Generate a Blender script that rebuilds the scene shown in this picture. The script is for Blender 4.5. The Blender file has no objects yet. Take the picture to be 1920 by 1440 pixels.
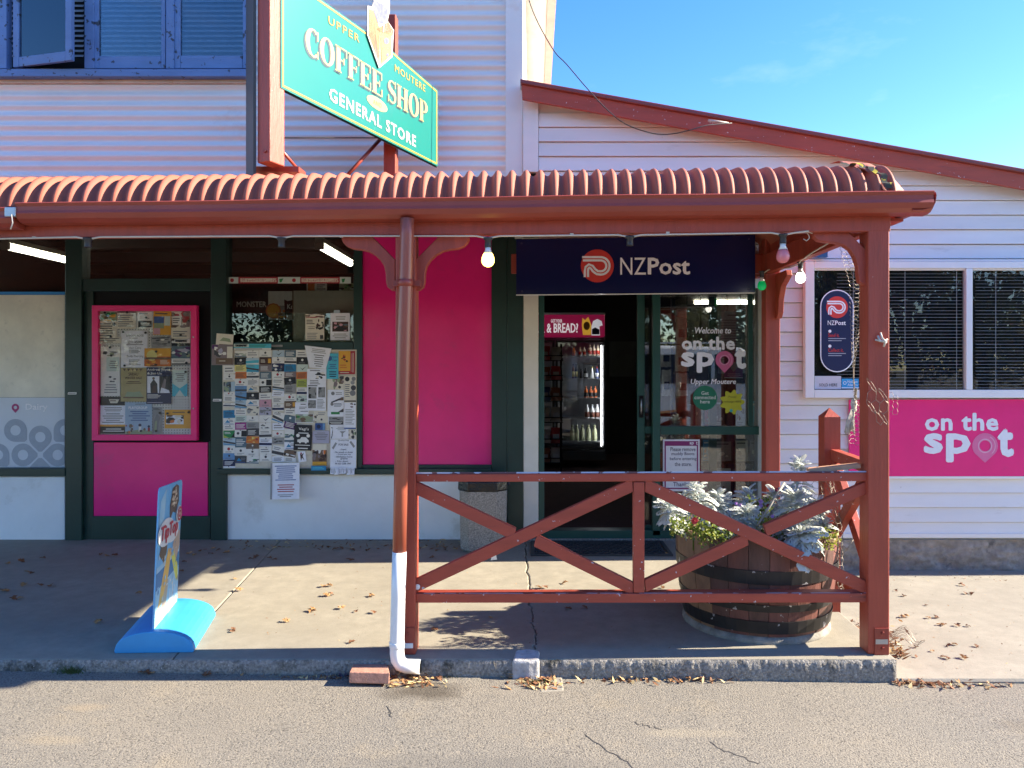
import bpy, bmesh, math, random, os
from mathutils import Vector, Matrix
random.seed(7)
R = math.radians
SC = bpy.context.scene
COL = SC.collection
# ---------------------------------------------------------------- camera
EYE, F, CX, CY = 1.372, 1380.0, 1000.0, 690.0
cam = bpy.data.cameras.new('camera')
cam.sensor_width = 36.0
cam.lens = F / 1920 * 36.0
cam.shift_x = (960 - CX) / 1920
cam.shift_y = (CY - 720) / 1920
cam.clip_end = 2000
camo = bpy.data.objects.new('camera', cam)
COL.objects.link(camo)
camo.location = (0, 0, EYE)
camo.rotation_euler = (R(90), 0, 0)
SC.camera = camo
# ---------------------------------------------------------------- sky, sun, exposure
SUN_EL, SUN_AZ = 27.5, 2.0            # the sun stands to the right (+X), a touch behind the facade (+Y)
world = bpy.data.worlds.new('World')
SC.world = world
world.use_nodes = True
wn = world.node_tree
for n in list(wn.nodes): wn.nodes.remove(n)
wo = wn.nodes.new('ShaderNodeOutputWorld')
bg = wn.nodes.new('ShaderNodeBackground')
sky = wn.nodes.new('ShaderNodeTexSky')
sky.sky_type = 'NISHITA'
sky.sun_disc = False
sky.sun_elevation = R(SUN_EL)
sky.sun_rotation = R(90 - SUN_AZ)
sky.ozone_density = 2.6
sky.dust_density = 0.2
hs = wn.nodes.new('ShaderNodeHueSaturation'); hs.inputs['Saturation'].default_value = 1.32; hs.inputs['Hue'].default_value = 0.513
wn.links.new(sky.outputs[0], hs.inputs['Color'])
# a few faint wisps of cloud all over the sky
wt = wn.nodes.new('ShaderNodeTexCoord'); wm = wn.nodes.new('ShaderNodeMapping'); wm.inputs['Scale'].default_value = (1.0, 1.0, 2.6); wm.inputs['Location'].default_value = (.33, 0, .1)
wz = wn.nodes.new('ShaderNodeTexNoise'); wz.inputs['Scale'].default_value = 3.2; wz.inputs['Detail'].default_value = 7; wz.inputs['Roughness'].default_value = 0.6
wr = wn.nodes.new('ShaderNodeMapRange'); wr.inputs[1].default_value = 0.60; wr.inputs[2].default_value = 0.80; wr.inputs[4].default_value = 0.14
wx = wn.nodes.new('ShaderNodeMix'); wx.data_type = 'RGBA'; wx.inputs[7].default_value = (4.6, 4.8, 5.0, 1)
wn.links.new(wt.outputs['Generated'], wm.inputs[0]); wn.links.new(wm.outputs[0], wz.inputs['Vector']); wn.links.new(wz.outputs['Fac'], wr.inputs[0])
wn.links.new(wr.outputs[0], wx.inputs[0]); wn.links.new(hs.outputs[0], wx.inputs[6])
wn.links.new(wx.outputs[2], bg.inputs[0])
bg.inputs[1].default_value = 0.095
wn.links.new(bg.outputs[0], wo.inputs[0])
sl = bpy.data.lights.new('sun', 'SUN')
sl.energy = 4.3
sl.angle = R(0.5)
sl.color = (1.0, 0.89, 0.72)
so = bpy.data.objects.new('sun', sl)
COL.objects.link(so)
sd = Vector((math.cos(R(SUN_EL)) * math.cos(R(SUN_AZ)), math.cos(R(SUN_EL)) * math.sin(R(SUN_AZ)), math.sin(R(SUN_EL))))
so.rotation_euler = sd.to_track_quat('Z', 'Y').to_euler()
so.location = sd * 30
SC.view_settings.view_transform = 'Standard'
SC.view_settings.look = 'None'
SC.view_settings.gamma = 1
SC.view_settings.use_curve_mapping = False
SC.view_settings.exposure = 2.14
SC.render.engine = 'CYCLES'
SC.cycles.max_bounces = 8
SC.cycles.transparent_max_bounces = 16
SC.cycles.caustics_reflective = False
SC.cycles.caustics_refractive = False
SC.cycles.use_denoising = True

# ---------------------------------------------------------------- planes of the place (metres; slab top z = 0)
YF, YW, YS = 3.52, 5.58, 5.92         # verandah front, upper wall and gable wall, shopfront
def P(px, py, Y):                      # measured point of the photograph placed at depth Y
    return Vector(((px - CX) * Y / F, Y, EYE - (py - CY) * Y / F))

# ---------------------------------------------------------------- materials
_mats = {}
def mat(name, col, rough=0.6, metal=0.0, var=0.12, vs=6.0, bump=0.0, bs=40.0, chips=None, spec=0.5, emit=None, estr=0.0, coat=0.0, rand=0.0, stretch=None, stain=None, trans=0.0):
    if name in _mats: return _mats[name]
    m = bpy.data.materials.new(name); m.use_nodes = True
    nt = m.node_tree; b = nt.nodes['Principled BSDF']; L = nt.links.new
    b.inputs['Roughness'].default_value = rough
    b.inputs['Metallic'].default_value = metal
    b.inputs['Specular IOR Level'].default_value = spec
    if coat: b.inputs['Coat Weight'].default_value = coat
    tc = nt.nodes.new('ShaderNodeTexCoord'); vec = tc.outputs['Object']
    if stretch:
        mp = nt.nodes.new('ShaderNodeMapping'); mp.inputs['Scale'].default_value = stretch
        L(vec, mp.inputs[0]); vec = mp.outputs[0]
    c = None
    def noise(scale, detail=4, rough_=0.6, v=None):
        n = nt.nodes.new('ShaderNodeTexNoise'); n.inputs['Scale'].default_value = scale
        n.inputs['Detail'].default_value = detail; n.inputs['Roughness'].default_value = rough_
        L(v or vec, n.inputs['Vector']); return n.outputs['Fac']
    def ramp(f, a, bb):
        n = nt.nodes.new('ShaderNodeMapRange'); n.inputs[1].default_value = a; n.inputs[2].default_value = bb
        L(f, n.inputs[0]); return n.outputs[0]
    def mix(f, a, bb):
        n = nt.nodes.new('ShaderNodeMix'); n.data_type = 'RGBA'
        L(f, n.inputs[0])
        for i, x in ((6, a), (7, bb)):
            if isinstance(x, tuple): n.inputs[i].default_value = (*x[:3], 1)
            else: L(x, n.inputs[i])
        return n.outputs[2]
    col = tuple(col)
    if var > 0:
        lo = tuple(max(0, x * (1 - var)) for x in col); hi = tuple(x * (1 + var) for x in col)
        c = mix(ramp(noise(vs, 5), 0.3, 0.7), lo, hi)
    else: c = col
    if stain:
        c = mix(ramp(noise(stain[1], 6, 0.7), stain[2], stain[2] + 0.12), c, tuple(stain[0]))
    if chips:
        cc, cs, ct = chips[:3]
        c = mix(ramp(noise(cs, 3, 0.55, tc.outputs['Object']), ct, ct + 0.015), c, tuple(cc))
    if rand:
        oi = nt.nodes.new('ShaderNodeObjectInfo'); mr = nt.nodes.new('ShaderNodeMapRange'); mr.inputs[3].default_value = 1 - rand; mr.inputs[4].default_value = 1.0
        L(oi.outputs['Random'], mr.inputs[0]); mm = nt.nodes.new('ShaderNodeMix'); mm.data_type = 'RGBA'; mm.blend_type = 'MULTIPLY'; mm.inputs[0].default_value = 1
        L(mr.outputs[0], mm.inputs[7])
        if isinstance(c, tuple): mm.inputs[6].default_value = (*c, 1)
        else: L(c, mm.inputs[6])
        c = mm.outputs[2]
    if isinstance(c, tuple): b.inputs['Base Color'].default_value = (*c, 1)
    else: L(c, b.inputs['Base Color'])
    if bump > 0:
        bn = nt.nodes.new('ShaderNodeBump'); bn.inputs['Strength'].default_value = bump; bn.inputs['Distance'].default_value = 0.01
        L(noise(bs, 4), bn.inputs['Height']); L(bn.outputs[0], b.inputs['Normal'])
    if emit:
        b.inputs['Emission Color'].default_value = (*emit, 1); b.inputs['Emission Strength'].default_value = estr
    if trans:
        out = [n for n in nt.nodes if n.type == 'OUTPUT_MATERIAL'][0]
        tr = nt.nodes.new('ShaderNodeBsdfTranslucent')
        if isinstance(c, tuple): tr.inputs[0].default_value = (*c, 1)
        else: L(c, tr.inputs[0])
        mx = nt.nodes.new('ShaderNodeMixShader'); mx.inputs[0].default_value = trans
        L(b.outputs[0], mx.inputs[1]); L(tr.outputs[0], mx.inputs[2]); L(mx.outputs[0], out.inputs[0])
    _mats[name] = m
    return m
def ink(r, g, b, rough=0.55):
    k = 'print_%02x%02x%02x' % (int(r * 255), int(g * 255), int(b * 255))
    return mat(k, (r, g, b), rough, var=0.05, vs=30)
def glass_mat(name, tint=(1, 1, 1), ior=1.5, boost=1.0):
    if name in _mats: return _mats[name]
    m = bpy.data.materials.new(name); m.use_nodes = True
    nt = m.node_tree
    for n in list(nt.nodes): nt.nodes.remove(n)
    o = nt.nodes.new('ShaderNodeOutputMaterial'); t = nt.nodes.new('ShaderNodeBsdfTransparent'); g = nt.nodes.new('ShaderNodeBsdfGlossy')
    fr = nt.nodes.new('ShaderNodeFresnel'); fr.inputs[0].default_value = ior
    mu = nt.nodes.new('ShaderNodeMath'); mu.operation = 'MULTIPLY_ADD'; mu.inputs[1].default_value = boost; mu.inputs[2].default_value = 0.012 * boost
    g.inputs['Roughness'].default_value = 0.0; t.inputs[0].default_value = (*tint, 1)
    mx = nt.nodes.new('ShaderNodeMixShader')
    nt.links.new(fr.outputs[0], mu.inputs[0]); nt.links.new(mu.outputs[0], mx.inputs[0])
    nt.links.new(t.outputs[0], mx.inputs[1]); nt.links.new(g.outputs[0], mx.inputs[2]); nt.links.new(mx.outputs[0], o.inputs[0])
    _mats[name] = m
    return m
RED = (0.37, 0.062, 0.033)
M_red = mat('red_paint', RED, 0.5, var=0.16, vs=5, bump=0.22, bs=30, chips=((0.55, 0.42, 0.38), 38, 0.745), stretch=(4, 4, .5), stain=((0.21, 0.045, 0.03), 2.2, .60))
M_redw = mat('red_paint_worn', RED, 0.55, var=0.14, vs=5, bump=0.2, bs=50, chips=((0.52, 0.46, 0.47), 40, 0.69), stretch=(.5, 3, 4), stain=((0.22, 0.05, 0.034), 3, .60))
M_redtop = mat('red_paint_bare', (0.16, 0.07, 0.06), 0.7, var=0.2, vs=5, chips=((0.52, 0.50, 0.52), 14, 0.455))
M_iron = mat('roof_iron_paint', (0.36, 0.098, 0.056), 0.7, var=0.08, vs=3, bump=0.04, bs=20, chips=((0.8, 0.72, 0.6), 26, 0.785), stain=((0.30, 0.085, 0.06), 2.0, 0.56))
M_gutter = mat('gutter_paint', (0.31, 0.054, 0.033), 0.38, var=0.1, vs=4, bump=0.06, bs=8, chips=((0.5, 0.35, 0.32), 26, 0.78))
M_green = mat('dark_green_paint', (0.010, 0.038, 0.031), 0.35, var=0.2, vs=4, bump=0.1, bs=30, chips=((0.35, 0.36, 0.33), 60, 0.80))
M_green2 = mat('door_green_metal', (0.010, 0.065, 0.050), 0.4, var=0.1, vs=4)
M_black = mat('black_board', (0.005, 0.005, 0.006), 0.6, var=0.2, spec=.2)
M_pink = mat('pink_panel', (0.85, 0.018, 0.21), 0.2, var=0.07, vs=3, bump=0.05, bs=3, chips=((.75, .45, .5), 45, .80), stain=((.70, .03, .20), 2.4, .58))
M_pinkf = mat('pink_frame', (0.85, 0.018, 0.19), 0.35, var=0.05)
M_white = mat('white_wall_paint', (0.82, 0.82, 0.79), 0.55, var=0.05, vs=3, bump=0.05, bs=25, chips=((0.3, 0.29, 0.27), 55, 0.80), stain=((0.68, 0.67, 0.62), 2.6, 0.58))
M_cream = mat('cream_paint', (0.74, 0.70, 0.60), 0.5, var=0.06, chips=((0.3, 0.26, 0.2), 60, 0.80))
M_board = mat('weatherboard_paint', (0.79, 0.775, 0.765), 0.5, var=0.045, vs=2.5, bump=0.08, bs=16, rand=.10, chips=((0.40, 0.36, 0.32), 30, 0.775), stain=((0.66, 0.63, 0.60), 4.0, 0.60), stretch=(.5, 1, 2))
M_corr = mat('corrugated_white', (0.74, 0.72, 0.70), 0.35, var=0.04, vs=2, bump=0.03, bs=12, stain=((0.66, 0.56, 0.50), 1.3, 0.60))
M_blue = mat('blue_peeling_paint', (0.115, 0.20, 0.39), 0.6, var=0.15, vs=6, bump=0.35, bs=45, chips=((0.035, 0.045, 0.07), 22, 0.625), stretch=(0.35, 1, 1))
M_alu = mat('white_window_frame', (0.80, 0.81, 0.82), 0.3, var=0.02)
M_conc = None
M_stone = mat('stone_base', (0.27, 0.235, 0.20), 0.9, var=0.35, vs=14, bump=1.0, bs=22, stain=((0.12, 0.11, 0.10), 6, 0.58))
M_navy = mat('navy_panel', (0.005, 0.012, 0.075), 0.18, var=0.05, vs=2)
M_navy2 = mat('navy_print', (0.008, 0.012, 0.07), 0.4, var=0.03)
M_wood_dark = mat('interior_brown', (0.075, 0.05, 0.04), 0.6, var=0.2)
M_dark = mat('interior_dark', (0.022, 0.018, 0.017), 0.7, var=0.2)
M_galv = mat('galvanised_metal', (0.45, 0.46, 0.47), 0.4, 0.8, var=0.1)
M_pvc = mat('white_plastic', (0.78, 0.78, 0.75), 0.3, var=0.03, stain=((0.6, 0.57, 0.5), 3, 0.68))
M_rubber = mat('black_rubber', (0.03, 0.03, 0.031), 0.6, var=0.2)
M_wire = mat('rusty_wire', (0.24, 0.20, 0.16), 0.5, 0.5, var=0.2)
M_cord = mat('cable_white', (0.62, 0.56, 0.46), 0.5, var=0.08)
M_glass = glass_mat('window_glass', boost=.55)
M_glassd = glass_mat('shop_glass', (0.86, 0.89, 0.87), boost=1.35)
M_glassr = glass_mat('right_shop_glass', (0.86, 0.89, 0.87), boost=2.3)
M_glassup = glass_mat('upstairs_glass', (0.85, 0.9, 0.95), boost=1.8)
M_glassc = glass_mat('cabinet_glass', boost=.35)
M_lit = mat('fluorescent_tube', (0.9, 0.9, 0.85), 0.4, var=0, emit=(1.0, 0.93, 0.78), estr=3.2)
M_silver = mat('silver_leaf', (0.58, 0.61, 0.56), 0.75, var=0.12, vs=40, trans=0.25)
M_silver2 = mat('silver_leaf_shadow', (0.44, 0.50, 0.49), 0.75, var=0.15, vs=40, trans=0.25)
M_leafg = mat('green_leaf', (0.11, 0.165, 0.022), 0.5, var=0.35, vs=30, trans=0.35)
M_leafy = mat('lime_leaf', (0.30, 0.33, 0.05), 0.5, var=0.3, vs=30, trans=0.35)
M_oak = mat('dry_leaf', (0.20, 0.085, 0.035), 0.7, var=0.45, vs=25, trans=0.15)
M_oak2 = mat('dry_leaf_pale', (0.40, 0.22, 0.09), 0.7, var=0.35, vs=25, trans=0.15)

# ---------------------------------------------------------------- objects
def org(o): return Vector(o.get('_o', (0, 0, 0)))
_ORG = {}
def tag(o, label=None, cat=None, group=None, kind=None):
    if label: o['label'] = label
    if cat: o['category'] = cat
    if group: o['group'] = group
    if kind: o['kind'] = kind
    return o
def thing(name, label, cat, loc=(0, 0, 0), group=None):
    o = bpy.data.objects.new(name, None); COL.objects.link(o)
    o.empty_display_size = 0.05; o.location = loc
    _ORG[o.name] = Vector(loc)
    return tag(o, label, cat, group)
class MB:
    def __init__(s): s.v = []; s.f = []; s.m = []; s.cur = 0; s.sm = []; s.smooth = False
    def add(s, vs, fs, mi=None):
        k = len(s.v); s.v += [Vector(v) for v in vs]
        for f in fs: s.f.append([k + i for i in f]); s.m.append(s.cur if mi is None else mi); s.sm.append(s.smooth)
        return s
    def pts8(s, p, mi=None):
        return s.add(p, [(0, 1, 2, 3), (7, 6, 5, 4), (0, 4, 5, 1), (1, 5, 6, 2), (2, 6, 7, 3), (3, 7, 4, 0)], mi)
    def box(s, a, b, mi=None):
        (x0, y0, z0), (x1, y1, z1) = a, b
        return s.pts8([(x0, y0, z0), (x1, y0, z0), (x1, y0, z1), (x0, y0, z1), (x0, y1, z0), (x1, y1, z0), (x1, y1, z1), (x0, y1, z1)], mi)
    def rect(s, px0, py0, px1, py1, Y, d, mi=None):           # a box with its front face at depth Y
        a = P(px0, py1, Y); b = P(px1, py0, Y)
        return s.box((a.x, Y, a.z), (b.x, Y + d, b.z), mi)
    def prism(s, pts, off, mi=None):
        n = len(pts); off = Vector(off); pts = [Vector(p) for p in pts]
        q = [p + off for p in pts]
        return s.add(pts + q, [list(range(n)), list(range(2 * n - 1, n - 1, -1))] + [(i, i + n, (i + 1) % n + n, (i + 1) % n) for i in range(n)], mi)
    def ngon(s, pts, mi=None): return s.add(pts, [list(range(len(pts)))], mi)
    def tube(s, path, r, n=8, mi=None, cap=True):
        path = [Vector(p) for p in path]; k = len(s.v); N = len(path)
        rr = r if isinstance(r, (list, tuple)) else [r] * N
        up = None
        for i, p in enumerate(path):
            d = (path[min(i + 1, N - 1)] - path[max(i - 1, 0)]).normalized()
            if up is None: up = Vector((0, 0, 1)) if abs(d.z) < 0.9 else Vector((0, 1, 0))
            a = d.cross(up).normalized(); b = a.cross(d).normalized(); up = b
            for j in range(n):
                t = 2 * math.pi * j / n
                s.v.append(p + (a * math.cos(t) + b * math.sin(t)) * rr[i])
        for i in range(N - 1):
            for j in range(n):
                s.f.append([k + i * n + j, k + i * n + (j + 1) % n, k + (i + 1) * n + (j + 1) % n, k + (i + 1) * n + j]); s.m.append(s.cur if mi is None else mi); s.sm.append(True)
        if cap:
            for e in (0, N - 1): s.f.append([k + e * n + j for j in range(n)]); s.m.append(s.cur if mi is None else mi); s.sm.append(False)
        return s
    def lathe(s, c, prof, n=16, mi=None, smooth=True):
        c = Vector(c); k = len(s.v)
        for r, z in prof:
            for j in range(n):
                t = 2 * math.pi * j / n
                s.v.append(c + Vector((r * math.cos(t), r * math.sin(t), z)))
        for i in range(len(prof) - 1):
            for j in range(n):
                s.f.append([k + i * n + j, k + i * n + (j + 1) % n, k + (i + 1) * n + (j + 1) % n, k + (i + 1) * n + j])
                s.m.append(s.cur if mi is None else (mi[i] if isinstance(mi, list) else mi)); s.sm.append(smooth)
        for e in (0, len(prof) - 1):
            if prof[e][0] > 1e-5: s.f.append([k + e * n + j for j in range(n)]); s.m.append(s.cur if mi is None else (mi[min(e, len(mi) - 1)] if isinstance(mi, list) else mi)); s.sm.append(False)
        return s
    def grid(s, fn, nu, nv, mi=None, smooth=True):
        k = len(s.v)
        for i in range(nu + 1):
            for j in range(nv + 1): s.v.append(Vector(fn(i / nu, j / nv)))
        for i in range(nu):
            for j in range(nv):
                a = k + i * (nv + 1) + j
                s.f.append([a, a + nv + 1, a + nv + 2, a + 1]); s.m.append(s.cur if mi is None else mi); s.sm.append(smooth)
        return s
    def build(s, name, mats, parent=None, loc=None, bevel=0.0, recalc=True):
        if not isinstance(mats, (list, tuple)): mats = [mats]
        o0 = _ORG[parent.name] if parent else Vector(loc if loc is not None else (0, 0, 0))
        me = bpy.data.meshes.new(name)
        me.from_pydata([v - o0 for v in s.v], [], s.f)
        me.polygons.foreach_set('material_index', s.m)
        me.polygons.foreach_set('use_smooth', s.sm)
        if recalc:
            bm = bmesh.new(); bm.from_mesh(me); bmesh.ops.recalc_face_normals(bm, faces=bm.faces[:]); bm.to_mesh(me); bm.free()
        for m in mats: me.materials.append(m)
        o = bpy.data.objects.new(name, me); COL.objects.link(o)
        if parent: o.parent = parent
        else: o.location = o0
        _ORG[o.name] = o0
        if bevel:
            b = o.modifiers.new('edge', 'BEVEL'); b.width = bevel; b.segments = 2; b.limit_method = 'ANGLE'; b.angle_limit = R(40)
        return o
def part_rect(name, m, parent, px0, py0, px1, py1, Y, d, bevel=0.002):
    return MB().rect(px0, py0, px1, py1, Y, d).build(name, m, parent, bevel=bevel)
def struct(o): o['kind'] = 'structure'; return o
def copy_tree(o, parent=None):
    c = o.copy(); COL.objects.link(c)
    if parent: c.parent = parent
    for ch in list(o.children): copy_tree(ch, c)
    return c
# ---------------------------------------------------------------- lettering
_fd = os.path.join(bpy.utils.system_resource('DATAFILES'), 'fonts')
_fonts = {}
def font(fn):
    if fn not in _fonts:
        try: _fonts[fn] = bpy.data.fonts.load(os.path.join(_fd, fn))
        except Exception: _fonts[fn] = None
    return _fonts[fn]
def text2d(body, bold=0.0, shear=0.0, fn=None, sp=1.0):
    c = bpy.data.curves.new('lettering', 'FONT'); c.body = body
    f = font(fn) if fn else None
    if f: c.font = f
    c.resolution_u = 2; c.offset = bold; c.shear = shear; c.space_character = sp
    c.align_x = 'LEFT'
    o = bpy.data.objects.new('lettering', c)
    m = bpy.data.meshes.new_from_object(o)
    vs = [(v.co.x, v.co.y) for v in m.vertices]; fs = [list(p.vertices) for p in m.polygons]
    bpy.data.objects.remove(o); bpy.data.meshes.remove(m); bpy.data.curves.remove(c)
    return vs, fs
def fit(t, x0, y0, x1, y1):             # into the rectangle (y grows downwards)
    vs, fs = t
    ax = min(v[0] for v in vs); bx = max(v[0] for v in vs); ay = min(v[1] for v in vs); by = max(v[1] for v in vs)
    return [(x0 + (v[0] - ax) / (bx - ax) * (x1 - x0), y1 - (v[1] - ay) / (by - ay) * (y1 - y0)) for v in vs], fs
def add_bold(mb, vs, fs, b, fn, mi):      # heavier strokes: the letters laid down again a hair off, each copy a film thickness higher
    steps = [(0, 0)] + ([(b * math.cos(R(a)), b * math.sin(R(a))) for a in range(0, 360, 45)] if b > 0 else [])
    for i, (dx, dy) in enumerate(steps):
        mb.add([fn(v[0] + dx, v[1] + dy) + Vector((0, -.00004 * i, 0)) for v in vs], fs, mi)
def put_text(mb, body, x0, y0, x1, y1, fn, mi=0, **kw):
    bold = kw.pop('bold', 0.0)
    raw = text2d(body, **kw)
    hgt = max(v[1] for v in raw[0]) - min(v[1] for v in raw[0]); b = max(0.0, bold) * abs(y1 - y0) / hgt * .8
    vs, fs = fit(raw, x0 + b, y0 + b, x1 - b, y1 - b)
    add_bold(mb, vs, fs, b, fn, mi)
def ribbon2d(path, w):
    n = len(path); out = []
    for i, p in enumerate(path):
        a = path[max(i - 1, 0)]; b = path[min(i + 1, n - 1)]
        dx, dy = b[0] - a[0], b[1] - a[1]; l = math.hypot(dx, dy) or 1
        ww = w[i] if isinstance(w, (list, tuple)) else w
        out.append(((p[0] - dy / l * ww / 2, p[1] + dx / l * ww / 2), (p[0] + dy / l * ww / 2, p[1] - dx / l * ww / 2)))
    return out
def put_ribbon(mb, path, w, fn, mi=0):
    rb = ribbon2d(path, w); vs = [fn(*q) for pr in rb for q in pr]
    mb.add(vs, [(2 * i, 2 * i + 1, 2 * i + 3, 2 * i + 2) for i in range(len(rb) - 1)], mi)
def disc2d(cx, cy, rx, ry=None, n=28, a0=0, a1=360):
    ry = ry or rx
    return [(cx + rx * math.cos(R(a0 + (a1 - a0) * i / n)), cy + ry * math.sin(R(a0 + (a1 - a0) * i / n))) for i in range(n)]
def put_poly(mb, pts, fn, mi=0): mb.ngon([fn(*p) for p in pts], mi)
def put_ring(mb, cx, cy, ro, ri, fn, mi=0, n=28):
    a = disc2d(cx, cy, ro, n=n); b = disc2d(cx, cy, ri, n=n)
    mb.add([fn(*p) for p in a + b], [(i, (i + 1) % n, n + (i + 1) % n, n + i) for i in range(n)], mi)
def put_pin(mb, cx, cy, r, h, fn, mi=0, ri=None, n=28):      # map pin: ring with a pointed tail
    out = []
    for i in range(n):
        t = 2 * math.pi * i / n
        x, y = math.cos(t), math.sin(t)
        if y > 0.55:
            k = 1 - abs(x) / math.sqrt(1 - 0.55 ** 2)
            y = 0.55 + k * (h - 0.55); x = x if k < 0.02 else x
            x = math.copysign((1 - k) * math.sqrt(1 - 0.55 ** 2), x)
        out.append((cx + r * x, cy + r * y))
    ri = ri if ri is not None else r * 0.45
    b = disc2d(cx, cy, ri, n=n)
    mb.add([fn(*p) for p in out + b], [(i, (i + 1) % n, n + (i + 1) % n, n + i) for i in range(n)], mi)
def post_logo(mb, cx, cy, r, fn, mred=0, mwhite=1, fn2=None):
    fn2 = fn2 or fn
    put_poly(mb, disc2d(cx, cy, r, n=40), fn, mred)
    k = r / 112.0
    pth = [(-98, -48), (20, -48)]
    pth += [(24 + 48 * math.cos(R(a)), 48 * math.sin(R(a))) for a in range(-80, 91, 17)]
    pth += [(0, 46), (-22, 30), (-38, 8), (-56, 0), (-70, 12), (-74, 34), (-74, 76)]
    for off in (-11, 11):
        pp = ribbon2d(pth, 2 * abs(off)); line = [q[0] if off < 0 else q[1] for q in pp]
        if off > 0: line[0] = (-103, line[0][1])
        put_ribbon(mb, [(cx + x * k, cy + y * k) for x, y in line], 15 * k, fn2, mwhite)
# ================================================================ GROUND
def concrete_mat(name, col, light=1.0):
    m = bpy.data.materials.new(name); m.use_nodes = True
    nt = m.node_tree; b = nt.nodes['Principled BSDF']; L = nt.links.new
    tc = nt.nodes.new('ShaderNodeTexCoord'); v = tc.outputs['Object']
    def noise(s, d=5, r=0.6):
        n = nt.nodes.new('ShaderNodeTexNoise'); n.inputs['Scale'].default_value = s; n.inputs['Detail'].default_value = d; n.inputs['Roughness'].default_value = r
        L(v, n.inputs['Vector']); return n.outputs['Fac']
    def rng(f, a, c, lo=0, hi=1):
        n = nt.nodes.new('ShaderNodeMapRange'); n.inputs[1].default_value = a; n.inputs[2].default_value = c; n.inputs[3].default_value = lo; n.inputs[4].default_value = hi
        L(f, n.inputs[0]); return n.outputs[0]
    def mix(f, a, c, bt='MIX'):
        n = nt.nodes.new('ShaderNodeMix'); n.data_type = 'RGBA'; n.blend_type = bt
        if isinstance(f, float): n.inputs[0].default_value = f
        else: L(f, n.inputs[0])
        for i, x in ((6, a), (7, c)):
            if isinstance(x, tuple): n.inputs[i].default_value = (*x, 1)
            else: L(x, n.inputs[i])
        return n.outputs[2]
    c = mix(rng(noise(1.4), 0.3, 0.7), tuple(x * 0.84 for x in col), tuple(x * 1.1 for x in col))
    c = mix(rng(noise(9, 6, 0.75), 0.35, 0.75), c, tuple(x * 0.72 for x in col))
    c = mix(rng(noise(160, 2), 0.62, 0.72, 0, 0.7), c, tuple(x * 0.45 for x in col))
    c = mix(rng(noise(230, 2), 0.66, 0.74, 0, 0.6), c, tuple(min(1, x * 1.7) for x in col))
    c = mix(rng(noise(0.8, 3), 0.6, 0.75, 0, 0.5), c, (col[0] * 0.6, col[1] * 0.62, col[2] * 0.66))
    L(c, b.inputs['Base Color']); b.inputs['Roughness'].default_value = 0.85
    bn = nt.nodes.new('ShaderNodeBump'); bn.inputs['Strength'].default_value = 0.35; bn.inputs['Distance'].default_value = 0.004
    L(noise(120, 4, 0.7), bn.inputs['Height']); L(bn.outputs[0], b.inputs['Normal'])
    return m
M_conc = concrete_mat('concrete', (0.315, 0.285, 0.22))
M_conc2 = concrete_mat('path_concrete', (0.305, 0.28, 0.228))
M_kerb = mat('kerb_concrete', (.25, .23, .20), .9, var=.5, vs=75, bump=1.0, bs=70, stain=((.045, .042, .032), 4.5, .55), chips=((.42, .39, .34), 85, .66))
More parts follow.
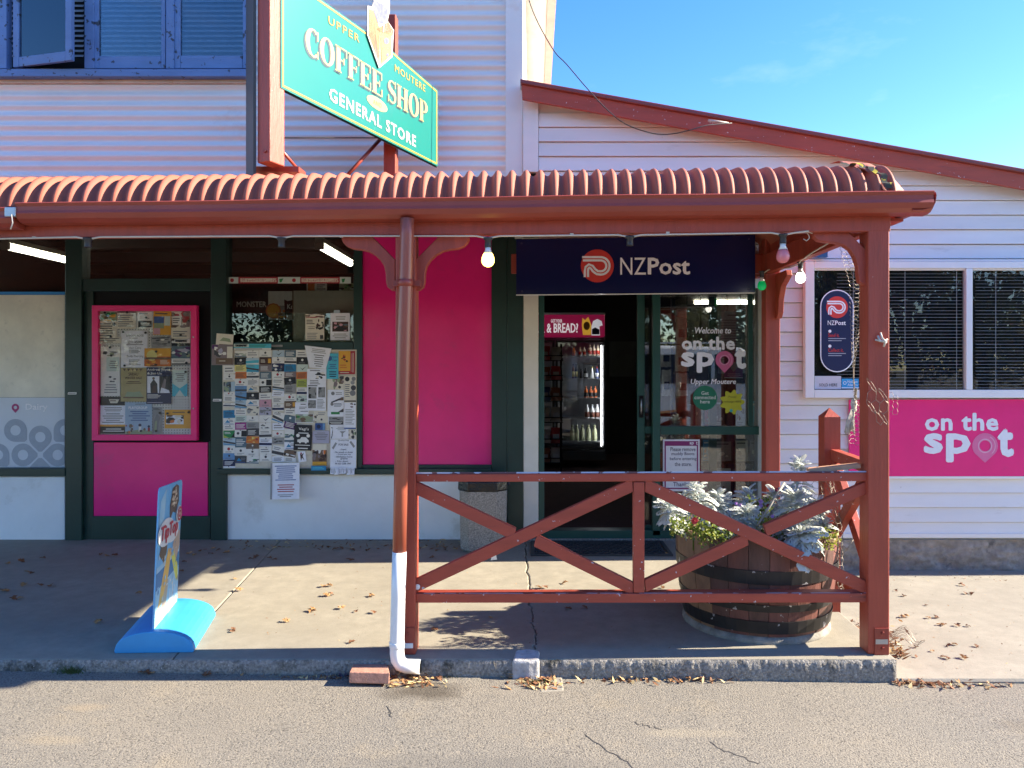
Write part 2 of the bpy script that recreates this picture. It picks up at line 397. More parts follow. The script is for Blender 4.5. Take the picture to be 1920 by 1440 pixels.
def asphalt_mat():
    m = bpy.data.materials.new('chip_seal'); m.use_nodes = True
    nt = m.node_tree; b = nt.nodes['Principled BSDF']; L = nt.links.new
    tc = nt.nodes.new('ShaderNodeTexCoord'); v = tc.outputs['Object']
    def node(t, **k):
        n = nt.nodes.new(t)
        for a, x in k.items(): n.inputs[a].default_value = x
        return n
    def rng(f, a, c, lo=0, hi=1):
        n = nt.nodes.new('ShaderNodeMapRange'); n.inputs[1].default_value = a; n.inputs[2].default_value = c; n.inputs[3].default_value = lo; n.inputs[4].default_value = hi
        L(f, n.inputs[0]); return n.outputs[0]
    def mix(f, a, c):
        n = nt.nodes.new('ShaderNodeMix'); n.data_type = 'RGBA'; L(f, n.inputs[0])
        for i, x in ((6, a), (7, c)):
            if isinstance(x, tuple): n.inputs[i].default_value = (*x, 1)
            else: L(x, n.inputs[i])
        return n.outputs[2]
    n1 = node('ShaderNodeTexNoise', Scale=1.1, Detail=4); n2 = node('ShaderNodeTexNoise', Scale=135.0, Detail=3, Roughness=0.65)
    vo = node('ShaderNodeTexVoronoi', Scale=190.0); n3 = node('ShaderNodeTexNoise', Scale=3.2, Detail=5, Roughness=0.7)
    for n in (n1, n2, vo, n3): L(v, n.inputs['Vector'])
    c = mix(rng(n1.outputs['Fac'], 0.35, 0.68), (0.182, 0.168, 0.144), (0.225, 0.200, 0.160))
    c = mix(rng(n3.outputs['Fac'], 0.55, 0.72, 0, 0.55), c, (0.28, 0.232, 0.16))
    c = mix(rng(n3.outputs['Fac'], 0.44, 0.30, 0, 0.5), c, (0.15, 0.138, 0.12))
    sep = nt.nodes.new('ShaderNodeSeparateColor'); L(vo.outputs['Color'], sep.inputs[0])
    c = mix(rng(sep.outputs[0], 0.55, 1.0, 0, 0.6), c, (0.33, 0.29, 0.225))
    c = mix(rng(n2.outputs['Fac'], 0.47, 0.36, 0, 0.9), c, (0.055, 0.05, 0.045))
    geo = nt.nodes.new('ShaderNodeNewGeometry')
    def blot(cx, cy, rx, ry, colr, amt):     # a stain lying on the road at its own place
        nonlocal c
        mp = nt.nodes.new('ShaderNodeMapping'); mp.vector_type = 'POINT'; mp.inputs['Location'].default_value = (-cx / rx, -cy / ry, 0); mp.inputs['Scale'].default_value = (1 / rx, 1 / ry, 0)
        L(geo.outputs['Position'], mp.inputs[0]); ln = nt.nodes.new('ShaderNodeVectorMath'); ln.operation = 'LENGTH'; L(mp.outputs[0], ln.inputs[0])
        nn = node('ShaderNodeTexNoise', Scale=9.0, Detail=5); L(geo.outputs['Position'], nn.inputs['Vector'])
        ad = nt.nodes.new('ShaderNodeMath'); ad.operation = 'ADD'; L(ln.outputs['Value'], ad.inputs[0]); L(nn.outputs['Fac'], ad.inputs[1])
        c = mix(rng(ad.outputs[0], 1.45, .85, 0, amt), c, colr)
    blot(-.50, 3.30, .26, .13, (.060, .048, .034), .75)
    blot(-1.82, 2.83, .16, .05, (.32, .26, .17), .38); blot(-1.9, 3.1, .13, .05, (.30, .24, .16), .5); blot(.62, 2.95, .3, .05, (.30, .26, .19), .45)
    blot(2.1, 3.05, .25, .08, (.10, .09, .08), .4); blot(-.2, 2.7, .9, .08, (.13, .12, .105), .4)
    L(c, b.inputs['Base Color']); b.inputs['Roughness'].default_value = 0.85; b.inputs['Specular IOR Level'].default_value = 0.3
    bn = nt.nodes.new('ShaderNodeBump'); bn.inputs['Strength'].default_value = 0.8; bn.inputs['Distance'].default_value = 0.006
    L(n2.outputs['Fac'], bn.inputs['Height']); L(bn.outputs[0], b.inputs['Normal'])
    return m
M_road = asphalt_mat()
M_earth = mat('verge_earth', (0.13, 0.12, 0.07), 0.9, var=0.3, vs=0.4)
def road_z(x): x = max(-4, min(4, x)); return -0.083 - 0.013 * x
mb = MB(); xs = [-60, -20, -8, -4, -3, -2, -1, 0, 1, 2, 3, 4, 8, 20, 60]; ys = [-11, -4, 0, 1.5, 2.5, 3.2, 3.72]
for i in range(len(xs) - 1):
    for j in range(len(ys) - 1):
        q = [(xs[i], ys[j]), (xs[i + 1], ys[j]), (xs[i + 1], ys[j + 1]), (xs[i], ys[j + 1])]
        mb.add([(x, y, road_z(x)) for x, y in q], [(0, 1, 2, 3)])
struct(mb.build('road', M_road))
struct(MB().add([(-400, -400, -.30), (400, -400, -.30), (400, 400, -.30), (-400, 400, -.30)], [(0, 1, 2, 3)]).build('ground', M_earth))
# verandah floor: three slabs with an open joint and a wandering crack between them
joint = [(-1.70, 3.47), (-1.785, 4.05), (-1.977, 5.57), (-2.03, 5.98)]
rc = random.Random(3)
crk = [(0.004, 3.47), (0.006, 3.62), (0.014, 3.79), (-0.006, 3.95), (-0.009, 4.115), (-0.022, 4.35), (-0.027, 4.62), (-0.045, 5.0), (-0.06, 5.57), (-0.07, 5.98)]
crack = []
for a, b in zip(crk, crk[1:]):
    for k in range(8):
        t = k / 8; crack.append((a[0] + (b[0] - a[0]) * t + rc.uniform(-.009, .009) * (k > 0), a[1] + (b[1] - a[1]) * t))
crack.append(crk[-1])
def slab(left, right, name):
    pts = [(x, y, 0) for x, y in left] + [(x, y, 0) for x, y in reversed(right)]
    o = MB().prism(pts, (0, 0, -.25)).build(name, [M_conc]); struct(o)
    b = o.modifiers.new('edge', 'BEVEL'); b.width = .008; b.segments = 2; b.limit_method = 'ANGLE'; b.angle_limit = R(60)
slab([(-7.5, 3.47), (-7.5, 5.98)], [(x - .002, y) for x, y in joint], 'pavement')
slab([(x + .002, y) for x, y in joint], [(x - .0025, y) for x, y in crack], 'pavement')
slab([(x + .0025, y) for x, y in crack], [(1.712, 3.47), (1.725, 4.2), (1.745, 5.98)], 'pavement')
# rough kerb face in front of the slab
def rough_kerb(x0, x1, name):
    rk = random.Random(5); n = int((x1 - x0) / .012)
    prof = [(3.468, -.002), (3.461, -.012), (3.459, -.05), (3.460, -.10), (3.461, -.2)]
    off = [[rk.gauss(0, .0028) for _ in prof] for _ in range(n + 1)]
    mb = MB()
    def fn(u, v):
        i = int(round(u * n)); j = int(round(v * (len(prof) - 1)))
        return (x0 + (x1 - x0) * u, prof[j][0] + off[i][j] - .004, prof[j][1] + (off[i][j] * .4 if j < 2 else 0))
    mb.grid(fn, n, len(prof) - 1)
    struct(mb.build(name, M_kerb, recalc=False))
rough_kerb(-7.5, 1.708, 'kerb')
# lower path beside the gable wing
mb = MB()
xs = [1.718, 2.4, 3.2, 4.2, 6, 9]; 
for i in range(5):
    for (y0, z0), (y1, z1) in (((3.47, -.092), (4.5, -.125)), ((4.5, -.125), (5.7, -.165))):
        mb.add([(xs[i], y0, z0), (xs[i + 1], y0, z0), (xs[i + 1], y1, z1), (xs[i], y1, z1)], [(0, 1, 2, 3)])
mb.add([(1.718, 3.47, -.092), (9, 3.47, -.092), (9, 3.462, -.104), (1.718, 3.462, -.104)], [(0, 1, 2, 3)])
mb.add([(1.718, 3.462, -.104), (9, 3.462, -.104), (9, 3.462, -.3), (1.718, 3.462, -.3)], [(0, 1, 2, 3)])
struct(mb.build('path', M_conc2, recalc=False))

# ================================================================ SHOP BUILDING
shop = thing('shop_building', 'two storey general store with white corrugated upper wall and dark green shopfront', 'building', (-1.2, YS, 0))
# ---- corrugated upper wall, sheet by sheet
PITCH, AMP = 0.0762, 0.0085
def corr_sheet(x0, x1, z0, z1, dy):
    n = int((z1 - z0) / PITCH * 8); mb = MB()
    def fn(u, v):
        z = z0 + (z1 - z0) * v
        return (x0 + (x1 - x0) * u, 5.60 + dy - AMP * math.cos(2 * math.pi * (z - 2.3) / PITCH) + (rc.uniform(-.0006, .0006)), z)
    mb.grid(fn, 6, n)
    mb.build('corrugated_sheet', M_corr, shop, recalc=False)
zrow = [2.58, 2.99, 3.68, 4.37, 5.1]
xcol = [-7.2, -2.35, P(951, 0, 5.58).x]
for i in range(2):
    for j in range(4): corr_sheet(xcol[i], xcol[i + 1] + (.05 if i == 0 else 0), zrow[j] - .03, zrow[j + 1], -.0015 * j - .001 * i)
MB().box((-7.2, 5.62, 2.56), (P(951, 0, 5.58).x, 5.68, 5.1)).build('wall_backing', M_dark, shop)
part_rect('corner_board', M_corr, shop, 948, -330, 980, 330, 5.57, .05)
# side wall and eave of the upper storey, going back on the right
MB().box((-.085, 5.625, 2.2), (-.08, 13, 5.1)).build('side_wall', M_board, shop)
MB().box((-.075, 5.55, 4.80), (.125, 13, 4.82)).build('soffit', mat('soffit_paint', (0.80, 0.70, 0.58), .5), shop)
MB().box((.13, 5.5, 4.74), (.21, 13, 4.86)).build('eave_gutter', mat('eave_gutter_paint', (0.58, 0.34, 0.27), .45), shop)
MB().box((-5.3, 5.4, 5.1), (.2, 13, 5.2)).build('roof', M_iron, shop)
# lean of upper side: cream barge strip that meets the lower roof
# ---- upper window with three sashes and louvre slats
win = MB().rect(-80, -120, 466, 128, 5.587, .004).build('window', M_black, shop)  # black backing sheet: the darkness of the room is put into its colour
MB().rect(-80, -120, 12, 128, 5.52, .062).build('jamb', M_blue, win, bevel=.003); MB().rect(465.5, -120, 468, 128, 5.53, .05).build('jamb', M_blue, win, bevel=.003)
win['label'] = 'blue peeling wooden window with three sashes above the verandah roof'
MB().rect(-80, 129, 466, 143, 5.505, .08).build('sill', M_blue, win, bevel=.004)
MB().rect(158, -120, 176, 128.5, 5.53, .05).build('mullion', M_blue, win, bevel=.003)
MB().rect(311, -120, 326, 128.5, 5.53, .05).build('mullion', M_blue, win, bevel=.003)
M_slat = mat('louvre_slat', (0.34, 0.36, 0.42), .5, var=.1)
slat_me = None
z = P(0, 104, 5.55).z
while z < 4.75:
    for (a, b) in ((-60, 157), (177, 310), (327, 464)):
        xa, xb = P(a, 0, 5.58).x, P(b, 0, 5.58).x
        MB().pts8([(xa, 5.574, z - .001), (xb, 5.574, z - .001), (xb, 5.575, z + .002), (xa, 5.575, z + .002), (xa, 5.584, z + .017), (xb, 5.584, z + .017), (xb, 5.585, z + .02), (xa, 5.585, z + .02)]).build('slat', M_slat, win)
    z += .038
def sash(pxs, Y, ry=0):
    (x0, y0, x1, y1), (gx0, gx1, gy1) = pxs
    mb = MB()
    if not ry:
        mb.rect(x0, y0, gx0, y1, Y, .03).rect(gx1, y0, x1, y1, Y, .03).rect(gx0 + .3, gy1, gx1 - .3, y1, Y + .002, .028)
        o = mb.build('sash', M_blue, win, bevel=.003)
        MB().rect(gx0, y0, gx1, gy1, Y + .014, .003).build('pane', M_glassup, win)
    else:
        a = P(x0, y1, Y); b = P(x1, y1, Y); t = P(x0, y0, Y).z; w = b.x - a.x
        ca, sa = math.cos(ry), math.sin(ry); h = P(0, gy1, Y).z
        def q(u, d, zz): return (a.x + u * ca + d * sa, Y - u * sa + d * ca, zz)
        def bx(u0, u1, z0, z1, d0, d1): mb.pts8([q(u0, d0, z0), q(u1, d0, z0), q(u1, d0, z1), q(u0, d0, z1), q(u0, d1, z0), q(u1, d1, z0), q(u1, d1, z1), q(u0, d1, z1)])
        bx(0, .055, a.z, t, 0, .03); bx(w - .055, w, a.z, t, 0, .03); bx(.056, w - .056, a.z, h, .002, .028)
        mb.build('sash', M_blue, win, bevel=.003)
        mb = MB(); bx(.05, w - .05, h, t, .013, .016); mb.build('pane', M_glassup, win)
sash(((24, -120, 158, 126), (36, 140, 108)), 5.535, R(14))
sash(((177, -120, 310, 128), (185, 302, 105)), 5.54)
sash(((327, -120, 464, 128), (338, 455, 104)), 5.54)
part_rect('flashing', mat('rusty_flashing', (0.62, 0.47, 0.38), .5, var=.2, vs=5, stain=((0.5, 0.25, 0.12), 3, .6)), shop, -80, 144.5, 466, 156, 5.57, .02)

# ---- shopfront (all on the plane YS)
YP = YS - .06
gp = lambda a, b, c, d, dy=0.0, dd=.12: MB().rect(a, b, c, d, YP + dy, dd).build('post', M_green, shop, bevel=.004)
gp(122, 425, 153, 1019); gp(395, 425, 424, 1014); gp(663, 425, 679, 880); gp(922, 425, 950.5, 1013, .004); gp(951, 425, 981, 1013)
gr = lambda a, b, c, d, dy=.01, dd=.09: MB().rect(a, b, c, d, YP + dy, dd).build('rail', M_green, shop, bevel=.004)
gr(153.5, 522, 394.5, 546); gr(424.5, 641, 662.5, 656); gr(-760, 878, 121.5, 893, -.01); gr(406, 879, 921.5, 889, -.03); gr(664, 871.5, 921.5, 878.5)
gr(153.5, 545, 175, 1012, .035, .06); gr(390, 828, 394.5, 1012, .035, .06); gr(172, 968, 394.5, 1012, .03, .05)
MB().rect(-760, 893.5, 121.5, 1020, YP + .025, .06).build('wall_panel', M_white, shop, bevel=.003)
MB().rect(424.5, 889.5, 921.5, 1013, YP + .03, .06).build('wall_panel', M_white, shop, bevel=.003)
MB().rect(424, 1013.5, 982, 1024, YP - .01, .1).build('plinth', M_kerb, shop, bevel=.004)
MB().rect(-760, 1020.5, 121, 1028, YP - .01, .1).build('plinth', M_kerb, shop, bevel=.004)
MB().rect(154, 546.5, 394.4, 829, YP + .05, .02).build('board', M_black, shop)
MB().rect(175.5, 829.5, 389.5, 967.5, YP + .025, .015).build('door_panel', M_pink, shop, bevel=.003)['label'] = 'plain pink lower panel of the blocked doorway'
MB().rect(679.5, 425, 921.5, 871, YP + .03, .015).build('window_panel', M_pink, shop)['label'] = 'tall glossy pink panel filling the shop window'
for a, b, c, d in ((-760, 430, 121.5, 878), (154, 430, 394.5, 522), (424.5, 430, 662.5, 641)):
    MB().rect(a, b, c, d, YP + .06, .006).build('pane', M_glassd, shop)
M_frost = mat('frosted_film', (0.74, 0.70, 0.56), .35, var=.12, vs=5, stain=((0.64, 0.61, 0.49), 14, .58))
M_frost2 = mat('pale_film', (0.60, 0.65, 0.70), .35, var=.02)
MB().rect(-760, 553, 121.2, 745, YP + .052, .004).build('frosted_film', M_frost, shop)
MB().rect(-760, 547, 121.2, 552.5, YP + .05, .004).build('film_strip', ink(.02, .25, .62), shop)
dp = MB(); dp.rect(-760, 745.5, 121.2, 878, YP + .05, .004, 0)
fnD = lambda x, y: P(x, y, YP + .0485)
fnD2 = lambda x, y: P(x, y, YP + .0475)
put_pin(dp, 28.8, 764, 7, 1.45, fnD, 1, 3.2); put_text(dp, 'Dairy', 48, 757, 89, 772, fnD, 2, bold=.018)
def rot_pin(mb, cx, cy, r, ang, mi):       # teardrop with a square corner
    pts = []
    for i in range(28):
        t = i / 28 * 2 * math.pi; x, y = math.cos(t), math.sin(t)
        if 0 < t < math.pi / 2: s = 1 / max(x, y); k = s if True else 1; x, y = x * k, y * k
        c, s = math.cos(R(ang)), math.sin(R(ang)); pts.append((cx + r * (x * c - y * s), cy + r * (x * s + y * c)))
    b = [(cx + r * .45 * math.cos(i / 28 * 2 * math.pi + R(ang)), cy + r * .45 * math.sin(i / 28 * 2 * math.pi + R(ang))) for i in range(28)]
    for p in pts + b: pass
    mb.add([fnD(min(p[0], 121), min(p[1], 877)) for p in pts + b], [(i, (i + 1) % 28, 28 + (i + 1) % 28, 28 + i) for i in range(28)], mi)
for cx, cy, a in ((29, 807, 0), (75.5, 819.5, 45), (122, 807, 90), (-4, 853, 0), (43, 853, -45), (108, 853, 135), (75.5, 886, 225), (-40, 819, 45)): rot_pin(dp, cx, cy, 21.5, a, 3)
dp.build('dairy_sticker', [M_frost2, ink(.38, .03, .15), ink(.92, .92, .93), ink(.36, .40, .45)], shop, recalc=False)
# white jamb, sliding door, glazed front on the right
MB().rect(981.5, 425, 1009.5, 1004, YP + .005, .09).build('jamb', M_cream, shop, bevel=.003)
M_g2 = M_green2
g2 = lambda a, b, c, d, dy=.03, dd=.05, nm='door_frame': MB().rect(a, b, c, d, YP + dy, dd).build(nm, M_g2, shop, bevel=.002)
g2(1010, 425, 1020.5, 1004); g2(1224, 425, 1238, 1004, .0, .06); g2(1404, 550, 1412, 799, .02, .04, 'mullion'); g2(1238.5, 799.5, 1470, 815, .01, .06, 'transom')
g2(1010, 995, 1470, 1010, .0, .12, 'sill'); g2(1238.5, 980, 1470, 994.5, .02, .05, 'transom'); g2(1455, 425, 1475, 1004, .0, .06, 'mullion')
MB().rect(985, 1010.5, 1475, 1030, YP - .02, .14).build('door_step', M_kerb, shop, bevel=.004)
door = MB().rect(1195, 545, 1209, 994, YP + .085, .035).rect(1209.5, 799.5, 1223, 813, YP + .087, .03).rect(1209.5, 985, 1223.5, 994, YP + .087, .03).rect(1330, 545, 1344, 994, YP + .085, .035).build('door', M_g2, shop, bevel=.002)
door['label'] = 'dark green sliding glass door pushed open to the right'
MB().rect(1209, 545, 1330, 799, YP + .1, .004).rect(1209, 813.5, 1330, 985, YP + .1, .004).build('pane', M_glass, door)
MB().rect(1198.5, 742, 1206.5, 783, YP + .073, .012).build('handle', M_black, door, bevel=.004)
MB().tube([P(1202.5, 748, YP + .072), P(1202.5, 752, YP + .05), P(1202.5, 770, YP + .05), P(1202.5, 776, YP + .072)], .006, 8).build('handle', M_galv, door)
for a, b, c, d in ((1238.3, 430, 1404, 799.5), (1412, 430, 1455, 799.5), (1238.3, 815, 1455, 980)):
    MB().rect(a, b, c, d, YP + .045, .005).build('pane', M_glassr, shop)
MB().rect(965, 425, 1476, 447, YP - .02, .04).build('head_board', M_cream, shop, bevel=.003)
# plain wall behind the verandah roof, up to the corrugated wall
MB().box((-7.2, 5.68, 2.45), (2.05, 5.95, 2.62)).build('lintel', M_dark, shop)

# ---- interior (a dark shop with tubes on)
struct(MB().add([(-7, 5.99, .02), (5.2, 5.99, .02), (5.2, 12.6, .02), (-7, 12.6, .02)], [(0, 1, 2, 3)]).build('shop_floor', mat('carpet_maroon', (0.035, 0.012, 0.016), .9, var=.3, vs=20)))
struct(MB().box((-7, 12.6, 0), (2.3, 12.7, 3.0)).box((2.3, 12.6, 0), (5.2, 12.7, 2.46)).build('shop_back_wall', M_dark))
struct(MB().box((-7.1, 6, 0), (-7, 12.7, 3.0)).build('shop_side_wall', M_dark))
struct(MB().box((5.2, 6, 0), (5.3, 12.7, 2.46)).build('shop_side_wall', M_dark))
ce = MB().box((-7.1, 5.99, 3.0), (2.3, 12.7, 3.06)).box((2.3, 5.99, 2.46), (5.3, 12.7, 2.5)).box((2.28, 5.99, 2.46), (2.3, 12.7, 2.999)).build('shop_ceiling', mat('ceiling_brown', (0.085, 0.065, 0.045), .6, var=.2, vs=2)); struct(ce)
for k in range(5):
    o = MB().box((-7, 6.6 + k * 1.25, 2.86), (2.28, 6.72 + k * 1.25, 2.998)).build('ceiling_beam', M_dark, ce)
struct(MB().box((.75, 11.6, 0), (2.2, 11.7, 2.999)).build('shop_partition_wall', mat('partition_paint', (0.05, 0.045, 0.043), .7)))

# ================================================================ GABLE WING
wing = thing('gable_wing', 'white weatherboard lean-to wing with red sloping barge board beside the store', 'building', (3.2, YW, 0))
zt = lambda x: 3.44 - .178 * x           # underside line of the roof (upper edge of barge minus a little)
zb = P(0, 1006, YW).z; exp = 27.35 * YW / F
rb = random.Random(11); z = zb; row = 0
X0w = P(1010, 0, YW).x
while z < 3.45:
    z1 = z + exp
    x0 = X0w if z > 1.9 else 1.80
    xe = min(7.4, (3.40 - z) / .178); xe1 = min(7.4, (3.40 - z1) / .178)
    cx_ = rb.uniform(2.2, 4.5); cuts = [x0] + ([cx_] if rb.random() < .4 and cx_ < xe1 - .4 else []) + [None]
    if xe1 < x0 + .1: break
    for k in range(len(cuts) - 1):
        a = cuts[k] + (.0008 if k else 0); dj = rb.uniform(0, .0025)
        e0, e1 = (xe, xe1) if cuts[k + 1] is None else (cuts[k + 1] - .0008,) * 2
        if min(e0, e1) - a < .05: continue
        yb, yt = YW - .024 - dj, YW - .006 - dj
        MB().pts8([(a, yb, z + .004), (e0, yb, z + .004 + rb.uniform(-.001, .001)), (e1, yt, z1 - .0005), (a, yt, z1 - .0005), (a, YW + .02, z + .004), (e0, YW + .02, z + .004), (e1, YW + .02, z1 - .0005), (a, YW + .02, z1 - .0005)]).build('weatherboard', M_board, wing, bevel=.0015)
    z = z1; row += 1
MB().prism([(1.80, YW + .021, -.2), (7.4, YW + .021, -.2), (7.4, YW + .021, zt(7.4)), (X0w, YW + .021, zt(X0w)), (X0w, YW + .021, 2.2), (1.80, YW + .021, 2.2)], (0, .1, 0)).build('wall_backing', M_board, wing)
MB().box((1.80, 5.70, -.1), (1.84, 5.99, 2.45)).build('side_wall', M_board, wing)
MB().rect(980.5, 160, 1009.5, 322, 5.552, .05).build('corner_board', M_board, wing, bevel=.002)
MB().rect(1464, 1000.5, 2700, 1009, YW - .03, .05).build('base_board', M_board, wing, bevel=.003)
# rough plastered stone base
from mathutils import noise as NZ
def stone(u, v):
    x, z = 1.80 + 5.6 * u, -.28 + .353 * v
    q = Vector((x * 5, 0, z * 11)); d = NZ.noise(q) * .022 + NZ.noise(q * 2.7) * .012 + NZ.noise(q * 6.5) * .006
    return (x, YW - .012 - d, z)
MB().grid(stone, 420, 26).build('stone_base', M_stone, wing, recalc=False)
def lin(x): return P(977 + x, 147 + .1785 * x, 5.45)
A, B = P(978, 149, 5.45), P(2700, 149 + .1785 * 1722, 5.45)
hb = Vector((0, 0, -.115)); 
MB().prism([A + Vector((0, 0, -.035)), B + Vector((0, 0, -.035)), B + Vector((0, 0, -.155)), A + Vector((.005, 0, -.147))], (0, .025, 0)).build('barge_board', M_redw, wing, bevel=.003)
MB().prism([A + Vector((-.01, -.02, 0)), B + Vector((0, -.02, 0)), B + Vector((0, -.02, -.036)), A + Vector((-.01, -.02, -.036))], (0, .06, 0)).build('barge_flashing', mat('flashing_red', (.20, .04, .035), .35), wing, bevel=.008)
MB().prism([A + Vector((-.01, .041, -.004)), B + Vector((0, .041, -.004)), B + Vector((0, .041, -.034)), A + Vector((-.01, .041, -.034))], (0, 7, 0)).build('roof', mat('weathered_roof_iron', (.40, .37, .34), .6, var=.15), wing)
MB().prism([A + Vector((0, .026, -.036)), B + Vector((0, .026, -.036)), B + Vector((0, .026, -.056)), A + Vector((0, .026, -.056))], (0, .1, 0)).build('soffit', M_board, wing)
# aluminium window with venetian blinds
YA = YW - .088
aw = MB().rect(1527, 500, 2130, 735, YW - .031, .0015).build('window', M_black, wing); aw['label'] = 'wide white aluminium window with venetian blinds'  # thin black sheet stands in for the unlit room behind the blinds
for q_ in ((1510, 490, 1527, 746, YA, .05), (1527.3, 490, 2145, 503, YA + .001, .05), (1527.3, 731, 2145, 746, YA + .001, .05), (1812, 503.3, 1824, 730.7, YA, .048), (2128, 503.3, 2145, 730.7, YA, .05), (1527.3, 503.3, 1811.7, 507, YA + .02, .02), (1824.3, 503.3, 2128, 507, YA + .02, .02), (1505, 486, 2150, 489.7, YA + .01, .05)):
    MB().rect(*q_).build('frame', M_alu, aw, bevel=.003)
for a, b in ((1527.3, 1811.7), (1824.3, 2128)):
    MB().rect(a, 503.5, b, 730.7, YA + .028, .004).build('pane', M_glass, aw)
M_bl = mat('blind_slat', (0.60, 0.61, 0.62), .45, var=.05)
for a, b in ((1568, 1809), (1827, 2125)):
    xa, xb = P(a, 0, YW - .03).x, P(b, 0, YW - .03).x
    z = P(0, 727, YW).z; base = None
    while z < P(0, 508, YW).z:
        if base is None:
            base = MB().pts8([(xa, -.0075, -.0010), (xb, -.0075, -.0010), (xb, -.0075, .0004), (xa, -.0075, .0004), (xa, .0075, .0012), (xb, .0075, .0012), (xb, .0075, .0024), (xa, .0075, .0024)]).build('slat', M_bl, None)
            base.parent = aw; base.location = Vector((0, YW - .046, z)) - _ORG[wing.name]
        else:
            c = base.copy(); COL.objects.link(c); c.location = Vector((0, YW - .046, z)) - _ORG[wing.name]
            c.location.x += rb.uniform(-.001, .001); c.rotation_euler.x = rb.uniform(-.08, .08)
        z += .0252
    for t in (.12, .52, .92):
        x = xa + (xb - xa) * t
        MB().box((x, YW - .0555, P(0, 729, YW).z), (x + .003, YW - .0550, P(0, 506, YW).z)).build('blind_cord', M_bl, aw)
# ================================================================ VERANDAH
ver = thing('verandah', 'rust red verandah with bullnosed corrugated roof on timber posts in front of the store', 'verandah', (0, YF, 0))
zl = lambda px0, y0, px1, y1, Y: (lambda x: P(px0, y0, Y).z + (x - P(px0, 0, Y).x) / (P(px1, 0, Y).x - P(px0, 0, Y).x) * (P(px1, y1, Y).z - P(px0, y0, Y).z))
YG = 3.415                               # front of the gutter
gt = zl(30, 380, 1755, 357, YG); gbm = zl(30, 417, 1755, 397, YG)
XR = P(1752, 0, YG).x; XL = P(29, 0, YG).x
def gutter_piece(x0, x1, name, dz=0, back=.105):
    mb = MB()
    prof = [(.0, 0), (-.004, -.004), (.004, -.018), (.004, -.036), (-.001, -.050), (.012, -.072), (.035, -.086), (.06, -.090), (back, -.090), (back, -.012)]
    n = 8
    def fn(u, v):
        x = x0 + (x1 - x0) * u; j = int(round(v * (len(prof) - 1))); s = (gt(x) - gbm(x)) / .090
        return (x, YG + prof[j][0], gt(x) + prof[j][1] * s + dz + .0015 * math.sin(x * 5))
    mb.grid(fn, n, len(prof) - 1, smooth=False)
    for e in (0, 1): mb.ngon([fn(e, j / (len(prof) - 1)) for j in range(len(prof))])
    o = mb.build(name, M_gutter, ver); s = o.modifiers.new('thick', 'SOLIDIFY'); s.thickness = .0015
    return o
for a, b in ((29, 1042), (1042.6, 1262), (1262.6, 1752)):
    gutter_piece(P(a, 0, YG).x, P(b, 0, YG).x, 'gutter')
gutter_piece(-6.5, P(22, 0, YG).x, 'gutter', -.02, .09)
MB().rect(8, 388, 28.5, 406, YG - .004, .03).build('gutter_bracket', M_galv, ver, bevel=.003)
MB().tube([P(22, 402, YG - .006), P(24, 418, YG - .008), P(20, 430, YG - .008)], .003, 6).build('bracket_tail', M_cord, ver)
# return gutter along the right end
mb = MB(); z1 = gt(XR)
prof = [(0, 0), (.004, -.018), (-.001, -.050), (-.012, -.072), (-.06, -.084), (-.105, -.084), (-.105, -.012)]
for i, (x, z) in enumerate(prof): pass
mb.grid(lambda u, v: (XR + .012 + prof[int(round(v * 6))][0], YG + .01 + u * 2.0, z1 - .004 + prof[int(round(v * 6))][1]), 3, 6, smooth=False)
o = mb.build('return_gutter', M_gutter, ver); o.modifiers.new('thick', 'SOLIDIFY').thickness = .0015
# beams
bt = zl(0, 446, 1630, 434, YF)
xa, xb = -6.5, P(1670, 0, YF).x
MB().pts8([(xa, YF, bt(xa)), (xb, YF, bt(xb)), (xb, YF, bt(xb) + .15), (xa, YF, bt(xa) + .15), (xa, YF + .05, bt(xa)), (xb, YF + .05, bt(xb)), (xb, YF + .05, bt(xb) + .15), (xa, YF + .05, bt(xa) + .15)]).build('beam', M_red, ver, bevel=.004)
zr = bt(1.7) + .0
MB().box((1.66, YF + .052, zr + .02), (1.71, 5.56, zr + .16)).build('return_beam', M_red, ver, bevel=.004)
MB().box((-.16, 5.34, 2.06), (1.78, 5.38, 2.20)).build('rear_beam', M_red, ver, bevel=.004)
MB().box((1.712, YF + .06, zr + .06), (1.80, 5.5, zr + .075)).build('return_soffit', M_red, ver)
MB().prism([Vector((1.700, YF + .055, zr + .165)), Vector((1.700, 5.56, zr + .165)), Vector((1.700, 5.56, zr + .70)), Vector((1.700, YF + .25, zr + .375)), Vector((1.700, YF + .055, zr + .22))], (.012, 0, 0)).build('fascia_sun_block', M_red, ver)  # unseen fascia added and raised to the roof to block sun from the floor
# posts
def post(px0, px1, y0, y1, Y, d=.1, name='post'):
    return MB().rect(px0, y0, px1, y1, Y, d).build(name, M_red, ver, bevel=.005)
post(741.5, 779, 437.5, 1228, YF + .001); post(1628, 1668, 430.6, 1227, YF + .001); post(1435.5, 1463, 430, 1110, 5.28)
MB().rect(1640, 1178, 1667, 1228, YF - .005, .005).build('base_plate', M_gutter, ver, bevel=.001)
MB().rect(1642, 1199, 1665, 1208, YF - .0065, .001).build('base_plate_tag', M_galv, ver)
MB().rect(760, 1177, 778, 1226, YF - .005, .005).build('base_plate', M_gutter, ver, bevel=.001)
for x, y in ((1655, 1187), (1655, 1216), (763, 1188)):
    c = P(x, y, YF - .006); MB().tube([c, c + Vector((0, -.008, 0))], .007, 6).build('bolt', M_gutter, ver)
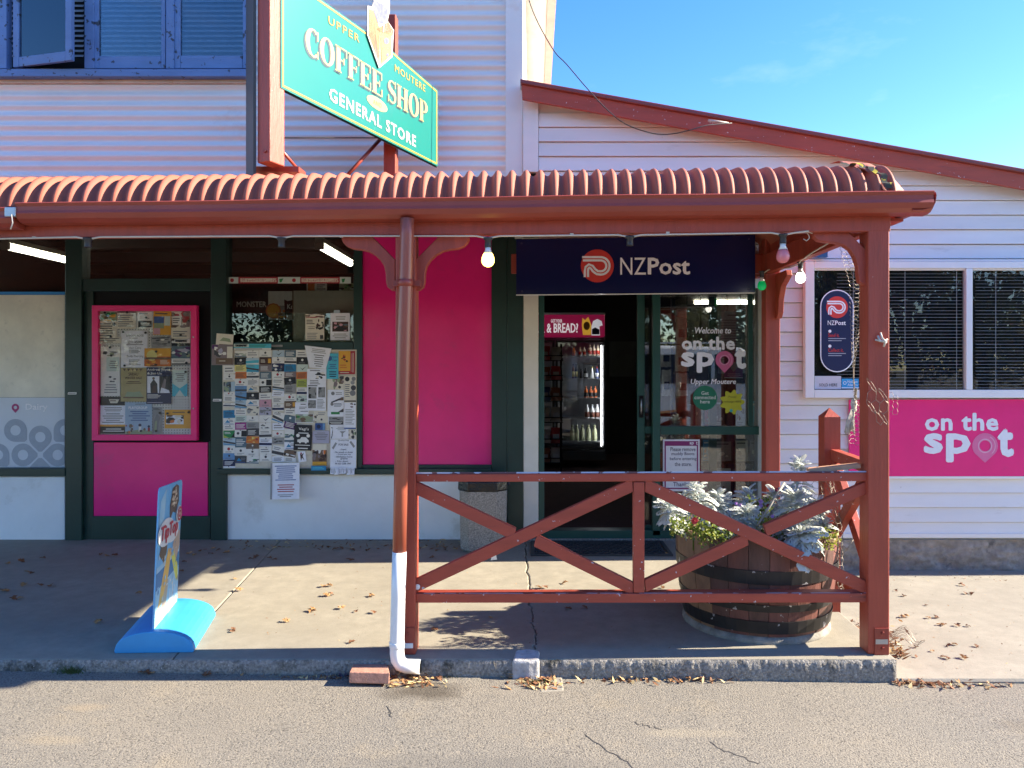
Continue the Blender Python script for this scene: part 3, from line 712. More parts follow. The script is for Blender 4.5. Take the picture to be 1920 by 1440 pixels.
# brackets
def bracket(pts, Y, d=.04): return MB().prism([P(x, y, Y) for x, y in pts], (0, d, 0)).build('bracket', M_red, ver, bevel=.004)
lb = [(697, 442.5), (741, 487), (741, 545), (733, 544), (726, 538), (723.5, 528), (723, 512), (720, 499), (713, 488), (702, 478), (689, 471), (676, 468), (661, 466.5), (650, 462), (643, 455), (640, 447), (641, 442.7)]
bracket(lb, YF + .03)
bracket([(2 * 759.5 - x + 1, y) for x, y in lb][::-1], YF + .03)
rbk = [(1588, 432), (1628, 472), (1628, 537), (1622, 535), (1612, 529), (1609.5, 515), (1608, 498), (1603, 482), (1594, 468), (1581, 459), (1566, 455), (1545, 453.5), (1533, 450), (1526, 443), (1523, 432)]
bracket(rbk, YF + .03)
# bracket of the back post, seen almost edge on (lies along the return beam)
sb = [(0, 0), (-.22, 0), (-.24, -.04), (-.20, -.06), (-.12, -.10), (-.075, -.18), (-.06, -.28), (-.03, -.32), (0, -.32)]
MB().prism([(1.735, 5.279 + y, zr + .02 + z) for y, z in sb], (.04, 0, 0)).build('bracket', M_red, ver, bevel=.004)
# bullnosed corrugated roof
PI2 = 0.0690
yc0 = YG + .035
def roof_prof(t):                        # t 0..1 from the gutter up to the wall; depth, height over gutter lip
    Rr = .19; a0, a1 = R(84), R(10); n = .6
    if t < n:
        a = a0 + (a1 - a0) * t / n
        return (Rr * (math.sin(a0) - math.sin(a)), Rr * (math.cos(a) - math.cos(a0)), a)
    d0, h0 = Rr * (math.sin(a0) - math.sin(a1)), Rr * (math.cos(a1) - math.cos(a0))
    s = (t - n) / (1 - n) * 2.02
    return (d0 + s, h0 + s * math.tan(a1) * .9, a1)
def roof_piece(x0, x1, name):
    nr = int(round((x1 - x0) / PI2)); nx = nr * 10; nt = 22; mb = MB()
    def fn(u, v):
        x = x0 + (x1 - x0) * u; d, h, a = roof_prof(v ** .85 if v < .99 else 1)
        ph = 2 * math.pi * (x - P(10, 0, YG).x) / PI2
        w = math.cos(ph); w = math.copysign(abs(w) ** .8, w) * .0155
        return (x, yc0 + d - w * math.sin(a), gt(x) - .012 + h + w * math.cos(a))
    mb.grid(fn, nx, nt)
    return mb.build(name, M_iron, ver, recalc=False)
xr = [-6.5, -2.66, -2.66 + PI2 * 22, -2.66 + PI2 * 44, P(1688, 0, YG).x - .0]
for a, b in zip(xr, xr[1:]): roof_piece(a, b, 'roof_sheet')
# hip end: right-hand slope and torn flashing with foam strip under it
xh = P(1697, 0, YG).x
mb = MB()
def hip(u, v):
    d, h, a = roof_prof(u); return (xh - d * (1 if u <= .6 else 1), yc0 + d + .22 + v * (1.80 - d), gt(xh) - .012 + h)
mb.grid(lambda u, v: hip(u * .62, v), 14, 6); mb.build('hip_sheet', M_iron, ver, recalc=False)
rf = random.Random(2)
oA = [(1556, 307), (1590, 306), (1625, 308), (1650, 315), (1672, 332), (1696, 358)]
oB = [(1590, 310), (1608, 314), (1626, 322), (1640, 331), (1650, 343), (1657, 359)]
mA = [(1572, 303), (1602, 303), (1632, 308), (1654, 318), (1668, 334), (1684, 358)]
def flash(u, v):
    f = u * 5; i = min(4, int(f)); t = f - i
    def at(l): return (l[i][0] + (l[i + 1][0] - l[i][0]) * t, l[i][1] + (l[i + 1][1] - l[i][1]) * t)
    e = rf.uniform(-1.6, 1.6) if v == 1 else 0
    d = .17 * (1 - u)
    if v < .5: a, b, k = at(oA), at(mA), v * 2; ya, yb_ = yc0 + d + .15, yc0 + d + .07
    else: a, b, k = at(mA), at(oB), v * 2 - 1; ya, yb_ = yc0 + d + .07, yc0 + d * .9 - .03
    Y = ya + (yb_ - ya) * k
    q = P(a[0] + (b[0] - a[0]) * k + e, a[1] + (b[1] - a[1]) * k + e, Y); q.z += .002 * math.sin(u * 17 + v * 3); return q
mb = MB(); mb.grid(flash, 20, 6); o = mb.build('hip_flashing', M_iron, ver, recalc=False); o.modifiers.new('t', 'SOLIDIFY').thickness = .0012
mb = MB()
def foam(u, v):
    d, h, a = roof_prof(.03 + u * .56); w = -.055 - v * .035 - .008 * math.sin(u * 40)
    return (xh - d + w * .85, yc0 + d - .02 - .004 * math.sin(u * 22), gt(xh) + .004 + h + .010 * math.sin(u * 26))
mb.grid(foam, 30, 2); mb.build('foam_strip', mat('foam_strip', (0.05, 0.05, 0.04), .9, var=.3, chips=((0.45, 0.36, 0.03), 30, .58)), ver, recalc=False)
# downpipe
yd = YG + .028
MB().tube([P(763.5, 410, yd), P(763, 440, yd), P(761.5, 500, yd), P(758, 620, yd), P(753, 830, yd), P(749, 1034, yd)], .0325, 16).build('downpipe', mat('downpipe_paint', (0.33, 0.085, 0.05), .3, var=.06, vs=3, chips=((.6, .5, .42), 30, .78)), ver)
MB().tube([P(749, 1034, yd), P(746.5, 1120, yd), P(744.5, 1205, yd), P(744.3, 1222, yd), P(746, 1236, yd), P(752, 1245, yd), P(762, 1249, yd), P(788, 1250, yd)], [.0338, .0338, .0338, .0345, .0345, .034, .0335, .0335], 16).build('downpipe', M_pvc, ver)['label'] = 'white plastic lower length of downpipe with elbow'
MB().tube([P(788.3, 1250, yd), P(789.2, 1250, yd)], .028, 16).build('pipe_mouth', M_black, ver)
MB().tube([P(760, 524, yd), P(760, 537, yd)], .0365, 16).rect(737, 526, 788, 536, YF - .03, .03).build('pipe_clip', M_gutter, ver)
MB().tube([P(744.5, 1203, yd), P(744.5, 1213, yd)], .0365, 16).rect(752, 1207, 774, 1216, YF - .012, .011).build('pipe_clip', M_pvc, ver, bevel=.002)
# ================================================================ RAILING
rail = thing('railing', 'rust red timber railing with two crossed panels between the verandah posts', 'railing', (.55, YF + .03, .25))
def bar(px0, y0, px1, y1, w, Y, d, m=M_redw, cut=None):
    a, b = Vector((px0, y0)), Vector((px1, y1)); dv = (b - a).normalized(); n = Vector((-dv.y, dv.x)) * w / 2
    q = [a + n, b + n, b - n, a - n]
    if cut is not None: q = [Vector((min(max(p.x, cut[0]), cut[1]), p.y + (min(max(p.x, cut[0]), cut[1]) - p.x) * dv.y / dv.x)) for p in q]
    return MB().prism([P(p.x, p.y, Y) for p in q], (0, d, 0))
Yr = YF + .02
MB().prism([P(780, 889, Yr), P(1627.5, 886, Yr), P(1627.5, 902.5, Yr), P(780, 903.5, Yr)], (0, .05, 0)).build('top_rail', M_redw, rail, bevel=.004)
MB().pts8([P(780, 888.5, Yr - .002), P(1627.5, 885.5, Yr - .002), P(1627.5, 883, Yr + .004), P(780, 885.5, Yr + .004), P(780, 888.5, Yr + .052), P(1627.5, 885.5, Yr + .052), P(1627.5, 883, Yr + .046), P(780, 885.5, Yr + .046)]).build('top_cap', M_redtop, rail)
MB().prism([P(780, 1113.5, Yr), P(1627.5, 1112.5, Yr), P(1627.5, 1130, Yr), P(780, 1130.5, Yr)], (0, .07, 0)).build('bottom_rail', M_redw, rail, bevel=.003)
MB().pts8([P(780, 1113, Yr + .001), P(1627.5, 1112, Yr + .001), P(1627.5, 1111, Yr + .008), P(780, 1112, Yr + .008), P(780, 1113, Yr + .07), P(1627.5, 1112, Yr + .07), P(1627.5, 1111, Yr + .06), P(780, 1112, Yr + .06)]).build('bottom_cap', M_redtop, rail)
MB().rect(1188, 904, 1208.5, 1111.5, Yr + .002, .045).build('baluster', M_redw, rail, bevel=.003)
bar(775, 1101, 1190, 908, 23, Yr + .005, .035, cut=(779.5, 1187.5)).build('brace', M_redw, rail, bevel=.003)
bar(775, 913, 967, 1003, 22, Yr + .007, .033, cut=(779.5, 968)).build('brace', M_redw, rail, bevel=.003)
bar(1002, 1013, 1192, 1107, 22, Yr + .007, .033, cut=(1001, 1187.5)).build('brace', M_redw, rail, bevel=.003)
bar(1206, 908, 1632, 1106, 23, Yr + .005, .035, cut=(1209, 1627.5)).build('brace', M_redw, rail, bevel=.003)
bar(1206, 1101, 1405, 1010, 22, Yr + .007, .033, cut=(1209, 1404)).build('brace', M_redw, rail, bevel=.003)
bar(1434, 996, 1632, 912, 22, Yr + .007, .033, cut=(1433, 1627.5)).build('brace', M_redw, rail, bevel=.003)
c = P(783, 1100, Yr + .004); MB().tube([c, c + Vector((0, -.006, 0))], .013, 10).tube([c + Vector((0, -.006, 0)), c + Vector((0, -.008, 0))], .005, 8).build('screw_eye', M_pvc, rail)
# short return railing with pointed newel
ret = thing('return_railing', 'short red return railing ending in a pointed newel post beside the barrel', 'railing', (1.70, 4.16, 0))
yn = 4.14; x0n, x1n = P(1546, 0, yn).x, P(1576, 0, yn).x; zn = P(0, 782, yn).z
mb = MB().box((x0n, yn, -.02), (x1n, yn + .09, zn))
mb.v = mb.v[:]; cx = (x0n + x1n) / 2
mb.add([(x0n, yn, zn), (x1n, yn, zn), (x1n, yn + .09, zn), (x0n, yn + .09, zn), (cx, yn + .045, zn + .05)], [(0, 1, 4), (1, 2, 4), (2, 3, 4), (3, 0, 4)])
mb.build('newel_post', M_red, ret)
def beam3(a, b, w, h):
    a, b = Vector(a), Vector(b); d = (b - a).normalized(); s = d.cross(Vector((0, 0, 1))).normalized() * w / 2; u = s.cross(d).normalized() * h / 2
    return MB().pts8([a - s - u, a + s - u, a + s + u, a - s + u, b - s - u, b + s - u, b + s + u, b - s + u])
xm = 1.665
beam3((xm + .03, yn - .002, .885), (xm + .03, YF + .102, .868), .05, .06).build('top_rail', M_redw, ret, bevel=.003)
beam3((xm + .03, yn - .002, .84), (xm + .03, YF + .16, .32), .04, .06).build('brace', M_redw, ret, bevel=.003)
beam3((xm - .012, yn + .0, .36), (xm - .012, YF + .14, .82), .04, .06).build('brace', M_redw, ret, bevel=.003)
beam3((xm + .03, yn - .002, .20), (xm + .03, YF + .102, .22), .05, .06).build('bottom_rail', M_redw, ret, bevel=.003)
pl = beam3(P(1515, 882, 3.62), P(1610, 874, 3.60) + Vector((0, 0, .004)), .055, .02).build('loose_batten', mat('bare_pine', (0.60, 0.33, 0.19), .6, var=.15, vs=10), None)
tag(pl, 'short unpainted timber offcut lying on top of the railing near the corner post', 'offcut')
# ================================================================ SIGNS
def top(mb, name, mats, label, cat, group=None, bevel=0, recalc=True):
    xs = [v.x for v in mb.v]; ys = [v.y for v in mb.v]; zs = [v.z for v in mb.v]
    o = mb.build(name, mats, None, loc=((min(xs) + max(xs)) / 2, (min(ys) + max(ys)) / 2, min(zs)), bevel=bevel, recalc=recalc)
    return tag(o, label, cat, group)
# ---- coffee shop sign standing on the verandah roof
YL = 3.85
SO = Vector(((523 - CX) * YL / F, YL, EYE - (165 - CY) * YL / F)); SU = Vector((.417, 1, 0)).normalized(); SN = Vector((SU.y, -SU.x, 0))
def s_uv(px, py):                       # where the sight line of a measured point meets the sign's plane
    d = Vector(((px - CX) / F, 1, -(py - CY) / F)); o = Vector((0, 0, EYE))
    t = (SO - o).dot(SN) / d.dot(SN); p = o + d * t - SO
    return (p.dot(SU), p.z)
def sp(off=.012): return lambda u, v: SO + SU * u + Vector((0, 0, v)) + SN * off
spx = lambda off=.012: (lambda x, y: sp(off)(*s_uv(x, y)))
csign = thing('coffee_shop_sign', 'green and gold angled signboard reading coffee shop and general store above the roof', 'sign', (SO.x, SO.y, 2.4))
M_sg = mat('sign_green', (0.0, 0.155, 0.13), .3, var=.04, vs=3)
M_gold = mat('sign_gold', (0.40, 0.25, 0.03), .35, var=.05)
M_crm = mat('sign_cream', (0.46, 0.35, 0.14), .35, var=.03)
M_sw = mat('sign_white', (0.47, 0.45, 0.42), .35, var=.03)
M_sk = mat('sign_shadow', (0.012, 0.035, 0.05), .4, var=.1)
ur, vb = s_uv(818, 315); uw = ur
vtl = s_uv(594, -4)[1]; vtr = s_uv(817, 169)[1]; um = s_uv(735, 98)[0]; vm = s_uv(735, 98)[1]
outl = [(0, 0), (ur, 0), (ur, vtr), (um, vm), (s_uv(690, 80)[0], vtl), (0, vtl)]
b0 = sp(0)
MB().prism([b0(*p) for p in outl], SN * .012).build('board', M_sg, csign)
def inset(k, off, m, nm):
    mb = MB()
    def ins(d): return [(d, d), (ur - d, d), (ur - d, vtr - d), (um, vm - d), (s_uv(690, 80)[0], vtl - d), (d, vtl - d)]
    a, b = ins(k), ins(k + .011); f = sp(off); n = len(a)
    mb.add([f(*p) for p in a + b], [(i, (i + 1) % n, n + (i + 1) % n, n + i) for i in range(n)])
    return mb.build(nm, m, csign, recalc=False)
inset(.010, .0135, M_gold, 'gold_border')
MB().prism([sp(-.003)(*p) for p in [(-.008, -.008), (ur + .008, -.008), (ur + .008, vtr + .006), (um, vm + .006), (s_uv(690, 80)[0], vtl + .006), (-.008, vtl + .006)]], SN * .0025).build('backing', M_black, csign)
# serif capitals, drawn from stems, hairlines and bowls (unit cap height)
def glyph(ch):
    q = []
    def r(x0, y0, x1, y1): q.append([(x0, y0), (x1, y0), (x1, y1), (x0, y1)])
    T, t, s = .19, .055, .06
    def stem(x): r(x, 0, x + T, 1); r(x - s, 0, x + T + s, .05); r(x - s, .95, x + T + s, 1)
    def ring(cx, cy, ro, yo, ri, yi, a0=0, a1=360, n=26):
        for i in range(n):
            a, b = R(a0 + (a1 - a0) * i / n), R(a0 + (a1 - a0) * (i + 1) / n)
            q.append([(cx + ri * math.cos(a), cy + yi * math.sin(a)), (cx + ro * math.cos(a), cy + yo * math.sin(a)), (cx + ro * math.cos(b), cy + yo * math.sin(b)), (cx + ri * math.cos(b), cy + yi * math.sin(b))])
    if ch == 'O': ring(.36, .5, .36, .52, .17, .455); return q, .72
    if ch == 'C':
        ring(.36, .5, .36, .52, .17, .455, 52, 312); r(.54, .66, .60, 1.0); r(.55, .0, .60, .28); return q, .62
    if ch in 'FE':
        stem(.06); r(.25, .945, .60, 1); r(.55, .70, .60, .95); r(.25, .475, .44, .53); r(.42, .38, .47, .63)
        if ch == 'E': r(.25, 0, .62, .055); r(.57, .05, .62, .32); return q, .64
        return q, .61
    if ch == 'H': stem(.06); stem(.50); r(.25, .47, .50, .53); return q, .75
    if ch == 'P':
        stem(.06); ring(.30, .72, .30, .28, .12, .225, -90, 90, 14); r(.25, .945, .31, 1); r(.25, .44, .31, .495); return q, .62
    if ch == 'S':
        n = 26; pts = []
        for i in range(n + 1):
            tt = i / n
            if tt < .5: a = R(40 + 230 * (tt / .5)); pts.append((.27 + .19 * math.cos(a), .745 + .205 * math.sin(a)))
            else: a = R(90 - 230 * ((tt - .5) / .5)); pts.append((.27 + .205 * math.cos(a), .265 + .235 * math.sin(a)))
        w = [.055 + .15 * math.exp(-((i / n - .5) / .2) ** 2) for i in range(n + 1)]
        rb_ = ribbon2d(pts, w)
        for a, b in zip(rb_, rb_[1:]): q.append([a[0], a[1], b[1], b[0]])
        r(.45, .70, .50, 1.0); r(.02, 0, .07, .30); return q, .54
    return q, .3
cA, cB = s_uv(570, 100), s_uv(798, 225)
vbase = s_uv(585, 108)[1]; vcap = s_uv(583, 56)[1]; hc = vcap - vbase
def serif_text(mb, words_, u0, u1, f, mi):
    adv = []; x = 0
    for ch in words_:
        if ch == ' ': x += .28; continue
        g, w = glyph(ch); adv.append((g, x)); x += w + .045
    k = (u1 - u0) / (x - .045)
    for g, ox in adv:
        for poly in g: mb.ngon([f(u0 + (px + ox) * k, vbase + py * hc) for px, py in poly], mi)
mb = MB()
u0, u1 = s_uv(569, 95)[0], s_uv(799, 230)[0]
serif_text(mb, 'COFFEE SHOP', u0 - .013, u1 - .013, lambda u, v: sp(.0136)(u, v - .013), 1)
serif_text(mb, 'COFFEE SHOP', u0, u1, sp(.0146), 0)
def sign_text(body, xa, ya, xb, yb, hpx, mi, off=.0146, **kw):    # from the first letter's foot to the last letter's foot
    ua, va = s_uv(xa, ya); ub, vb_ = s_uv(xb, yb); vt = s_uv(xa, ya - hpx)[1] - va
    bold = kw.pop('bold', 0); raw = text2d(body, **kw); hg = max(v[1] for v in raw[0]) - min(v[1] for v in raw[0]); b = bold / hg * vt * .8
    t = fit(raw, 0, 0, 1, 1); f = sp(off)
    add_bold(mb, [(ua + (ub - ua) * x, va + (vb_ - va) * x + (1 - y) * vt) for x, y in t[0]], t[1], b, f, mi)
sign_text('UPPER', 612, 45, 670, 81, 14.5, 2, bold=.012, sp=1.25)
sign_text('MOUTERE', 737, 134, 794, 173, 13, 2, bold=.012, sp=1.2)
sign_text('GENERAL STORE', 614, 188, 776, 276, 24, 3, bold=.03, sp=1.15)
ec = s_uv(704, 195)
mb.ngon([sp(.0140)(ec[0] + .112 * math.cos(R(a)), ec[1] + .038 * math.sin(R(a))) for a in range(0, 360, 12)], 0)
t = fit(text2d('AND', sp=1.15), ec[0] - .045, -ec[1] - .014, ec[0] + .045, -ec[1] + .014)
mb.add([sp(.0152)(x, -y) for x, y in t[0]], t[1], 4)
mb.build('lettering', [M_crm, M_sk, M_gold, M_sw, ink(.22, .11, .02)], csign, recalc=False)
# painted coffee grinder cut-out
f = spx(.018); f2 = spx(.024); f3 = spx(.0255); f4 = spx(.027)
gcol = [mat('grinder_pine', (.36, .19, .065), .4, var=.2, vs=20), M_crm, mat('grinder_iron', (.10, .11, .17), .4, var=.4, vs=40), mat('grinder_drawer', (.40, .17, .06), .4, var=.2), M_sw]
mb = MB()
mb.prism([f(*p) for p in [(683, 12), (692, 14), (697, -12), (725, -12), (725, 22), (721, 40), (733, 58), (732, 68), (730, 108), (705, 129), (683, 67)]], SN * .006, 4)
mb.ngon([f2(*p) for p in [(685, 18), (693, 20), (706, 54), (706, 124), (685, 68)]], 0)
mb.ngon([f2(*p) for p in [(706, 60), (729, 63), (728, 105), (707, 124)]], 1)
mb.ngon([f2(*p) for p in [(700, 56), (722, 42), (732, 60), (731, 68), (706, 61)]], 0)
mb.ngon([f3(*p) for p in [(694, 2), (722, 12), (721, 30), (714, 46), (702, 44), (694, 22)]], 2)
mb.ngon([f3(*p) for p in [(708, 71), (727, 72), (727, 90), (708, 92)]], 0)
mb.ngon([f3(*p) for p in [(709, 94), (727, 92), (726, 104), (709, 116)]], 3)
mb.ngon([f4(*p) for p in disc2d(718, 78, 5, 6, 14)], 2); mb.ngon([f4(*p) for p in disc2d(720, 104, 2.4, 3.4, 10)], 2)
put_ribbon(mb, [(695, -2), (706, 6), (718, 12), (724, 14)], 2, f4, 4); put_ribbon(mb, [(723, 14), (720, 34), (713, 46), (712, 62)], 2, f4, 4)
mb.build('grinder_cutout', gcol, csign, recalc=False)
# posts, rail and struts of the sign
a = P(482, 312, YL + .02); b = P(512, 0, YL + .02)
MB().prism([SO + SU * u + SN * v + Vector((0, 0, a.z - SO.z)) for u, v in ((-.075, -.075), (.035, -.075), (.035, .008), (-.075, .008))], (0, 0, 1.75)).build('post', M_red, csign, bevel=.006)
c = P(497, 284, YL - .06); MB().tube([c, c + Vector((0, -.012, 0))], .008, 6).build('bolt', M_gutter, csign)
Yp2 = 4.93
MB().rect(719, 26, 742, 340, Yp2, .09).build('post', M_red, csign, bevel=.006)
MB().prism([Vector((SO.x - .10, YL - .05, 2.30)), Vector((SO.x - .10 - .37, YL + .80, 2.30)), Vector((SO.x - .115 - .37, YL + .80, 2.30)), Vector((SO.x - .115, YL - .05, 2.30))], (0, 0, 1.8)).build('back_board', mat('sign_back', (.05, .045, .04), .5), csign)
MB().prism([P(472, 312, YL + .1), P(560, 312, YL + .1), P(560, 322, YL + .1), P(472, 322, YL + .1)], (0, .12, 0)).build('foot_plate', M_gutter, csign)
MB().tube([P(518, 258.5, 4.0), P(720, 258.5, Yp2)], .0035, 6).build('rail', M_black, csign)
MB().tube([P(522, 275, 4.0), P(565, 325, 4.2)], .009, 6).build('strut', M_gutter, csign)
MB().tube([P(714, 260, Yp2), P(650, 330, Yp2 - .2)], .012, 6).build('strut', M_gutter, csign)

# ---- navy post sign under the verandah
YN = 5.30
nz = thing('postal_sign', 'long navy signboard with red postal emblem hanging over the shop doorway', 'sign', P(1190, 550, YN))
MB().prism([P(968, 448.5, YN), P(1416, 440.5, YN), P(1416, 548, YN), P(968, 552, YN)], (0, .025, 0)).build('board', M_navy, nz)
MB().prism([P(967.5, 552.4, YN - .003), P(1416.3, 548.4, YN - .003), P(1416.3, 549.8, YN - .003), P(967.5, 553.6, YN - .003)], (0, .03, 0)).build('edge_strip', M_alu, nz)
fn = lambda x, y: P(x, y, YN - .002); fnb = lambda x, y: P(x, y, YN - .0035)
mb = MB(); M_lr = ink(.70, .045, .035); M_lw = ink(.95, .96, 1.0)
post_logo(mb, 1120, 498.5, 31, fn, 0, 1, fnb)
mb.build('emblem', [M_lr, M_lw], nz, recalc=False)
mb = MB(); put_text(mb, 'NZ', 1163, 483, 1211, 515, fn, 0, bold=0); put_text(mb, 'Post', 1214.5, 483, 1294, 515, fn, 0, bold=.028)
mb.build('lettering', [M_lw], nz, recalc=False)
for x, y in ((978, 456), (1404, 448), (979, 546), (1404, 542)):
    c = P(x, y, YN); MB().tube([c, c + Vector((0, -.004, 0))], .007, 8).build('screw', M_navy2, nz)

# ---- pink wall sign
YQ = YW - .05
pk = thing('wall_sign', 'large magenta wall sign with white lettering on the spot below the window', 'sign', P(1800, 893, YQ))
MB().prism([P(1593, 749.5, YQ), P(2180, 748, YQ), P(2180, 893, YQ), P(1593, 893, YQ)], (0, .02, 0)).build('panel', M_pink, pk)
MB().rect(1666, 893.3, 2182, 897.5, YQ - .002, .03).build('edge_strip', M_alu, pk)
def spot(mb, r_on, r_sp, pin, r_t, fn, fn2, mi=0, mp=1, mp2=2):
    put_text(mb, 'on the', *r_on, fn, mi, bold=.04, sp=1.05)
    put_text(mb, 'sp', *r_sp, fn, mi, bold=.045, sp=1.03)
    put_text(mb, 't', *r_t, fn, mi, bold=.045)
    cx, cy, r, h = pin
    put_pin(mb, cx, cy, r, h, fn, mp, r * .42)
    put_ring(mb, cx, cy, r * .56, r * .47, fn2, mp2)
    put_ribbon(mb, [(cx + r * .8 * math.cos(R(a)), cy + r * .8 * math.sin(R(a))) for a in range(-60, 60, 12)], r * .06, fn2, mp2)
mb = MB(); fq = lambda x, y: P(x, y, YQ - .002); fq2 = lambda x, y: P(x, y, YQ - .0035)
spot(mb, (1734, 774, 1872, 808), (1732, 812, 1820, 867), (1847, 836, 24, 1.32), (1870, 803, 1901, 857), fq, fq2)
mb.build('lettering', [ink(.80, .82, .86), ink(.72, .16, .34), ink(.78, .40, .55)], pk, recalc=False)
# ---- stickers on the white window
YK = YA + .026
def pill(cx, cy, w, h, n=14):
    r = w / 2; o = []
    for i in range(n + 1): a = R(180 + 180 * i / n); o.append((cx + r * math.cos(a), cy - h / 2 + r + r * math.sin(a)))
    for i in range(n + 1): a = R(180 * i / n); o.append((cx + r * math.cos(a), cy + h / 2 - r + r * math.sin(a)))
    return o
mb = MB(); f0 = lambda x, y: P(x, y, YK); f1 = lambda x, y: P(x, y, YK - .001); f2_ = lambda x, y: P(x, y, YK - .002); f3_ = lambda x, y: P(x, y, YK - .003)
mb.prism([f0(*p) for p in pill(1569.5, 620.5, 63, 155)], (0, .001, 0), 0); put_poly(mb, pill(1569.5, 620.5, 59, 151), f1, 1)
post_logo(mb, 1569.5, 576, 20.5, f2_, 2, 3, f3_)
put_text(mb, 'NZ', 1552, 601, 1565, 609.5, f2_, 3); put_text(mb, 'Post', 1565.8, 601, 1586, 609.5, f2_, 3, bold=.025)
for y0, tx in ((629, 'Send it.'), (657, 'Collect it.')):
    put_text(mb, tx, 1553, y0 - 4, 1553 + 2.6 * len(tx), y0 + 3, f2_, 2, bold=.01)
    put_poly(mb, disc2d(1556, y0 - 8, 3, 3, 10), f2_, 3)
    for k in range(2): put_poly(mb, [(1553, y0 + 5 + k * 4), (1586 - k * 8, y0 + 5 + k * 4), (1586 - k * 8, y0 + 6.5 + k * 4), (1553, y0 + 6.5 + k * 4)], f2_, 4)
top(mb, 'postal_sticker', [M_lw, M_navy2, M_lr, M_lw, ink(.4, .42, .5)], 'tall rounded navy sticker with red emblem on the white window', 'sticker', recalc=False)
mb = MB(); mb.rect(1527.6, 705, 1577, 729.5, YK, .001, 0); put_text(mb, 'SOLD HERE', 1536, 719, 1570, 724.5, f1, 1, bold=.01)
top(mb, 'sold_here_sticker', [ink(.62, .60, .66), ink(.03, .03, .03)], 'pale sticker reading sold here in the lower corner of the white window', 'sticker', recalc=False)
mb = MB(); mb.rect(1578, 710, 1610, 728.5, YK, .001, 0); put_text(mb, 'Nelson', 1589, 713, 1608, 718, f1, 1, bold=.02); put_text(mb, 'Alarms', 1589, 719, 1608, 724, f1, 1, bold=.02); put_ring(mb, 1584, 718, 3.4, 2.2, f1, 1, 12)
put_poly(mb, [(1578, 726), (1610, 726), (1610, 728.4), (1578, 728.4)], f1, 1)
top(mb, 'alarm_sticker', [ink(.03, .36, .72), ink(.7, .8, .9)], 'small bright blue sticker beside the sold here sticker', 'sticker', recalc=False)
# ---- lettering and stickers on the shop glass
YZ = YP + .043; g0 = lambda x, y: P(x, y, YZ); g1 = lambda x, y: P(x, y, YZ - .001); g2_ = lambda x, y: P(x, y, YZ - .002); g3_ = lambda x, y: P(x, y, YZ - .003)
M_vinyl = ink(.88, .88, .92)
mb = MB()
put_text(mb, 'Welcome to', 1303, 613.5, 1371, 625.5, g0, 0, bold=.02, shear=.2)
spot(mb, (1278, 631, 1378, 656), (1277, 660, 1339, 699), (1358.5, 675, 17, 1.42), (1377, 653, 1399, 692), g0, g1)
put_text(mb, 'Upper Moutere', 1295, 710.5, 1380, 723, g0, 0, bold=.02, shear=.2)
top(mb, 'window_lettering', [M_vinyl, ink(.60, .13, .27), ink(.66, .30, .42)], 'white vinyl lettering welcome to on the spot on the shop window', 'lettering', recalc=False)
mb = MB(); put_poly(mb, disc2d(1322, 746, 23), g0, 0)
for i, (t_, a, b) in enumerate((('Get', 1315, 1329), ('connected', 1302, 1342), ('here', 1313, 1331))): put_text(mb, t_, a, 733.5 + i * 8, b, 740.5 + i * 8, g1, 1, bold=.01)
top(mb, 'round_sticker', [ink(.006, .16, .085), ink(.7, .75, .7)], 'round green sticker on the shop window under the lettering', 'sticker', recalc=False)
mb = MB(); pts = []
for i in range(48):
    a = 2 * math.pi * i / 48; r = 20.5 + 3.4 * math.cos(9 * a); pts.append((1373 + r * math.cos(a), 754 + r * math.sin(a)))
put_poly(mb, pts, g0, 0)
put_text(mb, 'Prezzy', 1366, 742, 1381, 747, g1, 1); put_text(mb, 'recharge HERE', 1357, 751, 1390, 756, g1, 1, bold=.01); put_poly(mb, disc2d(1371, 770, 3), g1, 2)
top(mb, 'flower_sticker', [ink(.50, .50, .03), ink(.10, .10, .02), ink(.05, .4, .4)], 'yellow flower shaped sticker on the shop window', 'sticker', recalc=False)
mb = MB(); mb.rect(1243, 824, 1312, 921, YZ - .004, .001, 0)
put_poly(mb, [(1246, 827), (1309, 827), (1309, 836), (1246, 836)], lambda x, y: P(x, y, YZ - .005), 1)
q = lambda x, y: P(x, y, YZ - .0052)
for a, b, c, d in ((1246, 836, 1248.5, 917), (1306.5, 836, 1309, 917), (1246, 914.5, 1309, 917)): put_poly(mb, [(a, b), (c, b), (c, d), (a, d)], q, 1)
for i, (t_, a, b) in enumerate((('Please remove', 1257, 1304), ('muddy Boots', 1259, 1302), ('before entering', 1256, 1306), ('the store.', 1265, 1297))): put_text(mb, t_, a, 838.5 + i * 9.3, b, 846 + i * 9.3, q, 2, bold=.008)
put_text(mb, 'sp', 1293, 829, 1301, 835, q, 3, bold=.03); put_text(mb, 't', 1305, 828, 1308, 834, q, 3, bold=.03); put_text(mb, 'Thanks', 1262, 904, 1292, 912, q, 2, bold=.01)
top(mb, 'boots_notice', [ink(.70, .71, .74), ink(.22, .02, .13), ink(.06, .06, .1), ink(.8, .8, .8)], 'white notice with purple border asking people to remove muddy boots', 'notice', recalc=False)

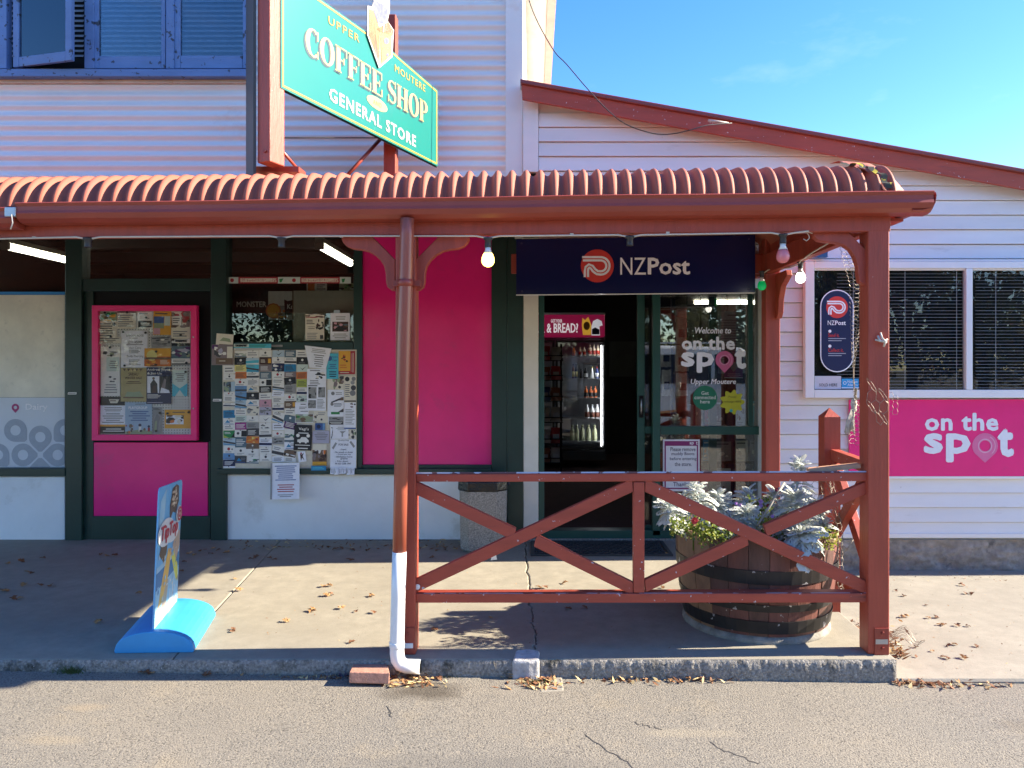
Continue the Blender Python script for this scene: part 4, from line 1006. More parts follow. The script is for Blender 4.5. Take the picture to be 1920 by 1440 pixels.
# ================================================================ FESTOON LIGHTS AND OTHER LIGHTS
fes = thing('festoon_lights', 'string of bulb sockets with coloured bulbs clipped along the underside of the verandah beam', 'string lights', P(915, 445, YF))
def dip(px): return [(px - 22, 442.5), (px - 9, 445), (px, 446), (px + 9, 445), (px + 22, 442.5)]
path = [(-60, 449)]
for px in (165, 528, 915, 1181, 1468):
    dz_ = -6 if px > 1400 else (-2 if px > 1000 else 0)
    path += [(x, y + dz_ + (2 if px < 300 else 0)) for x, y in dip(px)]
path += [(1515, 433.5)]
cp = [P(x, y, YF - .006) for x, y in path]
MB().tube(cp, .0045, 6).build('cord', M_cord, fes)
MB().tube([P(1515, 433.5, YF + .0), P(1560, 452, 3.75), P(1525, 472, 4.3), P(1502, 488, 4.62), P(1497, 496, 4.7), P(1480, 502, 4.9), P(1440, 506, 5.2), P(1428, 515, 5.26)], .0045, 6).build('cord', M_cord, fes)
M_sock = mat('bulb_socket', (.03, .03, .032), .5, var=.1)
def bulb_on(px, py, Y, m=None, neck=M_pvc, sc=1.0, lab=None, half=False):
    c = P(px, py, Y)
    MB().lathe(c, [(.022 * sc, .0), (.022 * sc, -.008), (.015 * sc, -.012), (.016 * sc, -.04 * sc), (.017 * sc, -.045 * sc)], 14).build('socket', M_sock, fes)
    if m is None: return
    z0 = -.046 * sc
    prof = [(.013, 0), (.014, -.012), (.021, -.028)]; glo = [(.0215, -.029), (.028, -.045), (.031, -.060), (.029, -.074), (.021, -.086), (.010, -.092), (0.0001, -.093)]
    o = MB().lathe(c, [(r * sc, z0 + z * sc) for r, z in prof], 16).build('bulb_base', neck, fes)
    o = MB().lathe(c, [(r * sc, z0 + z * sc) for r, z in glo], 16).build('bulb', m, fes)
    if lab: o['label'] = lab
bulb_on(165, 446, YF - .005); bulb_on(528, 446, YF - .005); bulb_on(1181, 443, YF - .005)
bulb_on(915, 446, YF - .005, mat('bulb_yellow', (.9, .6, .15), .3, var=0, emit=(1, .62, .12), estr=2.2), lab='lit yellow bulb')
bulb_on(1468, 439, YF - .005, mat('bulb_pink', (.75, .22, .24), .25, var=0), lab='pink bulb')
bulb_on(1501, 490, 4.68, mat('bulb_white', (.95, .93, .85), .3, var=0, emit=(1, .95, .85), estr=1.3), sc=1.0, lab='lit white bulb')  # lit bulb, its glass has emission of its own
bulb_on(1428.5, 508, 5.24, mat('bulb_green', (.0, .55, .16), .25, var=0, emit=(.0, .6, .15), estr=.06), sc=1.0, lab='green bulb')
for x, y in ((64, 446), (640, 443.5), (1072, 440), (1252, 437)): 
    c = P(x, y, YF - .004); MB().box((c.x - .008, c.y - .004, c.z - .004), (c.x + .008, c.y + .004, c.z + .006)).build('clip', M_cord, fes)
c = P(1512, 440, YF + .02); hk = MB().tube([c + Vector((0, 0, .025)), c + Vector((0, 0, .01)), c + Vector((.012, 0, -.004)), c + Vector((.014, 0, -.018)), c + Vector((0, 0, -.03)), c + Vector((-.014, 0, -.02))], .0022, 6)
top(hk, 'hook', M_cord, 'small screw hook under the verandah beam near the corner bracket', 'hook')
def tube_light(name, px0, py0, z, L_, label, along='Y', px=None):
    Y = (z - EYE) * F / (CY - py0); x = (px0 - CX) * Y / F
    t_ = thing(name, label, 'light', (x, Y, z), 'fluorescent tubes inside the shop')
    if along == 'Y':
        MB().tube([(x, Y, z), (x, Y + L_, z)], .035, 10).build('tube', M_lit, t_)
        MB().box((x - .05, Y - .03, z + .037), (x + .05, Y + L_ + .03, z + .09)).build('housing', M_cream, t_, bevel=.004)
        MB().box((x - .05, Y - .05, z - .04), (x + .05, Y - .002, z + .036)).build('end_cap', M_cream, t_, bevel=.006)
    else:
        MB().tube([(x, Y, z), (x + L_, Y, z)], .03, 10).build('tube', M_lit, t_)
        MB().box((x - .03, Y - .05, z + .035), (x + L_ + .03, Y + .05, z + .09)).build('housing', M_cream, t_, bevel=.004)
    MB().tube([(x, Y + .2, z + .09), (x, Y + .2, 2.999)], .004, 6).build('hanger', M_black, t_)
    return t_
tube_light('fluorescent_tube', 12, 462, 2.72, 1.25, 'lit fluorescent tube seen through the window left of the noticeboard cabinet')
tube_light('fluorescent_tube', 600, 462, 2.72, 1.35, 'lit fluorescent tube in the window above the stamps banner')
tube_light('fluorescent_tube', 1302, 567, 2.42, 1.3, 'long lit fluorescent tube behind the welcome lettering', 'X')
tube_light('fluorescent_tube', 1412, 567, 2.42, .6, 'lit fluorescent tube beside the brick red corner post', 'X')
tube_light('fluorescent_tube', 1268, 553, 2.6, .5, 'short lit tube under the end of the navy sign', 'X')
# ================================================================ PAPERS
Q = {'w': (.80, .78, .72), 'W': (.82, .83, .88), 'c': (.74, .69, .56), 'k': (.012, .012, .014), 'K': (.05, .05, .055), 'b': (.02, .22, .42), 'B': (.04, .10, .30), 'n': (.010, .018, .07), 't': (.08, .48, .60),
     'g': (.02, .22, .06), 'G': (.20, .20, .20), 's': (.10, .16, .20), 'o': (.62, .17, .03), 'O': (.74, .37, .04), 'y': (.76, .66, .22), 'l': (.42, .48, .08), 'r': (.38, .02, .03), 'p': (.60, .32, .38), 'm': (.32, .02, .22), 'v': (.09, .02, .12),
     'd': (.06, .025, .02), 'u': (.22, .17, .17), 'a': (.44, .56, .63), 'e': (.58, .68, .61), 'x': (.30, .30, .29), 'h': (.16, .10, .06), 'f': (.30, .36, .22), 'i': (.14, .30, .52), 'q': (.44, .42, .52)}
rp = random.Random(21)
def paper(name, label, cat, rect, Y, base, deco=(), rot=0, group=None, lift=.003, quad=None, curl=0.0):
    x0, y0, x1, y1 = rect; cx, cy = (x0 + x1) / 2, (y0 + y1) / 2; w, h = x1 - x0, y1 - y0
    cr, sr = math.cos(R(rot)), math.sin(R(rot)); mats = []; mb = MB()
    def mi(c):
        m = ink(*Q[c]) if isinstance(c, str) else ink(*c)
        if m not in mats: mats.append(m)
        return mats.index(m)
    lay = [0]
    def fn(u, v):
        if quad: a, b, c, d = quad; X = (a[0] * (1 - u) + b[0] * u) * (1 - v) + (d[0] * (1 - u) + c[0] * u) * v; Yp = (a[1] * (1 - u) + b[1] * u) * (1 - v) + (d[1] * (1 - u) + c[1] * u) * v
        else: dx, dy = (u - .5) * w, (v - .5) * h; X, Yp = cx + dx * cr - dy * sr, cy + dx * sr + dy * cr
        p = P(X, Yp, Y); p.y -= lift * v + curl * v * v + lay[0] * (.0001 if not curl else .0003); return p
    n = 14 if curl else 1
    for i in range(n): mb.ngon([fn(0, i / n), fn(1, i / n), fn(1, (i + 1) / n), fn(0, (i + 1) / n)], mi(base))
    if not curl: a = [fn(u, v) + Vector((0, .0006, 0)) for u, v in ((0, 0), (1, 0), (1, 1), (0, 1))]; mb.ngon(a[::-1], mi(base))
    for d in deco:
        lay[0] += 1; k = d[0]
        if k == 'r': mb.ngon([fn(d[1], d[2]), fn(d[3], d[2]), fn(d[3], d[4]), fn(d[1], d[4])], mi(d[5]))
        elif k == 'l':
            for i in range(d[5]):
                v = d[2] + (d[4] - d[2]) * (i + .5) / d[5]; hh = (d[4] - d[2]) / d[5] * .22
                ua, ub = d[1], d[3]
                if len(d) > 7: s_ = rp.uniform(0, .22) * (ub - ua); ua, ub = ua + s_, ub - s_
                else: ub -= rp.uniform(0, .35) * (ub - ua)
                mb.ngon([fn(ua, v - hh), fn(ub, v - hh), fn(ub, v + hh), fn(ua, v + hh)], mi(d[6]))
        elif k == 't': put_text(mb, d[1], d[2], d[3], d[4], d[5], fn, mi(d[6]), bold=d[7] if len(d) > 7 else .0)
        elif k == 'd': mb.ngon([fn(d[1] + d[3] * math.cos(R(t)) * (h / w), d[2] + d[3] * math.sin(R(t))) for t in range(0, 360, 30)], mi(d[4]))
        elif k == 'p': mb.ngon([fn(*q_) for q_ in d[1]], mi(d[2]))
        elif k == 'n':
            for i in range(d[6]):
                u0, v0 = rp.uniform(d[1], d[3]), rp.uniform(d[2], d[4]); ww, hh = (d[3] - d[1]) * rp.uniform(.1, .35), (d[4] - d[2]) * rp.uniform(.1, .35)
                pts = [(min(max(u0 + ww * math.cos(R(t)) * rp.uniform(.5, 1), d[1]), d[3]), min(max(v0 + hh * math.sin(R(t)) * rp.uniform(.5, 1), d[2]), d[4])) for t in range(0, 360, 60)]
                lay[0] += .3; mb.ngon([fn(*q_) for q_ in pts], mi(rp.choice(d[5])))
    return top(mb, name, mats, label, cat, group, recalc=False)
# ---------------- pinboard full of business cards
YB_ = YP - .006
pin = thing('pinboard', 'cream pinboard under the window crowded with business cards and flyers', 'noticeboard', P(543, 879, YB_))
MB().prism([P(417, 656.5, YB_), P(668.5, 655.5, YB_), P(668.5, 879, YB_), P(418, 879, YB_)], (0, .014, 0)).build('board', mat('pinboard_cream', (.66, .61, .49), .8, var=.1, vs=20, stain=((.10, .09, .08), 60, .66)), pin)
M_pins = mat('pin_black', (.01, .01, .01), .4, var=0)
bx = lambda x: 400 + x / 5.539
by = lambda y: 640 + y / 5.539
ORDL = 'first second third fourth fifth sixth seventh eighth ninth tenth eleventh twelfth thirteenth fourteenth fifteenth sixteenth seventeenth'.split()
ORD = ['first', 'second', 'third', 'fourth', 'fifth', 'sixth', 'seventh']
cards = {
 0: (105, 228, [(250, 335, 'w', 'n', 'white card with faint script'), (340, 402, 'w', 'D', 'white card with one dark blot'), (420, 522, 's', 'N', 'grey and blue photo card'), (522, 565, 'w', 'R', 'white card with red corner'), (565, 625, 'w', 'L', 'plain white text card'), (640, 680, 'w', 'B', 'white card with dark stripes'), (715, 795, 'b', 'L', 'sky blue card'), (798, 868, 'w', 'I', 'white card with blue sketch'), (868, 918, 'w', 'n', 'white card with two words'), (928, 1002, 'g', 'K', 'green card with black corner'), (1005, 1082, 'a', 'S', 'grey striped card'), (1082, 1160, 'w', 'R', 'white card with red and black icons'), (1162, 1228, 'i', 'D', 'cornflower blue card'), (1230, 1296, 'n', 'L', 'dark navy card'), (1297, 1312, 'W', '', 'sliver of white card')]),
 1: (222, 348, [(100, 162, 'w', 'F', 'white card with green photo strip'), (166, 242, 'k', 'D', 'black card with pale figure'), (245, 312, 'y', 'L', 'pale yellow card'), (318, 386, 'o', 'L', 'bright orange card'), (390, 462, 'w', 'R', 'white card with a red drawing'), (462, 528, 'i', 'B', 'blue fading photo card'), (530, 612, 'i', 'S', 'blue striped card'), (612, 695, 'a', 'S', 'white card with blue and black swoosh'), (698, 768, 'w', 'n', 'white card with grey words'), (772, 838, 'e', 'L', 'pale green card'), (842, 916, 'm', 'L', 'magenta card'), (920, 992, 'w', 'H', 'white card with black right half'), (995, 1100, 's', 'L', 'dark slate card'), (1104, 1182, 'w', 'D', 'white card with key drawing'), (1190, 1266, 'K', 'I', 'dark card with blue edge')]),
 2: (342, 474, [(95, 162, 'w', 'n', 'white card with thin logo'), (166, 240, 'w', 'T', 'white card with teal band'), (240, 318, 't', 'S', 'turquoise card with black edge'), (320, 388, 'w', 'B', 'white card with black underline'), (390, 460, 'w', 'L', 'white card with bold heading'), (462, 528, 'c', 'I', 'beige and blue card'), (530, 604, 'k', 'D', 'black card with white dot'), (606, 672, 'w', 'I', 'white card with blue mountain logo'), (676, 770, 'c', 'N2', 'cream card with scribbled pattern'), (772, 832, 'w', 'D', 'white card with curling line'), (840, 902, 'x', 'L', 'grey card'), (904, 982, 'K', 'L', 'charcoal card'), (985, 1058, 'o', 'N3', 'orange photo card'), (1060, 1116, 'h', 'D', 'olive brown card'), (1118, 1188, 'w', 'D', 'white card with house logo'), (1188, 1268, 'w', 'F', 'white card with olive wave')]),
 3: (478, 606, [(92, 160, 'w', 'D', 'white card with round logo'), (164, 242, 'd', 'O', 'dark brown card with orange picture'), (244, 314, 'u', 'L', 'mauve grey card'), (316, 388, 's', 'L', 'slate blue card'), (390, 462, 'w', 'H', 'white card with dark pattern'), (465, 532, 'k', 'L', 'black card with small text'), (535, 602, 'w', 'n', 'plain white card'), (605, 682, 'p', 'D', 'pink card'), (684, 766, 'q', 'N2', 'lavender card with line drawing'), (768, 840, 'w', 'V', 'white card with a tick'), (845, 918, 'w', 'N4', 'white card with black figures'), (920, 1006, 'w', 'B', 'white card with navy band'), (1008, 1092, 'W', 'B', 'white card with slanted grey stripe'), (1098, 1166, 'w', 'n', 'white card with tiny text'), (1168, 1246, 'w', 'D', 'white card with two small squares')]),
 4: (612, 736, [(92, 162, 'a', 'V', 'light blue card with bird'), (164, 228, 'w', 'D', 'white card with scattered marks'), (228, 312, 'n', 'N5', 'dark blue photo card'), (314, 382, 'w', 'R', 'white card with dark red diamond'), (384, 440, 'w', 'n', 'white card with pale text'), (438, 512, 'w', 'S', 'white card with black swoosh'), (514, 572, 'W', 'n', 'white card with short heading'), (574, 642, 'w', 'L', 'cream card with one line'), (648, 724, 'w', 'B', 'white card with underlined heading'), (736, 842, 'w', 'S', 'tilted white card with black lines'), (848, 920, 'W', 'n', 'white card with grey sketch'), (928, 994, 'w', 'R', 'white card with red flowers'), (998, 1068, 'x', 'N4', 'grey card with animal drawing'), (1085, 1192, 'w', 'B', 'tilted white card with navy bands'), (1194, 1250, 'W', 'L', 'white card with faint lines')]),
 5: (738, 860, [(92, 166, 's', 'L', 'blue grey card'), (168, 236, 'w', 'B', 'white card with black band'), (236, 314, 'b', 'L', 'strong blue card'), (314, 372, 'u', 'L', 'brown strip card'), (374, 446, 'k', 'D', 'tilted black card'), (448, 542, 'x', 'L', 'pale grey card full of text'), (546, 618, 'w', 'R', 'white card with red signature'), (620, 692, 'h', 'O', 'orange brown card'), (696, 762, 'w', 'n', 'white card with arch logo'), (768, 838, 's', 'D', 'tilted dark grey card'), (826, 908, 'v', 'L', 'tilted purple card'), (910, 1044, 'w', 'F', 'white card with green hill photo'), (1044, 1122, 'W', 'I', 'white card with blue top'), (1128, 1198, 'h', 'N5', 'tilted dark photo card'), (1200, 1252, 'w', 'L', 'white card with small print')]),
 6: (864, 984, [(92, 162, 'w', 'n', 'white card with fine text'), (164, 238, 'k', 'D', 'black card with white column'), (240, 314, 'e', 'V', 'pale cyan card'), (318, 390, 'o', 'L', 'orange card with red base'), (394, 474, 'l', 'L', 'lime card with black base'), (480, 560, 'w', 'B', 'white card with navy bar'), (562, 628, 'e', 'N2', 'pale photo card')]),
}
for ci, (xa, xb_, lst) in cards.items():
    for r_, (ya, yb, base, st, desc) in enumerate(lst):
        dk = 'w' if base in 'knKdsvmhBgu' else 'K'; de = []
        if st in ('L', 'n'): de.append(('l', .12, .2, .88, .85, 4 if st == 'L' else 2, dk if st == 'L' else 'G'))
        if st == 'D': de += [('d', .5, .4, .17, dk), ('l', .2, .68, .8, .92, 2, 'G')]
        if st == 'R': de += [('d', .45, .45, .2, 'r'), ('d', .75, .5, .1, 'k'), ('l', .15, .75, .9, .95, 1, 'G')]
        if st == 'B': de += [('r', 0, .55, 1, .85, 'n' if rp.random() < .5 else 'K'), ('l', .1, .12, .85, .45, 2, 'G')]
        if st == 'S': de += [('p', [(0, .35), (1, .62), (1, .85), (0, .6)], 'K'), ('p', [(0, .7), (1, .9), (1, 1), (0, .85)], 'b'), ('l', .1, .05, .8, .3, 2, 'G')]
        if st == 'T': de += [('r', 0, .1, 1, .4, 'a'), ('p', [(0, .5), (1, .35), (1, .75), (0, .9)], 't')]
        if st == 'I': de += [('p', [(.15, .7), (.35, .25), (.6, .7)], 'b'), ('r', .1, .82, .9, .9, 'B'), ('l', .5, .2, .95, .6, 2, 'G')]
        if st == 'F': de += [('n', 0, .4, 1, .8, ['f', 'g', 'K', 's'], 9), ('r', 0, .85, 1, 1, 's')]
        if st == 'H': de += [('r', .55, .1, 1, .95, 'k'), ('d', .28, .5, .2, 'K')]
        if st == 'K': de += [('p', [(.65, .9), (1, .2), (1, 1)], 'k'), ('p', [(0, 1), (0, .6), (.5, 1)], 'l'), ('l', .1, .15, .7, .5, 2, 'w')]
        if st == 'O': de += [('r', .7, .2, .95, .8, 'O'), ('l', .1, .3, .6, .75, 3, 'c')]
        if st == 'V': de += [('p', [(.3, .4), (.5, .65), (.85, .25), (.52, .8)], 'K')]
        if st == 'N': de += [('n', 0, 0, .65, 1, ['K', 'k', 'x', 'f'], 12), ('r', .66, 0, 1, 1, 'a')]
        if st == 'N2': de += [('n', .05, .05, .95, .95, ['K', 'G', 'x'], 7)]
        if st == 'N3': de += [('n', 0, .1, .9, .9, ['O', 'r', 'y'], 9)]
        if st == 'N4': de += [('n', .1, .2, .9, .8, ['k', 'K'], 5)]
        if st == 'N5': de += [('n', 0, .1, 1, .9, ['s', 'u', 'w', 'k'], 10)]
        tilt = 12 if 'tilted' in desc else rp.uniform(-2.2, 2.2)
        if 'purple' in desc: tilt = 14
        if 'tilted black' in desc: tilt = -6
        lab = '%s, %s from the top in the %s pinboard column' % (desc, ORDL[r_], ORD[ci])
        paper('business_card', lab, 'card', (bx(xa + rp.uniform(-3, 3)), by(ya), bx(xb_ + rp.uniform(-3, 3)), by(yb)), YB_ - .001 - .0015 * (r_ % 3), base, de, tilt, 'business cards on the pinboard')
        if rp.random() < .6:
            c = P(bx((xa + xb_) / 2 + rp.uniform(-8, 8)), by(ya + 4), YB_ - .005); MB().tube([c, c + Vector((0, -.005, 0))], .0035, 6).build('pin', M_pins, pin)
def flyer(label, rc, base, deco=(), rot=0, quad=None, d=.006, name='flyer', curl=0, Y=None, lift=.003, cat='flyer', group='flyers on the pinboard'):
    return paper(name, label, cat, rc, (YB_ if Y is None else Y) - d, base, deco, rot, group, lift, quad, curl)
X = lambda a, b, c, d: (bx(a), by(b), bx(c), by(d))
flyer('crooked white notice sticking up above the pinboard top edge', X(950, 45, 1230, 300), 'W', [('l', .2, .08, .85, .3, 3, 'x', 1), ('l', .25, .34, .85, .95, 6, 'G', 1)], quad=[(bx(948), by(42)), (bx(1228), by(75)), (bx(1170), by(285)), (bx(998), by(272))], d=.011)
flyer('white notice sheet with four grey photos in the middle of the pinboard', X(972, 285, 1172, 720), 'W', [('l', .15, .02, .9, .07, 1, 'G'), ('n', .28, .08, .95, .24, ['k', 'w', 'K', 'k'], 12), ('l', .15, .26, .8, .38, 3, 'G'), ('l', .05, .38, .7, .43, 1, 'K'), ('r', .08, .44, .5, .71, 'x'), ('n', .08, .44, .5, .71, ['k', 'G', 'K'], 8), ('r', .6, .44, .95, .68, 'G'), ('n', .6, .44, .95, .68, ['K', 'x'], 7), ('r', .08, .75, .48, .94, 'G'), ('n', .08, .75, .48, .94, ['k', 'x'], 8), ('l', .55, .72, .95, .95, 7, 'x')], d=.009, rot=.5)
flyer('light blue flyer headed hydro clear near the orange poster', X(1176, 125, 1300, 390), 't', [('d', .25, .2, .1, 'B'), ('t', 'Hydro', .42, .1, .95, .2, 'B', .02), ('t', 'Clear', .45, .22, .9, .31, 'B', .02), ('l', .15, .4, .9, .62, 3, 'B', 1), ('l', .1, .68, .95, .95, 3, 'n', 1)], d=.01)
flyer('small orange poster with red borders at the pinboard top right corner', X(1300, 100, 1472, 342), 'r', [('r', 0, 0, .72, .86, 'O'), ('n', .18, .16, .58, .48, ['h', 'd', 'r', 'o'], 8), ('l', .1, .56, .62, .76, 2, 'o'), ('l', .08, .9, .66, .96, 1, 'c'), ('r', .76, .1, .79, .9, 'p'), ('r', .86, .08, .9, .92, 'c')], d=.006)
flyer('cream scribbled leaflet under the light blue flyer', X(1185, 362, 1355, 500), 'c', [('n', .3, .0, 1, 1, ['h', 'f', 'K', 'u'], 16)], d=.004)
flyer('white flyer with a brush picture and green block', X(1186, 502, 1356, 780), 'W', [('d', .33, .14, .07, 'G'), ('l', .5, .08, .95, .2, 2, 'G'), ('p', [(.2, .46), (.7, .33), (.98, .27), (.98, .4), (.7, .4), (.25, .5)], 'K'), ('d', .88, .34, .06, 'h'), ('d', .28, .54, .06, 'G'), ('l', .4, .5, .95, .64, 3, 'K'), ('p', [(.62, .84), (.98, .7), (.98, .84)], 'K'), ('r', .22, .83, .75, .92, 'g')], d=.006)
flyer('tall white price list with round grey pictures by the right frame', X(1360, 362, 1482, 910), 'c', [('d', .25, .055, .045, 'k'), ('d', .8, .05, .04, 'G'), ('d', .72, .12, .04, 'x'), ('d', .78, .22, .05, 'K'), ('d', .72, .32, .055, 'G'), ('l', .08, .14, .5, .4, 7, 'G'), ('r', 0, .46, 1, .485, 'k'), ('r', 0, .5, 1, 1, 'W'), ('n', .5, .5, 1, .6, ['h', 'u', 'k'], 6), ('l', .1, .62, .9, .92, 10, 'x'), ('r', 0, .975, 1, 1, 'B')], d=.007)
flyer('black and white landscape strip flyer at right of the pinboard', X(1195, 775, 1356, 866), 'W', [('r', .04, .08, .97, .62, 'x'), ('n', .04, .2, .97, .5, ['k', 'K', 'G'], 12), ('r', .04, .62, .97, .98, 'K'), ('l', .1, .68, .9, .9, 2, 'w', 1)], d=.006)
flyer('white flyer with tree sketch above the for sale notice', X(1215, 868, 1405, 1012), 'W', [('n', .02, .15, .14, .98, ['k', 'K'], 6), ('l', .3, .12, .95, .4, 3, 'x', 1), ('p', [(.5, .45), (.85, .45), (.7, .6), (.7, .85), (.62, .85), (.62, .6)], 'x')], d=.006)
flyer('cream patterned scrap left of the right frame', X(1405, 922, 1484, 1012), 'c', [('n', 0, 0, 1, 1, ['f', 'K', 'h'], 9)], d=.004)
flyer('landscape photo flyer above the black poster', X(850, 755, 1040, 845), 'W', [('r', .02, .02, .98, .94, 'f'), ('n', .02, .02, .98, .94, ['e', 'x', 'g', 'h', 'f'], 14)], d=.005)
flyer('white notice with two bold headings left of the grey photo sheet', X(850, 632, 990, 756), 'W', [('l', .4, .1, .95, .25, 1, 'k'), ('l', .3, .35, .95, .6, 2, 'G'), ('l', .4, .7, .95, .82, 1, 'k')], d=.006)
flyer('cream notice with round stamp below the grey photo sheet', X(1042, 722, 1192, 842), 'c', [('n', .0, .3, .3, 1, ['K', 'h'], 5), ('d', .55, .75, .09, 'K'), ('l', .3, .1, .9, .4, 2, 'G')], d=.005)
flyer('dark blue photo card beside the black poster', X(1058, 850, 1162, 922), 'B', [('d', .35, .5, .3, 'n'), ('r', .75, 0, 1, 1, 'i')], d=.006)
flyer('plain white typed notice right of the black poster', X(1030, 928, 1206, 1060), 'q', [('l', .12, .12, .9, .75, 5, 'G', 1)], d=.007)
flyer('photo flyer of riders with orange foot at the pinboard bottom', X(1030, 1066, 1178, 1290), 'c', [('r', 0, .28, 1, .82, 'h'), ('n', 0, .28, 1, .82, ['o', 'k', 'w', 'd', 'u'], 16), ('r', 0, .82, 1, 1, 'O')], d=.006)
flyer('small cyan ticket hanging below the pinboard edge', X(1016, 1292, 1172, 1342), 'b', [('l', .1, .2, .9, .8, 2, 't')], d=.036)
flyer('black poster with white delivery van drawing', X(838, 868, 1022, 1132), 'k', [('t', "Vegi's", .25, .1, .82, .24, 'w', .03), ('l', .2, .28, .85, .36, 1, 'w', 1), ('d', .22, .42, .07, 'w'), ('d', .8, .42, .07, 'w'), ('p', [(.2, .68), (.2, .58), (.35, .56), (.42, .48), (.68, .48), (.78, .56), (.84, .6), (.84, .68)], 'w'), ('d', .35, .68, .045, 'w'), ('d', .68, .68, .045, 'w'), ('r', .08, .78, .92, .81, 'w'), ('r', .25, .9, .8, .94, 'w')], rot=2, d=.012)
flyer('white card with red dancer beside the black poster foot', X(880, 1142, 962, 1252), 'W', [('p', [(.3, .2), (.5, .3), (.8, .15), (.6, .45), (.75, .9), (.5, .6), (.3, .9)], 'd'), ('d', .45, .18, .08, 'r')], rot=-8, d=.007)
fs = X(1216, 1018, 1484, 1312)
flyer('white handwritten for sale notice with tear off tabs', fs, 'W', [('t', 'Quality Hay', .3, .01, .72, .07, 'K', .01), ('t', 'FOR SALE', .32, .15, .7, .22, 'n', .02), ('p', [(.06, .3), (.2, .1), (.26, .14), (.12, .36)], 'x'), ('p', [(.74, .1), (.8, .05), (.96, .24), (.9, .3)], 'x'), ('t', '- Organic', .36, .33, .62, .39, 'n', .01), ('t', '- No weeds or clover', .14, .42, .88, .48, 'n', .01), ('t', '- Good pea hay', .24, .5, .8, .56, 'n', .01), ('t', '- Old fashion horse', .18, .58, .86, .64, 'n', .01), ('t', 'grasses', .4, .66, .68, .72, 'n', .01), ('t', '- No dust', .2, .74, .7, .79, 'n', .01), ('t', 'Ph 021 538 1947', .2, .82, .82, .88, 'n', .01)], d=.014, curl=.008)
mb = MB(); Y_ = YB_ - .036
for i in range(6):
    x = bx(1218 + i * 42); e = rp.uniform(-2, 2)
    mb.ngon([P(x, by(1312), Y_), P(x + 7, by(1312), Y_), P(x + 6.4 + e * .3, by(1378 + e * 4), Y_ - .012 - rp.uniform(0, .01)), P(x - 1 + e * .3, by(1384 + e * 4), Y_ - .012)], 0)
    for k in range(2): mb.ngon([P(x + 1.5 + k * 2.6, by(1322), Y_ - .004), P(x + 2.3 + k * 2.6, by(1322), Y_ - .004), P(x + 2 + k * 2.6, by(1366), Y_ - .013), P(x + 1.2 + k * 2.6, by(1366), Y_ - .013)], 1)
top(mb, 'tear_off_tabs', [ink(*Q['W']), ink(*Q['G'])], 'row of cut paper tabs hanging below the for sale notice', 'paper tabs', recalc=False)
flyer('white plastic sleeved notice with red text hanging below the pinboard', (508, 868, 562, 935), 'W', [('r', .0, .0, .06, 1, 'x'), ('l', .14, .06, .9, .5, 8, 'B', 1), ('l', .16, .58, .9, .82, 4, 'r', 1), ('l', .25, .86, .8, .95, 2, 'G', 1)], d=.048, curl=.02, name='notice', rot=-1, cat='notice')
flyer('teal and green strip flyer above the pinboard left end', X(212, 26, 602, 88), 't', [('r', 0, .02, .4, .55, 'e'), ('t', 'THERMFIT', .03, .1, .37, .48, 'k', .05), ('l', .42, .12, .95, .6, 3, 'g'), ('r', 0, .72, 1, 1, 'w'), ('l', .05, .76, .95, .95, 1, 'K')], d=.004, name='leaflet')
flyer('brown photo leaflet overlapping the green post left of the pinboard', (397, 646, 437, 684.5), 'u', [('r', .02, .02, .28, .2, 'v'), ('n', .12, .1, .7, .62, ['K', 'w', 'd', 'q'], 9), ('r', .72, .1, .98, .7, 'c'), ('r', .2, .66, .98, .95, 'h'), ('l', .35, .76, .7, .84, 1, 'c')], d=.012, name='leaflet')
flyer('pale leaflet with green drawing tucked behind the brown leaflet', (405, 626, 437, 660), 'c', [('p', [(.2, .4), (.4, .2), (.8, .25), (.9, .45), (.5, .4)], 'f'), ('l', .2, .55, .9, .8, 3, 'h')], d=.008, name='leaflet', rot=4)
flyer('tiny white label strip on the green rail above the pinboard', (508, 646.5, 530, 650.5), 'x', [('l', .1, .2, .9, .8, 1, 'G')], d=.002, name='label_strip', Y=YP + .01, cat='label', group='label strips')
flyer('small white label strip on the green post left of the pinboard', (399.5, 748, 415.5, 752.5), 'w', [('l', .05, .2, .95, .8, 1, 'k')], d=.002, name='label_strip', Y=YP, cat='label', group='label strips')
flyer('small white label strip on the green post beside the frosted window', (127.5, 735.5, 143.5, 739.5), 'w', [('l', .05, .2, .95, .8, 1, 'k')], d=.002, name='label_strip', Y=YP, cat='label', group='label strips')
# ---------------- pink noticeboard cabinet
YC = YP - .03
cab = thing('notice_cabinet', 'pink framed notice cabinet with glass front hung on the black doorway board', 'noticeboard', P(270, 826, YC))
fr = MB()
def frm(x0, y0, x1, y1, ix0, iy0, ix1, iy1, Y, d):
    o_ = [(x0, y0), (x1, y0), (x1, y1), (x0, y1)]; i_ = [(ix0, iy0), (ix1, iy0), (ix1, iy1), (ix0, iy1)]
    for k in range(4):
        j = (k + 1) % 4; MB_ = MB().prism([P(*o_[k], Y), P(*o_[j], Y), P(*i_[j], Y), P(*i_[k], Y)], (0, d, 0)); MB_.build('frame', M_pinkf, cab, bevel=.002)
frm(172, 572.5, 368.5, 826, 183.5, 583, 357.5, 815, YC, .045)
M_peg = mat('pegboard_white', (.62, .62, .58), .5, var=.03)
MB().rect(182, 581, 359, 817, YC + .036, .008).build('backing', M_peg, cab)
ph = MB()
for i in range(33):
    for j in range(44):
        c = P(186.5 + i * 5.2, 586 + j * 5.25, YC + .0354); r = .0042
        ph.ngon([c + Vector((r * math.cos(R(t)), 0, r * math.sin(R(t)))) for t in range(0, 360, 60)], 0)
o = ph.build('peg_hole', M_black, cab, recalc=False); o['kind'] = 'stuff'
